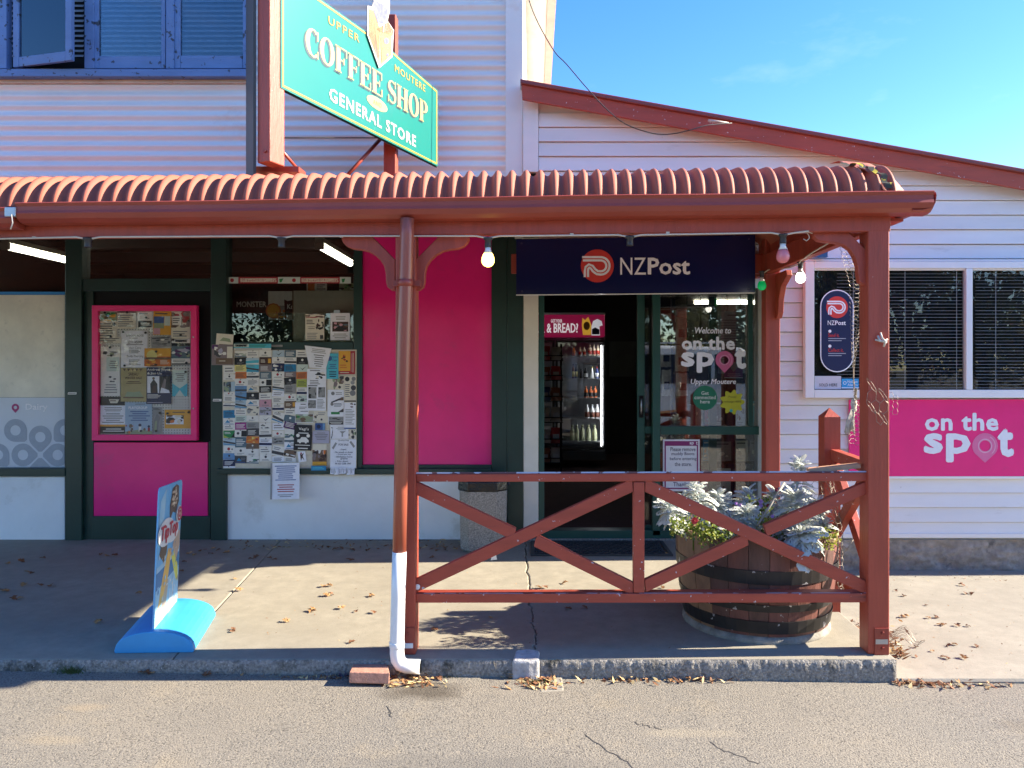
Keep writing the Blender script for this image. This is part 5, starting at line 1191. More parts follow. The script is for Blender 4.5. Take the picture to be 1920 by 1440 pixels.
MB().rect(183.6, 583, 357.4, 815, YC + .006, .003).build('pane', M_glassc, cab)
for y in (632, 766): c = P(363, y, YC); MB().tube([c, c + Vector((0, -.006, 0))], .006, 8).build('lock', M_galv, cab)
kx = lambda x: 160 + x / 5.141
ky = lambda y: 560 + y / 5.141
Z_ = lambda a, b, c, d: (kx(a), ky(b), kx(c), ky(d))
def post_(label, rc, base, deco=(), rot=0, d=.004): return paper('poster', label, 'poster', Z_(*rc), YC + .0345 - d, base, deco, rot, 'posters in the pink cabinet')
post_('notice with landscape photo in the top left of the cabinet', (125, 125, 305, 378), 'c', [('r', .05, .02, 1, .36, 'f'), ('n', .05, .02, 1, .36, ['i', 'O', 'g', 'h'], 10), ('l', .1, .42, .8, .95, 6, 'K'), ('d', .85, .48, .07, 'K')])
post_('white typed sheet second from left on the cabinet top', (308, 125, 488, 290), 'c', [('r', 0, 0, 1, .06, 'd'), ('l', .05, .15, .95, .9, 6, 'G')])
post_('white card with black scalloped ticket on the cabinet top', (502, 125, 648, 285), 'w', [('l', .1, .05, .9, .2, 1, 'K'), ('r', .06, .55, .96, .95, 'k'), ('l', .2, .65, .85, .85, 2, 'w', 1), ('n', .5, .35, .9, .55, ['x', 'G'], 4)], d=.005)
post_('colourful patchwork poster with orange header in the cabinet', (655, 122, 828, 350), 'O', [('r', .03, .22, .6, .5, 'B'), ('r', .62, .2, .95, .6, 'e'), ('r', .05, .5, .6, .75, 'f'), ('r', .03, .72, .4, .98, 'p'), ('r', .4, .72, .95, .96, 'O'), ('l', .1, .03, .9, .16, 1, 'h')], rot=1)
post_('poster of brown photo tiles in the cabinet top right corner', (830, 122, 1008, 385), 'c', [('n', .0, .0, 1, .6, ['d', 'h', 'u', 'k', 'r'], 24), ('r', .05, .18, .55, .5, 'w'), ('l', .08, .22, .5, .45, 3, 'K'), ('l', .1, .7, .9, .95, 3, 'G')])
post_('handwritten sheet along the cabinet left edge', (125, 370, 348, 432), 'c', [('l', .05, .1, .95, .9, 3, 'K')], d=.006)
post_('long white price list on the cabinet', (345, 310, 600, 662), 'W', [('t', 'BRECON RIDGE', .2, .1, .85, .16, 'K', .01), ('l', .3, .18, .8, .22, 1, 'G'), ('t', '2211145089', .25, .27, .8, .35, 'k', .02), ('l', .2, .36, .85, .4, 1, 'K'), ('t', 'Hair Care', .3, .43, .75, .5, 'G'), ('l', .3, .52, .75, .62, 3, 'K'), ('t', 'Body Piercing', .22, .66, .85, .74, 'K'), ('l', .3, .78, .8, .95, 4, 'K')], d=.005)
post_('grey tilted newspaper clipping in the cabinet', (635, 358, 830, 470), 'x', [('l', .05, .05, .95, .3, 1, 'K'), ('n', .05, .3, .95, .95, ['G', 'K', 'w'], 9)], rot=-5, d=.008)
post_('sunset poster with boat silhouette in the cabinet', (570, 478, 825, 652), 'o', [('r', 0, 0, 1, .45, 'O'), ('d', .28, .4, .3, 'y'), ('r', 0, .5, 1, .62, 'h'), ('n', .0, .7, .5, .98, ['k', 'd', 'O'], 7), ('l', .6, .65, .95, .9, 4, 'c')], d=.007)
post_('small strip flyer with black capitals above the blue abstract poster', (835, 390, 1012, 428), 'w', [('t', 'THERMFIT', .15, .15, .85, .75, 'k', .04)], d=.006)
post_('blue and purple abstract poster at the cabinet right edge', (832, 430, 1012, 645), 's', [('r', 0, 0, 1, .12, 'k'), ('n', 0, .15, 1, .65, ['q', 'f', 'n', 'v', 'w', 's'], 16), ('r', 0, .68, 1, .98, 'w'), ('r', 0, .9, 1, .96, 'k'), ('l', .08, .72, .9, .86, 2, 'G')], d=.005)
post_('white sheet with leaf drawing low on the cabinet left edge', (150, 460, 335, 938), 'w', [('n', .1, .1, .9, .22, ['K', 'G', 'f'], 6), ('r', .3, .22, .95, .5, 'e'), ('l', .4, .28, .9, .45, 4, 'G', 1), ('n', .4, .6, .8, .72, ['k', 'K'], 5), ('l', .15, .75, .9, .95, 4, 'G', 1)])
post_('tan winter sale poster with bunting in the cabinet', (342, 668, 590, 992), (.42, .35, .16), [('p', [(.08, .02), (.2, .02), (.14, .1)], 'h'), ('p', [(.24, .02), (.36, .02), (.3, .1)], 'd'), ('p', [(.4, .02), (.52, .02), (.46, .1)], 'h'), ('p', [(.56, .02), (.68, .02), (.62, .1)], 'd'), ('p', [(.72, .02), (.84, .02), (.78, .1)], 'h'), ('t', 'SARAU', .3, .14, .68, .23, 'd', .02), ('t', 'WINTER SALE', .16, .26, .82, .33, 'd', .02), ('l', .2, .38, .8, .48, 2, 'h', 1), ('p', [(.15, .88), (.25, .7), (.5, .72), (.75, .7), (.9, .88)], 'f'), ('r', .1, .86, .9, .9, 'h')], d=.01)
post_('navy concert poster with two musicians in the cabinet', (588, 662, 830, 1015), 'n', [('t', 'Andrew Joyce', .03, .03, .95, .11, 'w', .03), ('t', '& Jian Liu', .04, .13, .62, .21, 'w', .03), ('r', .04, .24, .52, .7, 'W'), ('r', .53, .24, .97, .7, 'k'), ('p', [(.18, .7), (.16, .45), (.3, .32), (.44, .45), (.46, .7)], 'k'), ('d', .29, .3, .035, 'h'), ('p', [(.24, .7), (.26, .5), (.38, .5), (.4, .7)], 'd'), ('p', [(.6, .55), (.72, .3), (.8, .34), (.74, .62)], 'u'), ('p', [(.55, .7), (.6, .55), (.9, .62), (.95, .7)], 'W'), ('l', .05, .73, .6, .85, 4, 'w'), ('l', .05, .94, .95, .98, 1, 'q')], d=.009)
post_('pale turquoise leaflet with teal landscape at the cabinet right edge', (838, 690, 985, 940), 'e', [('l', .2, .1, .85, .45, 5, 'G', 1), ('p', [(0, .5), (.5, .7), (1, .5), (1, 1), (0, 1)], 't'), ('p', [(.2, 1), (.5, .75), (.8, 1)], 'e')], d=.004)
post_('black strip with wooden bowl picture near the cabinet bottom', (145, 945, 380, 1028), 'k', [('p', [(.35, .3), (.78, .3), (.7, .75), (.42, .75)], 'c'), ('l', .4, .35, .75, .6, 1, 'h')], d=.006)
post_('typed white notice with black foot in the cabinet bottom corner', (145, 1030, 390, 1300), 'W', [('l', .05, .04, .95, .22, 3, 'G', 1), ('l', .05, .26, .95, .64, 5, 'G', 1), ('r', 0, .68, 1, .75, 'O'), ('r', 0, .75, 1, 1, 'k'), ('l', .1, .8, .95, .95, 2, 'w', 1)], d=.006)
post_('pale blue playgroup poster with cartoon children in the cabinet', (385, 998, 645, 1305), (.34, .47, .60), [('t', 'PLAYGROUP', .12, .13, .82, .22, 'W', .04), ('l', .3, .04, .8, .08, 1, 'K', 1), ('l', .1, .26, .95, .6, 5, 'B', 1), ('p', [(0, 1), (0, .92), (.5, .86), (1, .9), (1, 1)], 'f'), ('n', .02, .68, .3, .98, ['h', 'd', 'r', 'o'], 9), ('d', .55, .72, .05, 'n'), ('r', .5, .76, .6, .92, 'w'), ('d', .88, .76, .04, 'n'), ('r', .84, .8, .92, .92, 'r'), ('d', .72, .85, .04, 'h')], d=.008)
post_('narrow grey poster with horse drawing in the cabinet bottom', (648, 1045, 735, 1300), 'x', [('l', .1, .03, .95, .12, 2, 'K'), ('p', [(.1, .9), (.15, .5), (.5, .25), (.9, .4), (.7, .6), (.6, .9)], 'G'), ('p', [(.2, .9), (.3, .55), (.5, .5), (.45, .9)], 'f')], d=.005)
post_('orange brown postcard with mountain photo in the cabinet bottom right', (765, 1070, 1020, 1250), 'O', [('r', .05, .3, .72, .78, 'W'), ('n', .05, .3, .72, .78, ['d', 'h', 'k', 'c', 'o'], 10), ('l', .3, .08, .9, .2, 1, 'h')], d=.005)
for x, y in ((190, 135), (403, 132), (588, 182), (366, 322), (582, 328), (247, 366), (238, 470), (250, 548), (683, 510), (848, 396), (920, 350), (968, 706), (975, 618), (380, 645), (720, 1102), (793, 1106), (997, 1095), (683, 1275), (536, 1275)):
    c = P(kx(x), ky(y), YC + .021); MB().tube([c, c + Vector((0, -.006, 0))], .009, 10).build('magnet', M_pins, cab)
# ---------------- things behind and on the middle window
YM = YP + .052
wl = lambda label, rc, base, deco=(), d=0, **k: paper('window_notice', label, 'notice', rc, YM - d, base, deco, 0, 'notices in the middle window', .001, **k)
bs_ = [('r', .09, 0, .41, 1, 'r'), ('t', 'BUY YOUR STAMPS', .105, .18, .4, .82, 'c', .03), ('r', .59, 0, .91, 1, 'r'), ('t', 'BUY YOUR STAMPS', .6, .18, .9, .82, 'c', .03), ('d', .04, .5, .3, 'r'), ('d', .54, .5, .3, 'r'), ('p', [(.42, .3), (.455, .2), (.44, .8), (.425, .85)], 'g'), ('p', [(.925, .3), (.955, .2), (.945, .8), (.93, .85)], 'g')]
wl('long red and white banner reading buy your stamps across the middle window', (426, 519.5, 658, 531.5), 'e', bs_)
wl('leaflet of brown photo tiles in the middle window beside the white notice', (572.5, 589, 608, 638), 'c', [('n', 0, 0, 1, .14, ['d', 'r', 'u'], 8), ('l', .06, .2, .5, .4, 3, 'K'), ('n', .55, .16, 1, .6, ['d', 'h', 'c', 'k'], 10), ('n', 0, .48, 1, .62, ['k', 'd', 'c'], 9), ('l', .1, .7, .7, .95, 4, 'x'), ('r', .78, .8, .95, .95, 'K')])
wl('white notice with dark group photo in the middle window by the green frame', (619.5, 587, 656, 638), 'W', [('l', .15, .1, .9, .26, 2, 'x', 1), ('r', .1, .32, .92, .68, 'd'), ('n', .12, .34, .9, .66, ['k', 'h', 'u', 's', 'p'], 14), ('l', .1, .74, .9, .94, 3, 'x', 1)])
wl('scrap of white tape above the white notice in the middle window', (626, 581.5, 637, 587), 'a')
YX = YS + .16
bk = lambda name, label, rc, base, deco, Y, d=.02: paper(name, label, 'poster', rc, Y, base, deco, 0, None, .001)
bk('energy_drink_poster', 'black poster with green claw mark and white drink lettering inside the middle window', (424, 544, 506, 640), 'k', [('t', 'MONSTER', .24, .22, .92, .33, 'w', .02), ('p', [(.02, .18), (.05, .17), (.06, .45), (.03, .36)], 'g'), ('p', [(.07, .17), (.1, .16), (.1, .42), (.08, .36)], 'g'), ('p', [(.12, .16), (.15, .17), (.14, .4), (.12, .36)], 'g')], YX + .05)
bk('orange_drink_poster', 'pale poster with orange slice and half hidden dark lettering inside the middle window', (503, 546, 551, 600), 'x', [('r', 0, 0, 1, .5, 'w'), ('d', .2, .68, .27, 'o'), ('d', .2, .68, .22, 'O'), ('n', .3, .65, .7, .98, ['o', 'h', 'O'], 9), ('p', [(.62, .28), (.75, .34), (1, .3), (1, .82), (.65, .82)], 'k'), ('t', 'Ko', .74, .45, 1.0, .62, 'w', .02)], YX)
bk('screen_board', 'blank frosted board standing inside the middle window behind the notices', (548, 545, 663, 641), (.62, .60, .48), [('r', 0, 0, .02, 1, 'h')], YX - .05)
bk('magazine', 'magazine cover with pale stripe standing on top of the frosted board', (575, 531, 613, 545), 'w', [('r', .05, 0, .4, 1, 'o'), ('l', .5, .1, .95, .9, 3, 'K')], YX)
bk('leaf_picture', 'small dark green leafy picture on top of the frosted board', (636, 531, 663, 545), 'f', [('n', 0, 0, 1, 1, ['g', 'k', 'e'], 9)], YX)
paper('paper_poster', 'grey printed poster hanging behind the shop window lettering', 'poster', (1346, 584, 1397, 700), YS + .02, (.36, .38, .36), [('l', .35, .04, .75, .08, 1, 'K'), ('l', .12, .12, .9, .8, 16, 'G'), ('d', .7, .9, .05, 'G')])
paper('purple_flyer', 'small purple flyer behind the white pin of the window lettering', 'flyer', (1358, 662, 1392.5, 709), YS + .018, (.25, .06, .16), [('p', [(.35, .35), (.7, .35), (.7, .6), (.5, .75), (.35, .6)], 'x'), ('l', .15, .8, .9, .97, 3, 'p', 1), ('r', 0, .97, 1, 1, 'w')])
# ================================================================ BARREL PLANTER
BC = Vector((1.212, 4.03, 0))
bar_ = thing('barrel_planter', 'half wine barrel planter with dark hoops standing behind the railing', 'planter', BC)
def brad(z): return .372 + .052 * math.sin(min(1, z / .52) * 1.75)
NS = 26; rs = random.Random(4)
M_st = [mat('barrel_stave_%s' % n, c, .55, var=.25, vs=7, bump=.3, bs=25, stretch=(3, 3, .6), chips=((.50, .44, .40), 30, .71)) for n, c in (('red', (.125, .044, .034)), ('brown', (.090, .040, .031)), ('dark', (.145, .050, .038)))]
M_sta = mat('barrel_stave_bare', (.22, .12, .065), .6, var=.25, vs=8, bump=.3, bs=25)
for k in range(NS):
    a0, a1 = 2 * math.pi * k / NS + .0028, 2 * math.pi * (k + 1) / NS - .0028
    dr = rs.uniform(-.003, .003); zt_ = .515 + rs.uniform(-.006, .006); mb = MB(); n = 6
    rows = []
    for i in range(n + 1):
        z = .035 + (zt_ - .035) * i / n; r = brad(z) + dr
        rows.append([BC + Vector((rr * math.cos(a), rr * math.sin(a), z)) for rr, a in ((r, a0), (r + .001, (a0 + a1) / 2), (r, a1), (r - .026, a1), (r - .026, a0))])
    vs = [p for r_ in rows for p in r_]; fs = []
    for i in range(n):
        for j in range(5): fs.append((i * 5 + j, i * 5 + (j + 1) % 5, (i + 1) * 5 + (j + 1) % 5, (i + 1) * 5 + j))
    fs += [(4, 3, 2, 1, 0), tuple(n * 5 + j for j in range(5))]
    mb.add(vs, fs)
    am = (a0 + a1) / 2
    mb.build('stave', M_sta if 3.2 < am < 3.75 else M_st[rs.randrange(3)], bar_)
M_hoop = mat('hoop_black_iron', (.022, .020, .020), .45, .3, var=.3, vs=9, chips=((.33, .32, .33), 16, .66))
for z0, z1 in ((.305, .372), (.165, .20), (.052, .115)):
    mb = MB(); n = 48
    vs = []
    for j in range(n):
        a = 2 * math.pi * j / n
        for z, d in ((z0, .004), (z1, .004), (z1, -.004), (z0, -.004)): r = brad(z) + d + .002; vs.append(BC + Vector((r * math.cos(a), r * math.sin(a), z)))
    fs = [(j * 4 + i, ((j + 1) % n) * 4 + i, ((j + 1) % n) * 4 + (i + 1) % 4, j * 4 + (i + 1) % 4) for j in range(n) for i in range(4)]
    mb.add(vs, fs).build('hoop', M_hoop, bar_)
MB().lathe(BC, [(.390, -.01), (.387, .016), (.374, .034), (.30, .036)], 40).build('mortar_base', mat('mortar_grey', (.23, .215, .185), .9, var=.4, vs=14, bump=.6, bs=40), bar_)
MB().lathe(BC, [(.38, .44), (.2, .455), (.001, .46)], 26).build('soil', mat('soil', (.03, .02, .015), .95, var=.4, vs=60, bump=.8, bs=90), bar_)
# ---- silver leaved plants
def silver_leaf(lobes, L_, W_, droop, fold):
    vs, fs = [], []
    def pt(u, v): return (v, u * L_ * (1 - .12 * u * droop), L_ * (.10 * math.sin(u * 3) - droop * .42 * u * u) - fold * abs(v))
    n = lobes
    for i in range(n + 1):
        u = i / n; w = .018 * L_ / .1 * (1 - .5 * u); vs += [pt(u, -w * .5), pt(u, w * .5)]
    for i in range(n): fs.append((2 * i, 2 * i + 1, 2 * i + 3, 2 * i + 2))
    for i in range(1, n + 1):
        u = i / n; wid = W_ * (math.sin(min(1, u * .85 + .15) * math.pi * .80) ** .7) * (1 if i < n else .0)
        for sgn in (-1, 1):
            k = len(vs); b0, b1 = u - .30 / n, u + .16 / n
            if i == n: continue
            a = pt(b0, sgn * .006); b = pt(b1, sgn * .006); m0 = pt(u + .03, sgn * wid * .55); m1 = pt(u + .40 / n + .03, sgn * wid * .5)
            t0 = pt(u + .09, sgn * wid); t1 = pt(u + .42 / n + .10, sgn * wid * .92); x0 = pt(u + .01, sgn * wid * .85); x1 = pt(u + .62 / n + .09, sgn * wid * .66)
            vs += [a, b, m0, m1, t0, t1, x0, x1]; fs += [(k, k + 1, k + 3, k + 2), (k + 2, k + 3, k + 5, k + 4), (k + 2, k + 4, k + 6), (k + 3, k + 7, k + 5)]
    k = len(vs); e = pt(1, 0)
    vs += [pt(1.12, -.018 * L_ / .1), pt(1.16, 0), pt(1.12, .018 * L_ / .1), pt(.95, -.03 * L_ / .1), pt(.95, .03 * L_ / .1)]
    fs += [(2 * n, 2 * n + 1, k + 2, k + 1), (2 * n, k + 1, k, k + 3), (2 * n + 1, k + 4, k + 2)]
    me = bpy.data.meshes.new('leaf'); me.from_pydata(vs, [], fs)
    return me
leafs = []
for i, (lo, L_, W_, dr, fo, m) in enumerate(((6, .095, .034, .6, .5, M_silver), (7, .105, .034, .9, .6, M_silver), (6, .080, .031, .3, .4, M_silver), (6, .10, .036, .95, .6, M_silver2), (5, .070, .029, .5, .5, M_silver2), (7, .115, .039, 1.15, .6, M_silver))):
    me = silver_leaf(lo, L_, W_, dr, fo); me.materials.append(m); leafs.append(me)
rl = random.Random(9)
def silver_plant(px, py, Y, h, n, label, spread=1.0, sc=1.0, tall=False):
    top_ = P(px, py, Y); base = Vector((top_.x, Y, .455)); 
    base = BC + (base - BC) * .75 if (base - BC).length > .32 else base
    base.z = .45
    t_ = thing('silver_plant', label, 'plant', base, 'silver leaved plants in the barrel')
    st = top_ - base
    MB().tube([base, base + st * .5 + Vector((0, 0, .02)), top_ - Vector((0, 0, .03))], [.008, .006, .004], 6).build('stem', M_silver2, t_)
    n = int(n * 1.55)
    for i in range(n):
        f_ = (i + .5) / n
        u = f_ ** .8; pos = base + st * (.35 + .65 * u) if tall else base + st * (.62 + .38 * u)
        az = i * 2.39996 + rl.uniform(-.3, .3); el = R(-25 + 95 * u ** 1.3 + rl.uniform(-14, 14))
        o = bpy.data.objects.new('leaf', rl.choice(leafs)); COL.objects.link(o); o.parent = t_
        s_ = sc * rl.uniform(.6, 1.1) * (1.15 - .55 * u ** 2)
        rot = Matrix.Rotation(az, 4, 'Z') @ Matrix.Rotation(el, 4, 'X') @ Matrix.Rotation(rl.uniform(-.4, .4), 4, 'Y')
        off = rot @ Vector((0, .012 * spread, 0))
        o.matrix_local = Matrix.Translation(pos - base + off) @ rot @ Matrix.Scale(s_, 4)
    return t_
silver_plant(1252, 950, 3.92, .3, 34, 'silver leaved plant spilling over the left rim of the barrel', sc=.85)
silver_plant(1283, 935, 4.06, .3, 26, 'silver leaved plant between the left spill and the tall one', sc=.8)
silver_plant(1302, 905, 4.02, .35, 36, 'tall silver leaved plant just below the boots notice', sc=.75, tall=True)
silver_plant(1345, 930, 4.1, .3, 30, 'silver leaved plant behind the falling rail brace', sc=.75)
silver_plant(1365, 940, 4.22, .3, 26, 'silver leaved plant at the back of the barrel under the shop window', sc=.8)
silver_plant(1400, 960, 3.85, .25, 34, 'blue grey plant in the notch above the brace crossing', sc=.85)
silver_plant(1402, 925, 4.18, .3, 24, 'bright tipped silver plant behind the brace crossing', sc=.8, tall=True)
silver_plant(1452, 930, 4.2, .3, 28, 'silver leaved plant right of the purple flowers', sc=.85)
silver_plant(1502, 868, 4.12, .45, 40, 'tallest silver plant rising above the top rail', sc=.85, tall=True)
silver_plant(1492, 935, 3.78, .3, 36, 'silver rosette hanging in front of the rising brace', sc=1.05)
silver_plant(1535, 945, 4.02, .3, 32, 'silver leaved plant beside the newel post', sc=.8)
silver_plant(1545, 985, 3.86, .25, 30, 'silver leaved plant at the right rim of the barrel', sc=.8)
silver_plant(1508, 1003, 3.635, .2, 42, 'large drooping silver rosette overhanging the front right rim', sc=1.1)
silver_plant(1470, 1002, 3.72, .2, 22, 'small silver plant left of the drooping rosette', sc=.7)
silver_plant(1368, 995, 3.74, .2, 20, 'dark silver plant under the falling brace near the rim', sc=.75)
# ---- small green plants and flowers
def green_plant(px, py, Y, rx, rz, n, m, label, flowers=()):
    c = P(px, py, Y); base = Vector((c.x, Y, min(.45, c.z)))
    t_ = thing('bedding_plant', label, 'plant', base, 'green bedding plants in the barrel')
    mb = MB()
    for i in range(n):
        a, b, r = rl.uniform(0, 6.28), rl.uniform(-1, 1), rl.random() ** .4
        p = c + Vector((rx * r * math.cos(a), rx * .7 * r * math.sin(a), rz * b * r))
        d = Vector((rl.uniform(-1, 1), rl.uniform(-1, 1), rl.uniform(.1, 1))).normalized(); s_ = rl.uniform(.007, .014)
        u = d.orthogonal().normalized() * s_; w = d.cross(u).normalized() * s_ * .7
        mb.add([p, p + u * .5 + w, p + u * 1.3, p + u * .5 - w], [(0, 1, 2, 3)], 0 if rl.random() < .7 else 1)
    o = mb.build('foliage', [m, M_leafy], t_, recalc=False); o['kind'] = 'stuff'
    MB().tube([base, c], .004, 5).build('stem', M_leafg, t_)
    for fx, fy, s_, m_ in flowers:
        p = P(fx, fy, Y - rx * .8); mb = MB()
        for i in range(6):
            a = i * 1.047; d = Vector((math.cos(a), -.35, math.sin(a))) * s_
            e = Vector((-math.sin(a), 0, math.cos(a))) * s_ * .6
            mb.add([p, p + d * .6 + e, p + d * 1.05, p + d * .6 - e], [(0, 1, 2, 3)])
        mb.lathe(p + Vector((0, -.004, -.003)), [(.003, 0), (.003, .004)], 6)
        mb.build('flower', m_, t_, recalc=False)
M_fr = mat('red_petal', (.60, .05, .07), .5, var=.15, trans=.2); M_fp = mat('lilac_petal', (.50, .28, .62), .5, var=.1, trans=.2); M_fw = mat('white_petal', (.7, .7, .55), .5, var=.05, trans=.2); M_fm = mat('maroon_petal', (.2, .02, .05), .5, var=.1, trans=.2)
green_plant(1300, 988, 3.72, .12, .055, 520, M_leafg, 'green bedding plant with one red flower at the left rim', ((1302, 976, .018, M_fr), (1278, 998, .009, M_fw), (1318, 992, .008, M_fw), (1330, 985, .008, M_fw)))
green_plant(1352, 1003, 3.70, .12, .05, 460, M_leafg, 'dark green bedding plant hanging below the falling brace')
green_plant(1437, 978, 3.74, .05, .035, 160, M_leafy, 'small lime green plant just right of the garden stake', ((1448, 968, .010, M_fp), (1449, 978, .010, M_fp), (1432, 985, .008, M_fw)))
green_plant(1545, 1010, 3.72, .08, .05, 320, M_leafy, 'yellow green bedding plant at the right rim beside the wire', ((1552, 1004, .008, M_fw), (1530, 1008, .008, M_fw)))
green_plant(1452, 1012, 3.72, .09, .05, 300, M_leafg, 'dark green plant left of the drooping silver rosette')
green_plant(1425, 945, 3.98, .07, .05, 170, M_leafg, 'flowering plant with lilac and maroon blooms in mid barrel', ((1388, 948, .013, M_fp), (1426, 940, .013, M_fp), (1426, 948, .012, M_fp), (1440, 948, .012, M_fm), (1456, 918, .012, M_fm), (1380, 944, .010, M_fp)))
sk = MB().tube([P(1420, 986, 3.70), P(1471, 905, 3.78)], .006, 6); top(sk, 'garden_stake', mat('stake_grey', (.30, .28, .24), .7, var=.2), 'thin grey stake leaning in the barrel plants', 'stake')
# ---- wire netting
def netting(fn, nu, nv, name, label, r=.0011):
    mb = MB()
    k = math.sqrt(3)
    seen = set()
    for i in range(nu):
        for j in range(nv):
            cx, cy = i * 1.5, (j + (i % 2) * .5) * k
            for e in range(6):
                a, b = R(60 * e), R(60 * e + 60)
                p, q_ = (cx + math.cos(a), cy + math.sin(a)), (cx + math.cos(b), cy + math.sin(b))
                key = tuple(sorted(((round(p[0], 2), round(p[1], 2)), (round(q_[0], 2), round(q_[1], 2)))))
                if key in seen or rl.random() < .03: continue
                seen.add(key)
                A_, B_ = fn(p[0] / (nu * 1.5), p[1] / (nv * k)), fn(q_[0] / (nu * 1.5), q_[1] / (nv * k))
                if A_ and B_: mb.tube([A_, (Vector(A_) + Vector(B_)) / 2 + Vector((rl.uniform(-.002, .002), rl.uniform(-.002, .002), rl.uniform(-.002, .002))), B_], r, 3, cap=False)
    return top(mb, name, M_wire, label, 'wire netting', recalc=False)
def drape(u, v):
    y = 460 + v * 375
    x0 = 1578 + 20 * min(1, v * 5) + 12 * max(0, v - .5) - (24 * max(0, v - .75)); w = 42 if v < .18 else 26 + 16 * math.sin(v * 7) + 60 * max(0, v - .72)
    p = P(x0 + u * w, y, 3.64 + .03 * math.sin(u * 9 + v * 14)); p.y += .05 * u; return p
netting(drape, 4, 46, 'wire_netting', 'torn chicken wire hanging down beside the corner post')
def front(u, v): return P(1634 + 34 * u + 5 * math.sin(v * 9), 722 + 62 * v + 30 * u, YF - .010 - .012 * abs(math.sin(u * 6 + v * 5)))
netting(front, 3, 3, 'wire_netting', 'rusty scrap of chicken wire on the front of the corner post')
def stray(u, v): return P(1670 + 17 * u, 742 + 36 * v, YF + .03 - .02 * u)
netting(stray, 2, 3, 'wire_netting', 'loose wire ends sticking out right of the corner post', .0008)
def around(u, v):
    a = R(-28 + 62 * u); z = .22 + .58 * v; r = .44 + .012 * math.sin(u * 20) - .10 * max(0, v - .5)
    return BC + Vector((r * math.cos(a) * .99, r * math.sin(a), z))
netting(around, 12, 16, 'wire_netting', 'chicken wire guard round the right side of the barrel')
def heap(u, v):
    return P(1562 + 110 * u, 1112 + 40 * v + 12 * math.sin(u * 7), 4.05 - .5 * v) + Vector((0, 0, .02 * math.sin(u * 12) + .0))
mb_ = netting(lambda u, v: Vector((1.70 + .32 * u, 3.98 - .22 * v + .3 * (1 - u) * .3, -.07 + .05 * abs(math.sin(u * 8 + v * 3)))), 12, 7, 'wire_netting', 'crumpled roll of chicken wire on the ground behind the corner post', .0012)
lp = [P(1575 + 12 * math.cos(t) , 1030 + 8 * math.sin(t) , 3.7) for t in [i * .5 for i in range(14)]]
top(MB().tube(lp + [P(1600, 1012, 3.7)], .0018, 5), 'wire_loop', M_wire, 'loose loop of wire at the right rim of the barrel', 'wire')
# ---- rope tassel tied up on the corner post side
tas = thing('rope_tassel', 'frayed white rope tassel hanging left of the corner post', 'rope', P(1595, 815, 3.72))
M_rope = mat('rope_white', (.55, .52, .45), .8, var=.2, vs=60)
Yt = 3.70
MB().lathe(P(1601, 757, Yt), [(.001, .03), (.012, .02), (.016, .0), (.012, -.022), (.015, -.03), (.010, -.042)], 10).build('knot', M_rope, tas)
MB().tube([P(1606, 728, Yt), P(1604, 742, Yt), P(1602, 752, Yt)], .006, 6).build('cord', mat('rope_dark', (.06, .05, .045), .8), tas)
for i in range(13):
    a = i / 12; x0 = 1597 + 5 * a; x1 = 1584 + 18 * a
    MB().tube([P(x0, 766, Yt + rl.uniform(-.01, .01)), P((x0 + x1) / 2 - 2, 788, Yt - .01), P(x1, 812 + rl.uniform(-6, 4), Yt - .005 + rl.uniform(-.01, .01))], .0035, 5).build('strand', M_rope, tas)
sh = MB().tube([P(1646, 630, YF - .004), P(1650, 639, YF - .02), P(1662, 642, YF - .012)], .006, 6).tube([P(1651, 624, YF - .004), P(1654, 634, YF - .02), P(1660, 640, YF - .02), P(1657, 650, YF - .012)], .005, 6).tube([P(1641, 637, YF - .01), P(1656, 641, YF - .016), P(1664, 636, YF - .01)], .004, 6)
top(sh, 'string_knot', M_rope, 'knot of pale string round a nail on the corner post', 'string')
blb = MB().rect(1527, 471, 1552, 482, 5.45, .04); top(blb, 'blue_bracket', ink(.02, .10, .25), 'small blue bracket under the verandah end above the white window', 'bracket')
# ================================================================ PAVEMENT SIGN
A0 = Vector((-2.01, 3.535, 0)); ux = Vector((.370, .012, 0)); uy = Vector((-.118, .52, 0))
ps = thing('pavement_sign', 'tall ice cream pavement sign on a curved bright blue foot by the kerb', 'sign', A0 + ux * .5 + uy * .5)
M_cy = mat('sign_foot_blue', (.035, .29, .58), .5, var=.08, vs=5, bump=.06, bs=20, chips=((.25, .42, .55), 38, .74), stain=((.05, .22, .40), 6, .62))
arc = [(0, 0), (-.012, .008), (-.004, .022)] + [(.5 - .5 * math.cos(R(t)) * 1.0, .02 + .083 * math.sin(R(t)) ** .9) for t in range(12, 169, 12)] + [(1.004, .022), (1.012, .008), (1, 0)]
MB().prism([A0 + ux * a + Vector((0, 0, z)) for a, z in arc], uy).build('base', M_cy, ps, bevel=.008)
pa = A0 + ux * .47 + uy * .05; pd = (uy * .86); pn = uy.cross(Vector((0, 0, 1))).normalized()
z0, zA, zB = .085, .79, .765
def pfn(u, v, off=0): return pa + pd * u + Vector((.03 * v, 0, z0 + (zA + (zB - zA) * u - z0) * v)) + pn * off
def rr2(r=.06): 
    o = [(0, 0), (1, 0)]
    o += [(1 - r + r * math.cos(R(t)), 1 - r * .7 + r * .7 * math.sin(R(t))) for t in range(0, 91, 30)]
    o += [(r - r * math.sin(R(t)), 1 - r * .7 + r * .7 * math.cos(R(t))) for t in range(0, 91, 30)]
    return o
M_blu2 = ink(.14, .40, .66)
MB().prism([pfn(u, v) for u, v in rr2()], -pn * .006).build('panel', M_blu2, ps)
mb = MB(); lay = [0]
def pp(pts, mi):
    lay[0] += 1; mb.ngon([pfn(u, v, .0006 + lay[0] * .00006) for u, v in pts], mi)
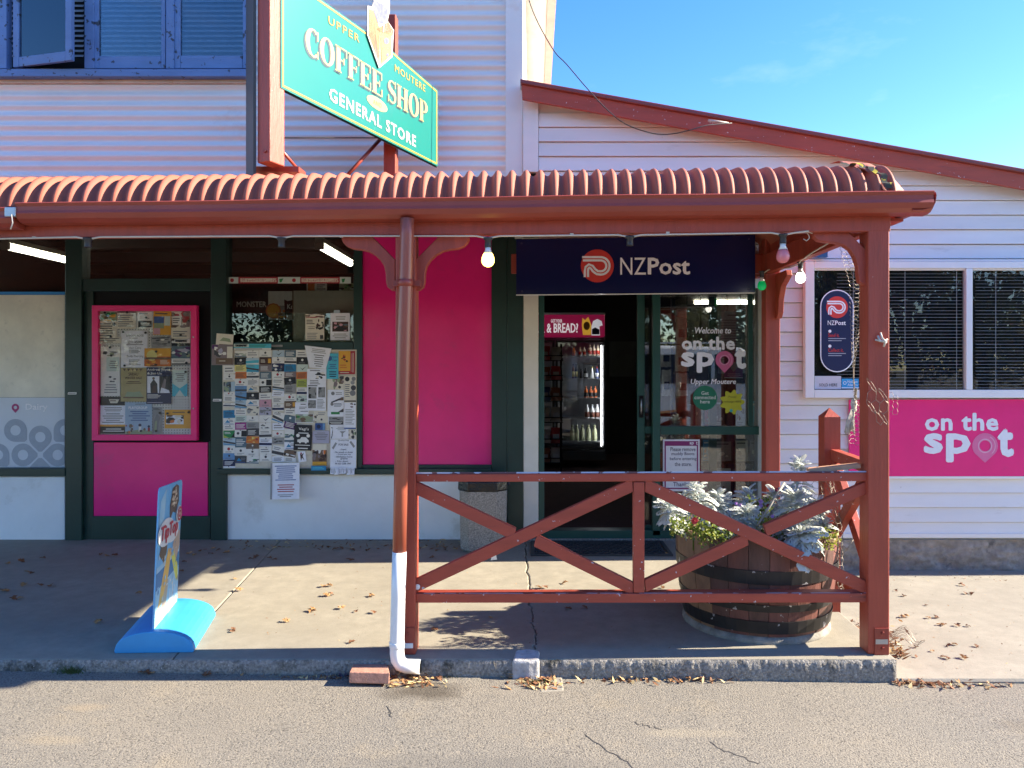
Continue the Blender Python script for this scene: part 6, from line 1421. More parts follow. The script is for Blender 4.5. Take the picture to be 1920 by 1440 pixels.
cols = [ink(.62, .64, .64), ink(.45, .04, .06), ink(.10, .07, .05), ink(.72, .42, .10), ink(.62, .60, .10), ink(.30, .52, .66), ink(.02, .16, .36), ink(.45, .34, .25), ink(.62, .55, .42)]
pp([(0.02, .02), (.98, .02), (.98, .30), (.5, .34), (.02, .28)], 5)
pp([(0.02, .28), (.98, .32), (.98, .44), (.02, .42)], 6); pp([(.02, .40), (.98, .43), (.98, .46), (.02, .44)], 5)
pp([(.02, .62), (.2, .60), (.3, .98), (.08, .9)], 5)
pp([(.12, .14), (.30, .36), (.48, .52), (.62, .50), (.52, .32), (.34, .16)], 3); pp([(.62, .44), (.74, .48), (.92, .34), (.98, .2), (.9, .2), (.78, .3)], 4)
pp([(.2, .04), (.34, .2), (.48, .30), (.54, .28), (.46, .10), (.36, .02)], 7)
pp([(.55, .02), (.62, .24), (.68, .1), (.74, .26), (.8, .04)], 0)
pp([(.66, .52), (.78, .60), (.98, .60), (.98, .48), (.84, .38)], 7)
pp([(.1, .52), (.2, .62), (.44, .6), (.4, .5), (.3, .44)], 2)
pp([(.48, .72), (.6, .78), (.72, .76), (.86, .84), (.84, .96), (.72, .98), (.56, .96), (.46, .84)], 2)
for i in range(34):
    u_, v_ = rl.uniform(.06, .92), rl.uniform(.06, .56); w_ = rl.uniform(.02, .07); h_ = rl.uniform(.01, .05)
    pp([(u_, v_), (u_ + w_, v_ + h_ * .3), (u_ + w_ * .8, v_ + h_), (u_ + w_ * .1, v_ + h_ * .8)], rl.choice([0, 0, 5, 5, 7, 6, 8]))
for i in range(26): u_, v_ = rl.uniform(.5, .8), rl.uniform(.82, .96); pp([(u_ + .03 * math.cos(R(t)), v_ + .012 * math.sin(R(t))) for t in range(0, 360, 72)], 8 if i % 2 else 7)
pp([(.02 + .30 + .34 * math.cos(R(t)), .66 + .10 * math.sin(R(t))) for t in range(0, 360, 20)], 0); pp([(.60 + .28 * math.cos(R(t)), .63 + .075 * math.sin(R(t))) for t in range(0, 360, 20)], 0)
pp([(.86 + .13 * math.cos(R(t)), .74 + .065 * math.sin(R(t))) for t in range(0, 360, 20)], 0)
def ps_text(body, u0, v0, u1, v1, mi, off, **kw):
    lay[0] += 2; kw.pop('bold'); t = fit(text2d(body, **kw), u0, 0, u1, 1)
    for i, (dx, dy) in enumerate(((0, 0), (.012, 0), (-.012, 0), (0, .004), (0, -.004))): mb.add([pfn(x + dx, v1 + (v0 - v1) * y + dy, off + i * .0001) for x, y in t[0]], t[1], mi)
ps_text('Tip', .10, .585, .42, .715, 1, .0075, bold=.03, shear=.15); ps_text('Top', .44, .585, .80, .715, 1, .0075, bold=.03, shear=.15)
for r1, r2, m_ in ((.10, .075, 1), (.05, .028, 1)):
    n = 20; lay[0] += 1
    mb.add([pfn(.87 + (r1 if k else r2) * math.cos(i / n * 6.28), .74 + (r1 if k else r2) * .55 * math.sin(i / n * 6.28), .0085) for k in (0, 1) for i in range(n)], [(i, (i + 1) % n, n + (i + 1) % n, n + i) for i in range(n)], m_)
mb.build('print', cols, ps, recalc=False)
# ================================================================ BIN, MAT, BRICK, SMALL THINGS
bc = Vector((P(907, 0, 5.6).x, 5.61, 0))
bn = thing('litter_bin', 'octagonal exposed aggregate litter bin with black liner by the shop wall', 'bin', bc)
M_agg = mat('exposed_aggregate', (.27, .25, .22), .9, var=.55, vs=110, bump=.8, bs=110)
def octo(r, z, c=.30): h = r; k = r * c * 1.35; return [bc + Vector((x, y, z)) for x, y in ((-h + k, -h), (h - k, -h), (h, -h + k), (h, h - k), (h - k, h), (-h + k, h), (-h, h - k), (-h, -h + k))]
def stack(levels, name, m, bev=.004):
    vs = []; fs = []
    for r, z in levels: vs += octo(r, z)
    n = len(levels)
    for i in range(n - 1):
        for j in range(8): fs.append((i * 8 + j, i * 8 + (j + 1) % 8, (i + 1) * 8 + (j + 1) % 8, (i + 1) * 8 + j))
    fs += [tuple(range(7, -1, -1)), tuple((n - 1) * 8 + j for j in range(8))]
    return MB().add(vs, fs).build(name, m, bn, bevel=bev)
stack([(.150, 0), (.168, .02), (.176, .48), (.172, .50)], 'body', M_agg)
stack([(.178, .455), (.186, .47), (.184, .53), (.15, .545), (.14, .50)], 'liner', mat('bin_liner', (.012, .012, .013), .25, var=.2, bump=.6, bs=25), .006)
mb = MB()
for i in range(10):
    p = bc + Vector((.13 + rl.uniform(0, .08), -.1 + rl.uniform(0, .1), .50 + rl.uniform(-.02, .05))); mb.add([p + Vector((rl.uniform(-.03, .03), rl.uniform(-.03, .03), rl.uniform(-.03, .03))) for _ in range(4)], [(0, 1, 2), (1, 2, 3)])
mb.build('bag_folds', mat('bag_shiny', (.10, .10, .11), .12, var=.2), bn, recalc=False)
x0, x1 = -.02, 1.02; y0, y1 = 5.36, 5.80
mt = thing('door_mat', 'black perforated rubber mat on the concrete in front of the shop door', 'mat', (.5, 5.5, 0))
mb = MB()
for a in ((x0, y0, x1, y0 + .03), (x0, y1 - .03, x1, y1), (x0, y0 + .031, x0 + .03, y1 - .031), (x1 - .03, y0 + .031, x1, y1 - .031)): mb.box((a[0], a[1], .001), (a[2], a[3], .014))
mb.build('border', M_rubber, mt, bevel=.003)
mb = MB(); nx_, ny_ = 18, 9
for i in range(nx_):
    for j in range(ny_):
        cx = x0 + .045 + (i + (.5 if j % 2 else 0)) * (x1 - x0 - .09) / nx_; cy = y0 + .05 + j * (y1 - y0 - .09) / (ny_ - 1)
        if cx > x1 - .04: continue
        n = 8; ro, ri = .032, .026
        vs = [(cx + r * 1.0 * math.cos(2 * math.pi * k / n), cy + r * .85 * math.sin(2 * math.pi * k / n), z) for r, z in ((ri, .001), (ri, .013), (ro, .013), (ro, .001)) for k in range(n)]
        mb.add(vs, [(l * n + k, l * n + (k + 1) % n, (l + 1) * n + (k + 1) % n, (l + 1) * n + k) for l in range(3) for k in range(n)])
o = mb.build('grid', M_rubber, mt, recalc=False); o['kind'] = 'stuff'
M_brick = mat('paver_clay', (.40, .20, .14), .8, var=.2, vs=30, bump=.4, bs=80)
bk_ = MB().pts8([P(654, 1281, 3.335), P(729.5, 1283, 3.335), P(731, 1262, 3.34), P(655, 1260, 3.34), Vector((-.845, 3.455, -.075)), Vector((-.685, 3.455, -.078)), Vector((-.685, 3.455, -.018)), Vector((-.845, 3.455, -.016))])
top(bk_, 'brick_paver', M_brick, 'loose pink clay paver lying on the road against the kerb beside the downpipe', 'brick', bevel=.004)
ck = MB().prism([Vector((-.10, 3.44, .004)), Vector((-.02, 3.435, .006)), Vector((.028, 3.44, .004)), Vector((.034, 3.55, .010)), Vector((-.02, 3.575, .012)), Vector((-.085, 3.56, .010))], (0, 0, -.11))
top(ck, 'concrete_lump', mat('lump_concrete', (.38, .37, .36), .85, var=.3, vs=18, bump=.8, bs=40), 'broken pale concrete lump set in the kerb at the end of the crack', 'concrete', bevel=.012)
pt_ = MB().prism([Vector((.03, 3.30, road_z(.1) + .002)), Vector((.14, 3.32, road_z(.1) + .002)), Vector((.135, 3.46, road_z(.1) + .006)), Vector((.0, 3.46, road_z(.1) + .006))], (0, 0, -.03))
top(pt_, 'concrete_patch', M_conc2, 'small square concrete patch in the road below the kerb lump', 'concrete', bevel=.008)
sc_ = MB().add([P(920, 1051, 5.22) + Vector((0, 0, .002)), P(932, 1050, 5.22) + Vector((0, 0, .003)), P(930, 1043, 5.22) + Vector((0, 0, .012)), P(923, 1043, 5.22) + Vector((0, 0, .01))], [(0, 1, 2, 3)])
top(sc_, 'paper_scrap', M_pvc, 'crumpled scrap of white paper on the concrete near the litter bin', 'litter', recalc=False)
# overhead cable
cb = [P(985, -40, 5.3), P(992, 0, 5.3), P(1010, 45, 5.3), P(1040, 97, 5.3), P(1062, 120, 5.3), P(1102, 167, 5.3), P(1140, 207, 5.3), P(1172, 232, 5.3), P(1215, 248, 5.3), P(1250, 252, 5.3), P(1290, 245, 5.3), P(1325, 235, 5.32), P(1372, 231, 5.40)]
# smooth the cable
def smooth(pts, k=4):
    out = []
    for i in range(len(pts) - 1):
        p0, p1, p2, p3 = pts[max(i - 1, 0)], pts[i], pts[i + 1], pts[min(i + 2, len(pts) - 1)]
        for j in range(k):
            t = j / k; out.append(.5 * ((2 * p1) + (p2 - p0) * t + (2 * p0 - 5 * p1 + 4 * p2 - p3) * t * t + (3 * p1 - p0 - 3 * p2 + p3) * t ** 3))
    return out + [pts[-1]]
cable = thing('overhead_cable', 'dark sagging power cable running down to the red barge board', 'cable', P(1250, 252, 5.3))
MB().tube(smooth(cb), .004, 6).build('wire', mat('cable_dark', (.035, .03, .03), .5), cable)
MB().tube([P(1328, 226, 5.38), P(1345, 228, 5.38), P(1366, 230, 5.39)], [.011, .010, .004], 8).build('clamp', mat('clamp_white', (.45, .38, .34), .5, var=.3, vs=20), cable)
# ================================================================ FALLEN LEAVES
def oak_mesh(seed):
    r = random.Random(seed); vs = []; L_ = .055; n = 12; left, right = [], []
    for i in range(n + 1):
        u = i / n; w = .016 * math.sin(u * math.pi) ** .6 * (1 + .55 * math.cos(i * math.pi)) + .0012
        z = .010 * math.sin(u * 2.6 + r.uniform(-.3, .3)) + r.uniform(0, .006)
        left.append((-w * (1 + r.uniform(-.2, .3)), (u - .5) * L_, z + r.uniform(0, .009))); right.append((w * (1 + r.uniform(-.2, .3)), (u - .5) * L_, z + r.uniform(0, .009)))
    mid = [(0, (i / n - .5) * L_, .004 + .008 * math.sin(i / n * 2.6)) for i in range(n + 1)]
    vs = left + mid + right; k = n + 1; fs = []
    for i in range(n): fs += [(i, k + i, k + i + 1, i + 1), (k + i, 2 * k + i, 2 * k + i + 1, k + i + 1)]
    j = len(vs); vs += [(-.001, -.5 * L_, .004), (.001, -.5 * L_, .004), (.004, -.5 * L_ - .022, .010)]; fs.append((j, j + 1, j + 2))
    me = bpy.data.meshes.new('oak_leaf'); me.from_pydata(vs, [], fs); me.materials.append(M_oak if seed % 3 else M_oak2); return me
oaks = [oak_mesh(s) for s in range(6)]
ro = random.Random(31)
def zfloor(x, y):
    if x < 1.71: return 0 if y > 3.47 else road_z(x)
    return -.092 - (y - 3.47) * .033 if y > 3.465 else road_z(x)
def drop(x, y, label, group, s=1.0):
    o = bpy.data.objects.new('oak_leaf', ro.choice(oaks)); COL.objects.link(o)
    o.location = (x, y, zfloor(x, y) + .002); o.rotation_euler = (ro.uniform(-.3, .3), ro.uniform(-.3, .3), ro.uniform(0, 6.28)); k = s * ro.uniform(.5, .95); o.scale = (k, k, k)
    tag(o, label, 'leaf', group)
def ground_at(px, py, z=0): Y = (EYE - z) * F / (py - CY); return ((px - CX) * Y / F, Y)
SUNNY = 'dry brown oak leaf lying on the sunlit verandah concrete'
for px, py in ((440, 1087), (447, 1108), (605, 1101), (640, 1142), (697, 1119), (700, 1150), (612, 1118), (617, 1100), (660, 1206), (815, 1183), (585, 1147), (536, 1166), (437, 1181), (437, 1185), (620, 1116), (668, 1148), (1243, 1103), (1226, 1101), (1022, 1103), (1060, 1095), (1010, 1104), (1250, 1040), (1030, 1038), (480, 1046), (505, 1048), (515, 1051), (470, 1050), (810, 1047), (652, 1050), (660, 1052), (895, 1028), (905, 1030), (765, 1195)):
    drop(*ground_at(px, py), SUNNY, 'oak leaves on the sunlit verandah floor', 1.0)
SHADE = 'dark curled oak leaf in the shade on the verandah concrete'
for px, py in ((15, 1058), (40, 1054), (80, 1048), (60, 1076), (50, 1074), (95, 1100), (75, 1099), (45, 1099), (10, 1111), (25, 1125), (38, 1123), (185, 1168), (260, 1114), (205, 1069), (200, 1044), (215, 1043), (190, 1041), (345, 1055), (355, 1040), (365, 1042), (375, 1035), (385, 1032), (395, 1040), (400, 1030), (410, 1033), (425, 1038), (340, 1072), (615, 1027), (640, 1029), (630, 1031), (660, 1033), (690, 1034), (820, 1034), (835, 1033), (5, 1109), (1096, 1141), (1065, 1143), (920, 1160)):
    drop(*ground_at(px, py), SHADE, 'oak leaves in the verandah shade', 1.0)
PATH = 'pale brown leaf lying on the lower sunlit path'
for px, py in ((1803, 1086), (1810, 1103), (1822, 1104), (1680, 1097), (1695, 1108), (1737, 1127), (1740, 1153), (1755, 1152), (1770, 1168), (1795, 1169), (1815, 1170), (1760, 1167), (1718, 1213), (1790, 1208), (1780, 1210), (1767, 1233), (1776, 1236), (1807, 1235), (1748, 1221), (1830, 1211), (1692, 1151), (1700, 1150)):
    x, y = ground_at(px, py, -.10); drop(x, y, PATH, 'leaves on the lower path', .9)
GUT = 'brown leaf caught at the foot of the kerb'
for k in range(22):
    px = ro.choice([ro.uniform(270, 300), ro.uniform(380, 400), ro.uniform(785, 830), ro.uniform(975, 1060), ro.uniform(1200, 1340), ro.uniform(1670, 1780), ro.uniform(740, 800)]); x, y = (px - 1000) * .00252, ro.uniform(3.40, 3.45); drop(x, y, GUT, 'leaves along the kerb', .8)
def litter(name, label, n, fn, s=1.0, cat='leaf litter'):
    mb = MB()
    for i in range(n):
        p = Vector(fn()); a = ro.uniform(0, 6.28); t = ro.uniform(-.7, .7); l, w = ro.uniform(.015, .04) * s, ro.uniform(.004, .013) * s
        d = Vector((math.cos(a), math.sin(a), t)).normalized() * l; e = Vector((-math.sin(a), math.cos(a), ro.uniform(-.6, .6))).normalized() * w
        mb.add([p - d, p - e, p + d, p + e], [(0, 1, 2), (0, 2, 3)], ro.choice([0, 0, 1, 2]))
    o = top(mb, name, [M_oak, M_oak2, mat('straw', (.55, .42, .20), .7, var=.3, trans=.1)], label, cat, recalc=False); o['kind'] = 'stuff'; return o
litter('leaf_litter', 'heap of orange brown leaf litter behind the corner post', 420, lambda: (1.715 + abs(ro.gauss(0, .11)), ro.uniform(3.72, 4.12), -.095 + abs(ro.gauss(0, .025))), 1.0)
litter('leaf_litter', 'straw and leaf bits on the road at the kerb corner', 110, lambda: (1.70 + abs(ro.gauss(0, .22)), 3.455 - abs(ro.gauss(0, .03)), road_z(1.9) + abs(ro.gauss(0, .008))), .8)
litter('leaf_litter', 'leaf bits under the kerb below the long railing', 90, lambda: (ro.choice([ro.gauss(.42, .06), ro.gauss(.75, .1), ro.uniform(.3, 1.0)]), 3.455 - abs(ro.gauss(0, .022)), road_z(.6) + abs(ro.gauss(0, .008))), .75)
litter('leaf_litter', 'leaf bits round the concrete patch in the road', 130, lambda: (ro.gauss(.03, .07), ro.uniform(3.33, 3.455), road_z(0) + abs(ro.gauss(0, .009))), .75)
litter('leaf_litter', 'leaf bits around the downpipe outlet', 130, lambda: (ro.gauss(-.55, .07), ro.uniform(3.33, 3.455), road_z(-.5) + abs(ro.gauss(0, .008))), .7)
litter('leaf_litter', 'straw along the kerb foot left of the paver', 110, lambda: (ro.uniform(-1.4, -.85), ro.uniform(3.41, 3.455), road_z(-1) + abs(ro.gauss(0, .004))), .5)
litter('leaf_litter', 'dark leaf crumbs along the shop wall foot', 160, lambda: (ro.uniform(-2.4, -.4), ro.uniform(5.55, 5.84), .002 + abs(ro.gauss(0, .006))), .8)
litter('leaf_litter', 'fine brown crumbs scattered on the sunlit verandah floor', 260, lambda: (ro.uniform(-2.2, 1.6), ro.uniform(3.6, 5.4), .002), .22)
litter('leaf_litter', 'small crumbs scattered over the lower path', 200, lambda: (lambda x, y: (x, y, zfloor(x, y) + .002))(ro.uniform(1.75, 3.4), ro.uniform(3.5, 5.4)), .25)
litter('leaf_litter', 'dark crumbs at the foot of the stone base', 60, lambda: (lambda x, y: (x, y, zfloor(x, y) + .003))(ro.uniform(2.2, 3.6), ro.uniform(5.25, 5.5)), .35)
def tuft(px, Y, n, h, label, m):
    x = (px - CX) * Y / F; mb = MB()
    for i in range(n):
        a = ro.uniform(0, 6.28); b = Vector((x + ro.gauss(0, .03), Y + ro.gauss(0, .008), road_z(x))); l = ro.uniform(.4, 1) * h
        t = b + Vector((math.cos(a) * l * .8, math.sin(a) * l * .6 - .01, l)); mb.add([b + Vector((-.002, 0, 0)), b + Vector((.002, 0, 0)), t], [(0, 1, 2)])
    o = top(mb, 'weed_tuft', m, label, 'weed', recalc=False)
tuft(135, 3.445, 110, .05, 'green grass tuft growing at the kerb left of the pavement sign', mat('weed_green', (.05, .085, .02), .6, var=.4, vs=60))
tuft(645, 3.445, 40, .03, 'small purple green weed at the kerb beside the paver', mat('weed_purple', (.07, .05, .12), .6, var=.4, vs=60))
tuft(835, 3.45, 30, .02, 'tiny green weed under the kerb right of the downpipe', mat('weed_green', (.05, .085, .02)))
tuft(1010, 3.40, 40, .025, 'yellow green moss tuft beside the concrete patch', M_leafg)
for k, (px0, py0, px1, py1) in enumerate(((727, 1328, 735, 1352), (1100, 1380, 1190, 1440), (1190, 1352, 1240, 1368), (1330, 1390, 1420, 1430))):
    pts = []; 
    for i in range(12):
        t = i / 11; x, y = ground_at(px0 + (px1 - px0) * t + ro.uniform(-4, 4), py0 + (py1 - py0) * t + ro.uniform(-3, 3), -.085); pts.append((x, y, road_z(x) + .0015))
    mb = MB()
    for p, q_ in zip(pts, pts[1:]): w = .0014; mb.ngon([(p[0] - w, p[1], p[2]), (p[0] + w, p[1] + .003, p[2]), (q_[0] + w, q_[1] + .003, q_[2]), (q_[0] - w, q_[1], q_[2])])
    struct(mb.build('road_crack', mat('crack_tar', (.06, .055, .05), .9), None, recalc=False))
# ================================================================ INSIDE THE SHOP
YFR = 10.0; sF = YFR / F
fg = thing('drinks_fridge', 'tall glass door drinks fridge with lit maroon header seen through the doorway', 'fridge', P(1050, 860, YFR))
M_fb = mat('fridge_black', (.02, .02, .022), .4, var=.1); M_fin = mat('fridge_inside', (.34, .37, .42), .5, var=.05)
fx0, fx1 = 952, 1137
MB().rect(fx0, 588, fx0 + 3, 862, YFR + .02, .7).rect(fx1 - 3, 588, fx1, 862, YFR + .02, .7).rect(fx0 + 3, 588, fx1 - 3, 592, YFR + .02, .7).rect(fx0 + 3, 846, fx1 - 3, 862, YFR + .02, .7).build('body', M_fb, fg)
MB().rect(fx0 + 3, 592, fx1 - 3, 846, YFR + .68, .03).build('back_panel', M_fin, fg)
hd = MB(); fh = lambda x, y: P(x, y, YFR - .055); fh2 = lambda x, y: P(x, y, YFR - .057); fh3 = lambda x, y: P(x, y, YFR - .059)
MB().rect(fx0, 587.5, fx1 - 3, 632, YFR - .05, .12).build('header', mat('header_maroon', (.20, .008, .05), .3, var=.05, emit=(.36, .010, .07), estr=.09), fg, bevel=.02)
MB().rect(fx0, 586, fx1 - 2, 590, YFR - .06, .13).build('header_trim', M_alu, fg, bevel=.005)
put_text(hd, 'GOT YOUR', 1033, 598.5, 1054, 605, fh, 0, bold=.02)
put_text(hd, 'MILK & BREAD?', 992, 606, 1084, 624, fh, 0, bold=.02)
put_poly(hd, [(1092, 596), (1097, 600), (1103, 594), (1106, 602), (1109, 610), (1108, 628), (1093, 628), (1091, 610)], fh, 1); put_poly(hd, disc2d(1100, 611, 6, 8, 14), fh2, 2)
put_poly(hd, [(1112, 602), (1120, 598), (1128, 602), (1130, 610), (1124, 612), (1125, 629), (1109, 629), (1109, 612)], fh, 3); put_poly(hd, [(1110, 617), (1116, 614), (1124, 618), (1124, 627), (1110, 627)], fh2, 4)
hd.build('header_print', [mat('header_white', (.8, .78, .78), .4, var=0, emit=(.9, .85, .88), estr=.12), mat('bread_yellow', (.7, .4, .05), .4, emit=(.7, .38, .04), estr=.12), ink(.5, .22, .04), mat('milk_white', (.75, .75, .75), .4, emit=(.7, .7, .75), estr=.12), M_navy2], fg, recalc=False)
for a, b in ((fx0 + 1, 1040), (1041.5, 1136)):
    d = MB()
    d.rect(a, 638, a + 4.5, 842, YFR - .03, .04).rect(b - 4.5, 638, b, 842, YFR - .03, .04).rect(a + 4.5, 638, b - 4.5, 642, YFR - .03, .04).rect(a + 4.5, 838, b - 4.5, 842, YFR - .03, .04)
    dd = d.build('door', M_fb, fg, bevel=.004)
    MB().rect(a + 4.5, 642, b - 4.5, 838, YFR - .01, .004).build('pane', M_glass, dd)
M_led = mat('fridge_led', (.9, .95, 1), .4, var=0, emit=(.95, .97, 1), estr=5.0)
MB().rect(1127, 648, 1128.3, 836, YFR + .05, .02).build('light_strip', M_led, fg)
M_shelf = mat('shelf_wire', (.42, .44, .46), .35, .3, var=.1)
shelf_y = (667, 709.5, 746, 785, 827)
for y in shelf_y: MB().rect(fx0 + 4, y, fx1 - 4, y + 2.5, YFR + .06, .5).build('shelf', M_shelf, fg)
MB().rect(1106, 673, 1119, 679.5, YFR + .05, .003).rect(1094, 680.5, 1126, 683, YFR + .05, .003).build('price_tag', M_alu, fg)
BOT = {}
def bottle(px, sy, h, w, body, cap, lab, label, kind='bottle'):
    Y = YFR + .16; b = P(px, sy, Y); H = h * sF; r = w * sF / 2
    key = (h, w, body, cap, lab)
    t_ = thing(kind, label, 'bottle', b, 'bottles in the drinks fridge')
    MB().lathe(b, [(r * .9, 0), (r, H * .03), (r, H * .55), (r * .85, H * .68), (r * .42, H * .82), (r * .40, H * .9)], 12).build('body', body, t_)
    MB().lathe(b, [(r * .46, H * .88), (r * .46, H), (r * .3, H * 1.005)], 10).build('cap', cap, t_)
    if lab: MB().lathe(b, [(r * 1.03, H * .12), (r * 1.03, H * .48)], 12).build('label', lab, t_)
bottle_mat = lambda n, c, e=.0: mat(n, c, .35, var=.05)  # plain bottle colours without emission
Bc, Br, Bo, Bk, Bw, By, Bg, Bn, Bb = (bottle_mat('bottle_cream', (.70, .62, .45)), bottle_mat('bottle_red', (.50, .05, .03)), bottle_mat('bottle_orange', (.70, .16, .03)), bottle_mat('bottle_black', (.02, .02, .025)), bottle_mat('bottle_milk', (.75, .77, .78)), bottle_mat('bottle_yellow', (.65, .55, .12)), bottle_mat('bottle_green_milk', (.50, .54, .34)), bottle_mat('bottle_blue', (.05, .08, .25)), bottle_mat('bottle_brown', (.16, .06, .04)))
for i, (px, h, w, a, b, c, d) in enumerate(((1076, 16, 6.5, Bo, Bc, None, 'orange juice carton on the top fridge shelf'), (1088, 17, 6, Bc, Bc, Br, 'short cream bottle, left of the pair on the top fridge shelf'), (1095.5, 17, 6, Bc, Bc, Br, 'short cream bottle, right of the pair on the top fridge shelf'), (1106, 21, 7.5, Bc, Bc, Br, 'tall cream bottle with red label, first of three on the top fridge shelf'), (1113.5, 21, 7, Bc, Bc, Br, 'tall cream bottle with red label in the middle of the top shelf trio'), (1121, 21, 7.5, Bc, Bc, Br, 'tall cream bottle beside the fridge light on the top shelf'))): bottle(px, 667, h, w, a, b, c, d)
for px, h, w, a, b, c, d in ((1075, 28, 5.5, Bn if False else Bb, Bk, By, 'dark bottle with yellow band at left of the second fridge shelf'), (1080.5, 28, 5.5, Bk, Bk, By, 'dark bottle with yellow band next to the first on the second fridge shelf'), (1090, 18, 7, Bk, Bk, None, 'black short bottle on the second fridge shelf'), (1098.5, 20, 7.5, Bk, Bk, Bw, 'black bottle with white print on the second fridge shelf'), (1110, 22, 6.5, Bw, By, None, 'white bottle with yellow top on the second fridge shelf'), (1119.5, 22, 7, Bn, Br, Bw, 'brown bottle with white label by the light on the second fridge shelf')): bottle(px, 709.5, h, w, a, b, c, d)
for px, n in ((1099, 'left'), (1107.5, 'middle'), (1116, 'right')): bottle(px, 746, 22, 7.5, Bo, Bo, Bk, 'orange bottle with black label, %s one on the third fridge shelf' % n)
for px, n in ((1101, 'left'), (1110.5, 'middle'), (1120, 'right')): bottle(px, 785, 27, 9, Bw, Bw, Bb, 'white milk bottle with blue label, %s one on the fourth fridge shelf' % n)
for px, n in ((1073, 'first'), (1081.5, 'second'), (1092, 'third'), (1103.5, 'fourth'), (1115, 'fifth')): bottle(px, 827, 31, 9.5, Bg, Bg, None, 'large green milk bottle, %s from the left on the bottom fridge shelf' % n)
for px, sy, a, c, d in ((1055, 709.5, Bc, Bo, 'orange topped bottle behind the left fridge door'), (1056, 746, Bw, None, 'tall white bottle low behind the left fridge door'), (1032, 667, Bw, Br, 'white bottle high behind the left fridge door')): bottle(px - 18, sy, 24, 8, a, a, c, d)
# ---- snack rack just inside the door
YR_ = 7.6
rk_ = thing('snack_rack', 'black wire snack rack just inside the open door', 'rack', P(1030, 880, YR_))
for x in (1012, 1052): MB().tube([P(x, 905, YR_), P(x, 645, YR_ + .1)], .012, 6).build('upright', M_black, rk_)
rsn = random.Random(8)
for i, y in enumerate((676, 713, 752, 792, 832, 868)):
    mb = MB(); a = P(1006, y, YR_ - .02); b = P(1056, y, YR_ - .02)
    for k in range(4): mb.tube([a + Vector((0, .07 * k, .012 * k)), b + Vector((0, .07 * k, .012 * k))], .005, 5)
    mb.tube([a + Vector((0, -.01, .05)), b + Vector((0, -.01, .05))], .006, 5)
    mb.build('shelf', M_black, rk_)
    for k in range(2):
        c_ = rsn.choice([(.40, .16, .02), (.28, .03, .03), (.05, .05, .07), (.30, .27, .22), (.03, .05, .14), (.20, .07, .03)]); nm = {(.40, .16, .02): 'orange', (.28, .03, .03): 'red', (.05, .05, .07): 'black', (.30, .27, .22): 'pale', (.03, .05, .14): 'dark blue', (.20, .07, .03): 'brown'}[c_]
        x0 = 1012 + k * 21; p0 = P(x0, y - 1, YR_ + .03); w, h = 19 * YR_ / F, rsn.uniform(24, 30) * YR_ / F
        mb = MB()
        mb.grid(lambda u, v: (p0.x + w * u + .006 * math.sin(v * 9), p0.y + .06 * v - .03 * math.sin(u * math.pi) * math.sin(v * math.pi), p0.z + h * v), 6, 6)
        mb.grid(lambda u, v: (p0.x + w * u + .006 * math.sin(v * 9), p0.y + .06 * v + .012 + .03 * math.sin(u * math.pi) * math.sin(v * math.pi), p0.z + h * v), 6, 6)
        mb.grid(lambda u, v: (p0.x + w * (.2 + .6 * u), p0.y + .06 * (.3 + .3 * v) - .034, p0.z + h * (.3 + .3 * v)), 1, 1, 1)
        top(mb, 'snack_packet', [ink(*c_, .35), ink(.35, .33, .30)], '%s snack packet on the %s side of the %s rack shelf' % (nm, ('door jamb', 'fridge')[k], 'top second third fourth fifth bottom'.split()[i]), 'snack packet', 'snack packets on the rack', recalc=False)
# ---- goods behind the right shop window
YI = 6.7
gr_ = thing('display_grid', 'dark wire display grid with hanging goods behind the right shop window', 'rack', P(1320, 800, YI + .1))
for i in range(9): MB().tube([P(1238 + i * 25, 545, YI + .1), P(1238 + i * 25, 985, YI + .1)], .004, 5).build('bar', M_black, gr_)
for y in (600, 640, 690, 740): MB().tube([P(1236, y, YI + .1), P(1300, y, YI + .1)], .004, 5).build('bar', M_black, gr_)
MB().rect(1259, 560, 1266, 985, YI + .12, .05).build('pole', mat('pole_navy', (.01, .02, .06), .4), gr_)
cols_ = {'pale green': (.38, .42, .34), 'grey green': (.28, .33, .28), 'pale grey': (.42, .43, .42), 'white': (.55, .55, .5)}
for k, (a, b, c, d, cn) in enumerate(((1239, 588, 1258, 640, 'pale green'), (1268, 595, 1286, 645, 'grey green'), (1239, 648, 1258, 688, 'pale grey'), (1266, 648, 1292, 696, 'grey green'), (1241, 694, 1258, 742, 'white'), (1268, 700, 1290, 742, 'pale grey'), (1415, 650, 1428, 690, 'pale green'), (1416, 700, 1432, 745, 'white'))):
    mb = MB(); p0, p1 = P(a, d, YI), P(b * 0 + c, b, YI)
    mb.grid(lambda u, v: (p0.x + (p1.x - p0.x) * u, YI - .018 * math.sin(u * 3.14) * math.sin(v * 3.14), p0.z + (p1.z - p0.z) * v + .006 * math.sin(u * 9)), 5, 6)
    mb.grid(lambda u, v: (p0.x + (p1.x - p0.x) * u, YI + .012 + .018 * math.sin(u * 3.14) * math.sin(v * 3.14), p0.z + (p1.z - p0.z) * v), 4, 4)
    mb.grid(lambda u, v: (p0.x + (p1.x - p0.x) * (.2 + .6 * u), YI - .022, p0.z + (p1.z - p0.z) * (.25 + .3 * v)), 1, 1, 1)
    top(mb, 'hanging_packet', [mat('packet_' + cn.replace(' ', '_'), cols_[cn], .2, var=.35, vs=25), M_black], '%s packet hanging on the display grid, %s' % (cn, ('top beside the green door frame', 'top right of the dark pole', 'middle beside the green door frame', 'middle right of the dark pole', 'low beside the green door frame', 'low right of the dark pole', 'upper one by the red corner post', 'lower one by the red corner post')[k]), 'packet', 'packets on the display grid', recalc=False)
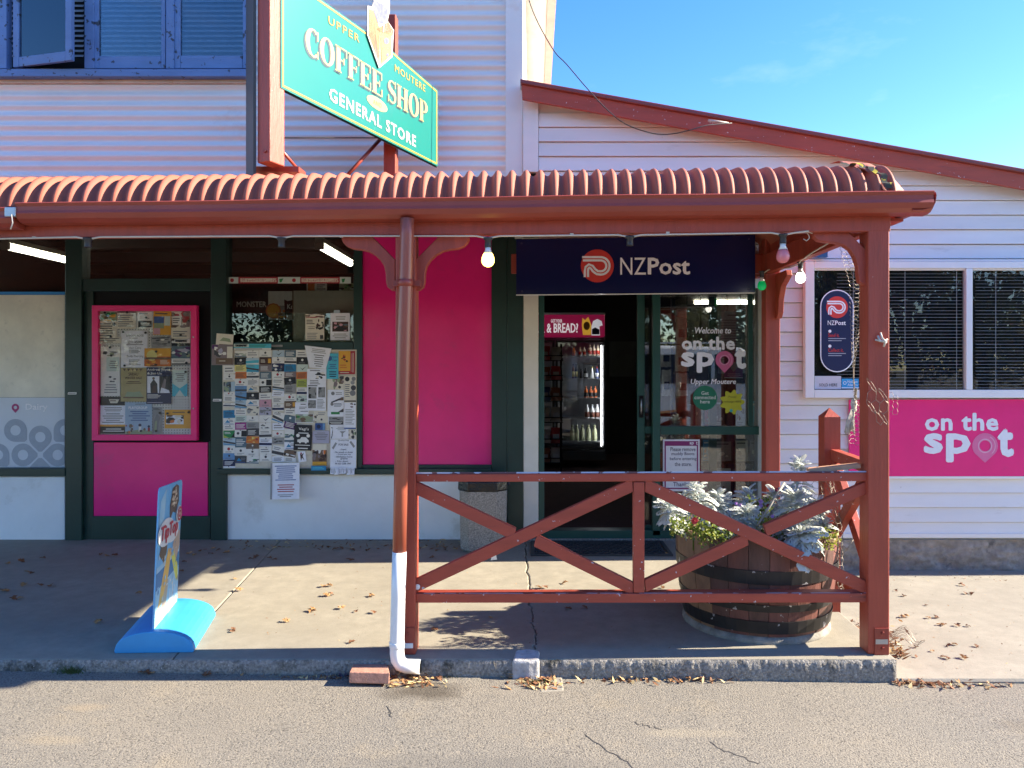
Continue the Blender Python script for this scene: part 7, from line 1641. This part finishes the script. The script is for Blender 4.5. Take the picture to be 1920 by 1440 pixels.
nst = thing('magazine_stand', 'low stand of newspapers and magazines behind the lower right shop window', 'stand', P(1370, 985, YI))
for y in (800, 865, 930): MB().rect(1300, y, 1450, y + 4, YI + .05, .25).build('shelf', M_black, nst)
for x in (1300, 1374, 1448): MB().rect(x, 760, x + 3, 985, YI + .06, .24).build('divider', mat('stand_purple', (.04, .015, .08), .5), nst)
mg = [(1304, 752, 1318, 799, 'x', 'pale'), (1321, 745, 1338, 799, 'r', 'red'), (1341, 750, 1356, 799, 'k', 'black'), (1379, 748, 1398, 799, 'a', 'light blue'), (1402, 752, 1426, 799, 't', 'teal'), (1318, 825, 1336, 864, 'b', 'bright blue'), (1338, 828, 1371, 864, 'x', 'grey'), (1379, 826, 1402, 864, 'c', 'cream'), (1406, 826, 1430, 864, 'x', 'pale grey'), (1306, 880, 1330, 929, 'm', 'maroon'), (1333, 878, 1370, 929, 'w', 'white'), (1380, 884, 1406, 929, 'd', 'dark brown'), (1410, 880, 1440, 929, 'u', 'mauve')]
for k, (a, b, c, d, col_, nm) in enumerate(mg):
    tier = ('top', 'middle', 'bottom')[0 if d < 810 else 1 if d < 870 else 2]
    o = paper('magazine', '%s magazine on the %s tier of the stand behind the glass' % (nm, tier), 'magazine', (a, b, c, d), YI + .04, col_, [('l', .1, .06, .9, .2, 1, 'w' if col_ in 'rkbmdt' else 'K'), ('n', .1, .3, .9, .8, ['x', 'c', 'K', 'u'], 5), ('l', .1, .84, .8, .95, 2, 'G')], 0, 'magazines on the stand')
ctr = thing('shop_counter', 'low dark counter standing in the shop behind the middle window', 'counter', (-1.8, 9.5, 0))
MB().box((-4.5, 9.2, .02), (-.6, 9.8, .95)).build('body', M_wood_dark, ctr); MB().box((-4.55, 9.15, .952), (-.55, 9.85, .99)).build('top', M_black, ctr, bevel=.005)
nb = MB().rect(1142, 640, 1193, 706, 11.58, .02); top(nb, 'wall_board', mat('wall_board_grey', (.12, .13, .12), .5, var=.2, vs=4), 'blank grey board on the dark inner wall right of the fridge', 'board')

# ================================================================ ACROSS THE ROAD (seen only in the glass and when the view shifts)
M_crown = mat('far_foliage', (.06, .085, .022), .6, var=.5, vs=1.2, trans=.25); M_crown2 = mat('far_foliage_yellow', (.16, .15, .03), .6, var=.5, vs=1.2, trans=.25)
M_trunk = mat('far_trunk', (.10, .075, .055), .9, var=.3, bump=.6)
rt = random.Random(12)
def crown_mesh(n, m):
    mb = MB()
    blobs = [(Vector((rt.uniform(-1.5, 1.5), rt.uniform(-1.2, 1.2), rt.uniform(1.4, 5.2))), rt.uniform(.6, 1.25)) for _ in range(16)]
    for i in range(n):
        c, r = rt.choice(blobs); d = Vector((rt.gauss(0, 1), rt.gauss(0, 1), rt.gauss(0, 1))).normalized() * r * rt.uniform(.55, 1.05)
        p = c + d; s_ = rt.uniform(.05, .13); u = Vector((rt.gauss(0, 1), rt.gauss(0, 1), rt.gauss(0, 1))).normalized(); w = u.orthogonal().normalized()
        mb.add([p - u * s_, p - w * s_ * .6, p + u * s_, p + w * s_ * .6], [(0, 1, 2, 3)])
    o = mb.build('crown', m, None, recalc=False); me = o.data; bpy.data.objects.remove(o); return me
crowns = [crown_mesh(5200, M_crown), crown_mesh(5200, M_crown2)]
tk = MB().tube([(0, 0, -.4), (.05, 0, 1.2), (-.05, .1, 2.6), (.1, 0, 4)], [.16, .12, .09, .03], 8)
for a in (0, 2, 4): tk.tube([(0, 0, 1.3 + a * .2), (.6 * math.cos(a), .6 * math.sin(a), 2.4 + a * .2), (1.1 * math.cos(a), 1.1 * math.sin(a), 3.2 + a * .2)], [.07, .05, .02], 6)
tko = tk.build('trunk', M_trunk, None); tkm = tko.data; bpy.data.objects.remove(tko)
spots = [(-15, -13.5, 1.1), (-11.5, -13.2, 1.0), (-8.4, -12.2, .85), (-5.2, -13, 1.1), (-2.4, -12.5, .8), (.6, -13.2, 1.0), (3.2, -12.8, 1.1), (5.6, -12.2, .95), (7.6, -13.0, 1.2), (9.8, -13.4, 1.25), (12.2, -12.8, 1.2), (14.8, -13.2, 1.3), (17.5, -13, 1.2)]
for i, (x, y, s_) in enumerate(spots):
    t_ = thing('roadside_tree', 'leafy hedge tree across the road from the store', 'tree', (x, y, -.3), 'hedge trees across the road')
    for nm, me in (('crown', crowns[i % 2]), ('trunk', tkm)):
        o = bpy.data.objects.new(nm, me); COL.objects.link(o); o.parent = t_; o.rotation_euler = (0, 0, i * 1.3); o.scale = (s_ * 1.1, s_, s_)
# white van parked behind the camera
vx, vy, vz = 3.3, -2.9, road_z(3)
van = thing('parked_van', 'white van parked on the road facing the store', 'van', (vx, vy, vz))
M_van = mat('van_white', (.78, .78, .77), .25, var=.02, coat=.4); M_tint = mat('van_window', (.02, .03, .05), .05, var=0); M_tyre = mat('tyre', (.02, .02, .02), .8)
pr = [(-2.2, .35), (2.15, .35), (2.25, .6), (2.2, .95), (1.35, 1.15), (.65, 1.88), (-2.1, 1.95), (-2.25, 1.2)]
MB().prism([Vector((vx + x, vy - .85, vz + z)) for x, z in pr], (0, 1.7, 0)).build('body', M_van, van, bevel=.06)
for x0, x1 in ((-1.95, -1.0), (-.9, .05), (.12, 1.0)):
    MB().prism([Vector((vx + x, vy + .852, vz + z)) for x, z in ((x0, 1.2), (x1 if x1 < .9 else 1.15, 1.2), (x1 if x1 < .9 else .62, 1.75), (x0, 1.75))], (0, .006, 0)).build('window', M_tint, van)
for x in (-1.4, 1.4):
    for y in (-.87, .87):
        c = Vector((vx + x, vy + y, vz + .33)); MB().tube([c + Vector((0, -.1, 0)), c + Vector((0, .1, 0))], .33, 24).build('wheel', M_tyre, van)
MB().box((vx - 2.3, vy - .8, vz + .35), (vx - 2.2, vy + .8, vz + .55)).build('bumper', M_black, van, bevel=.02)
MB().box((vx - 1.6, vy + .3, vz + 1.97), (vx + .4, vy + .34, vz + 2.0)).build('roof_bar', M_galv, van)
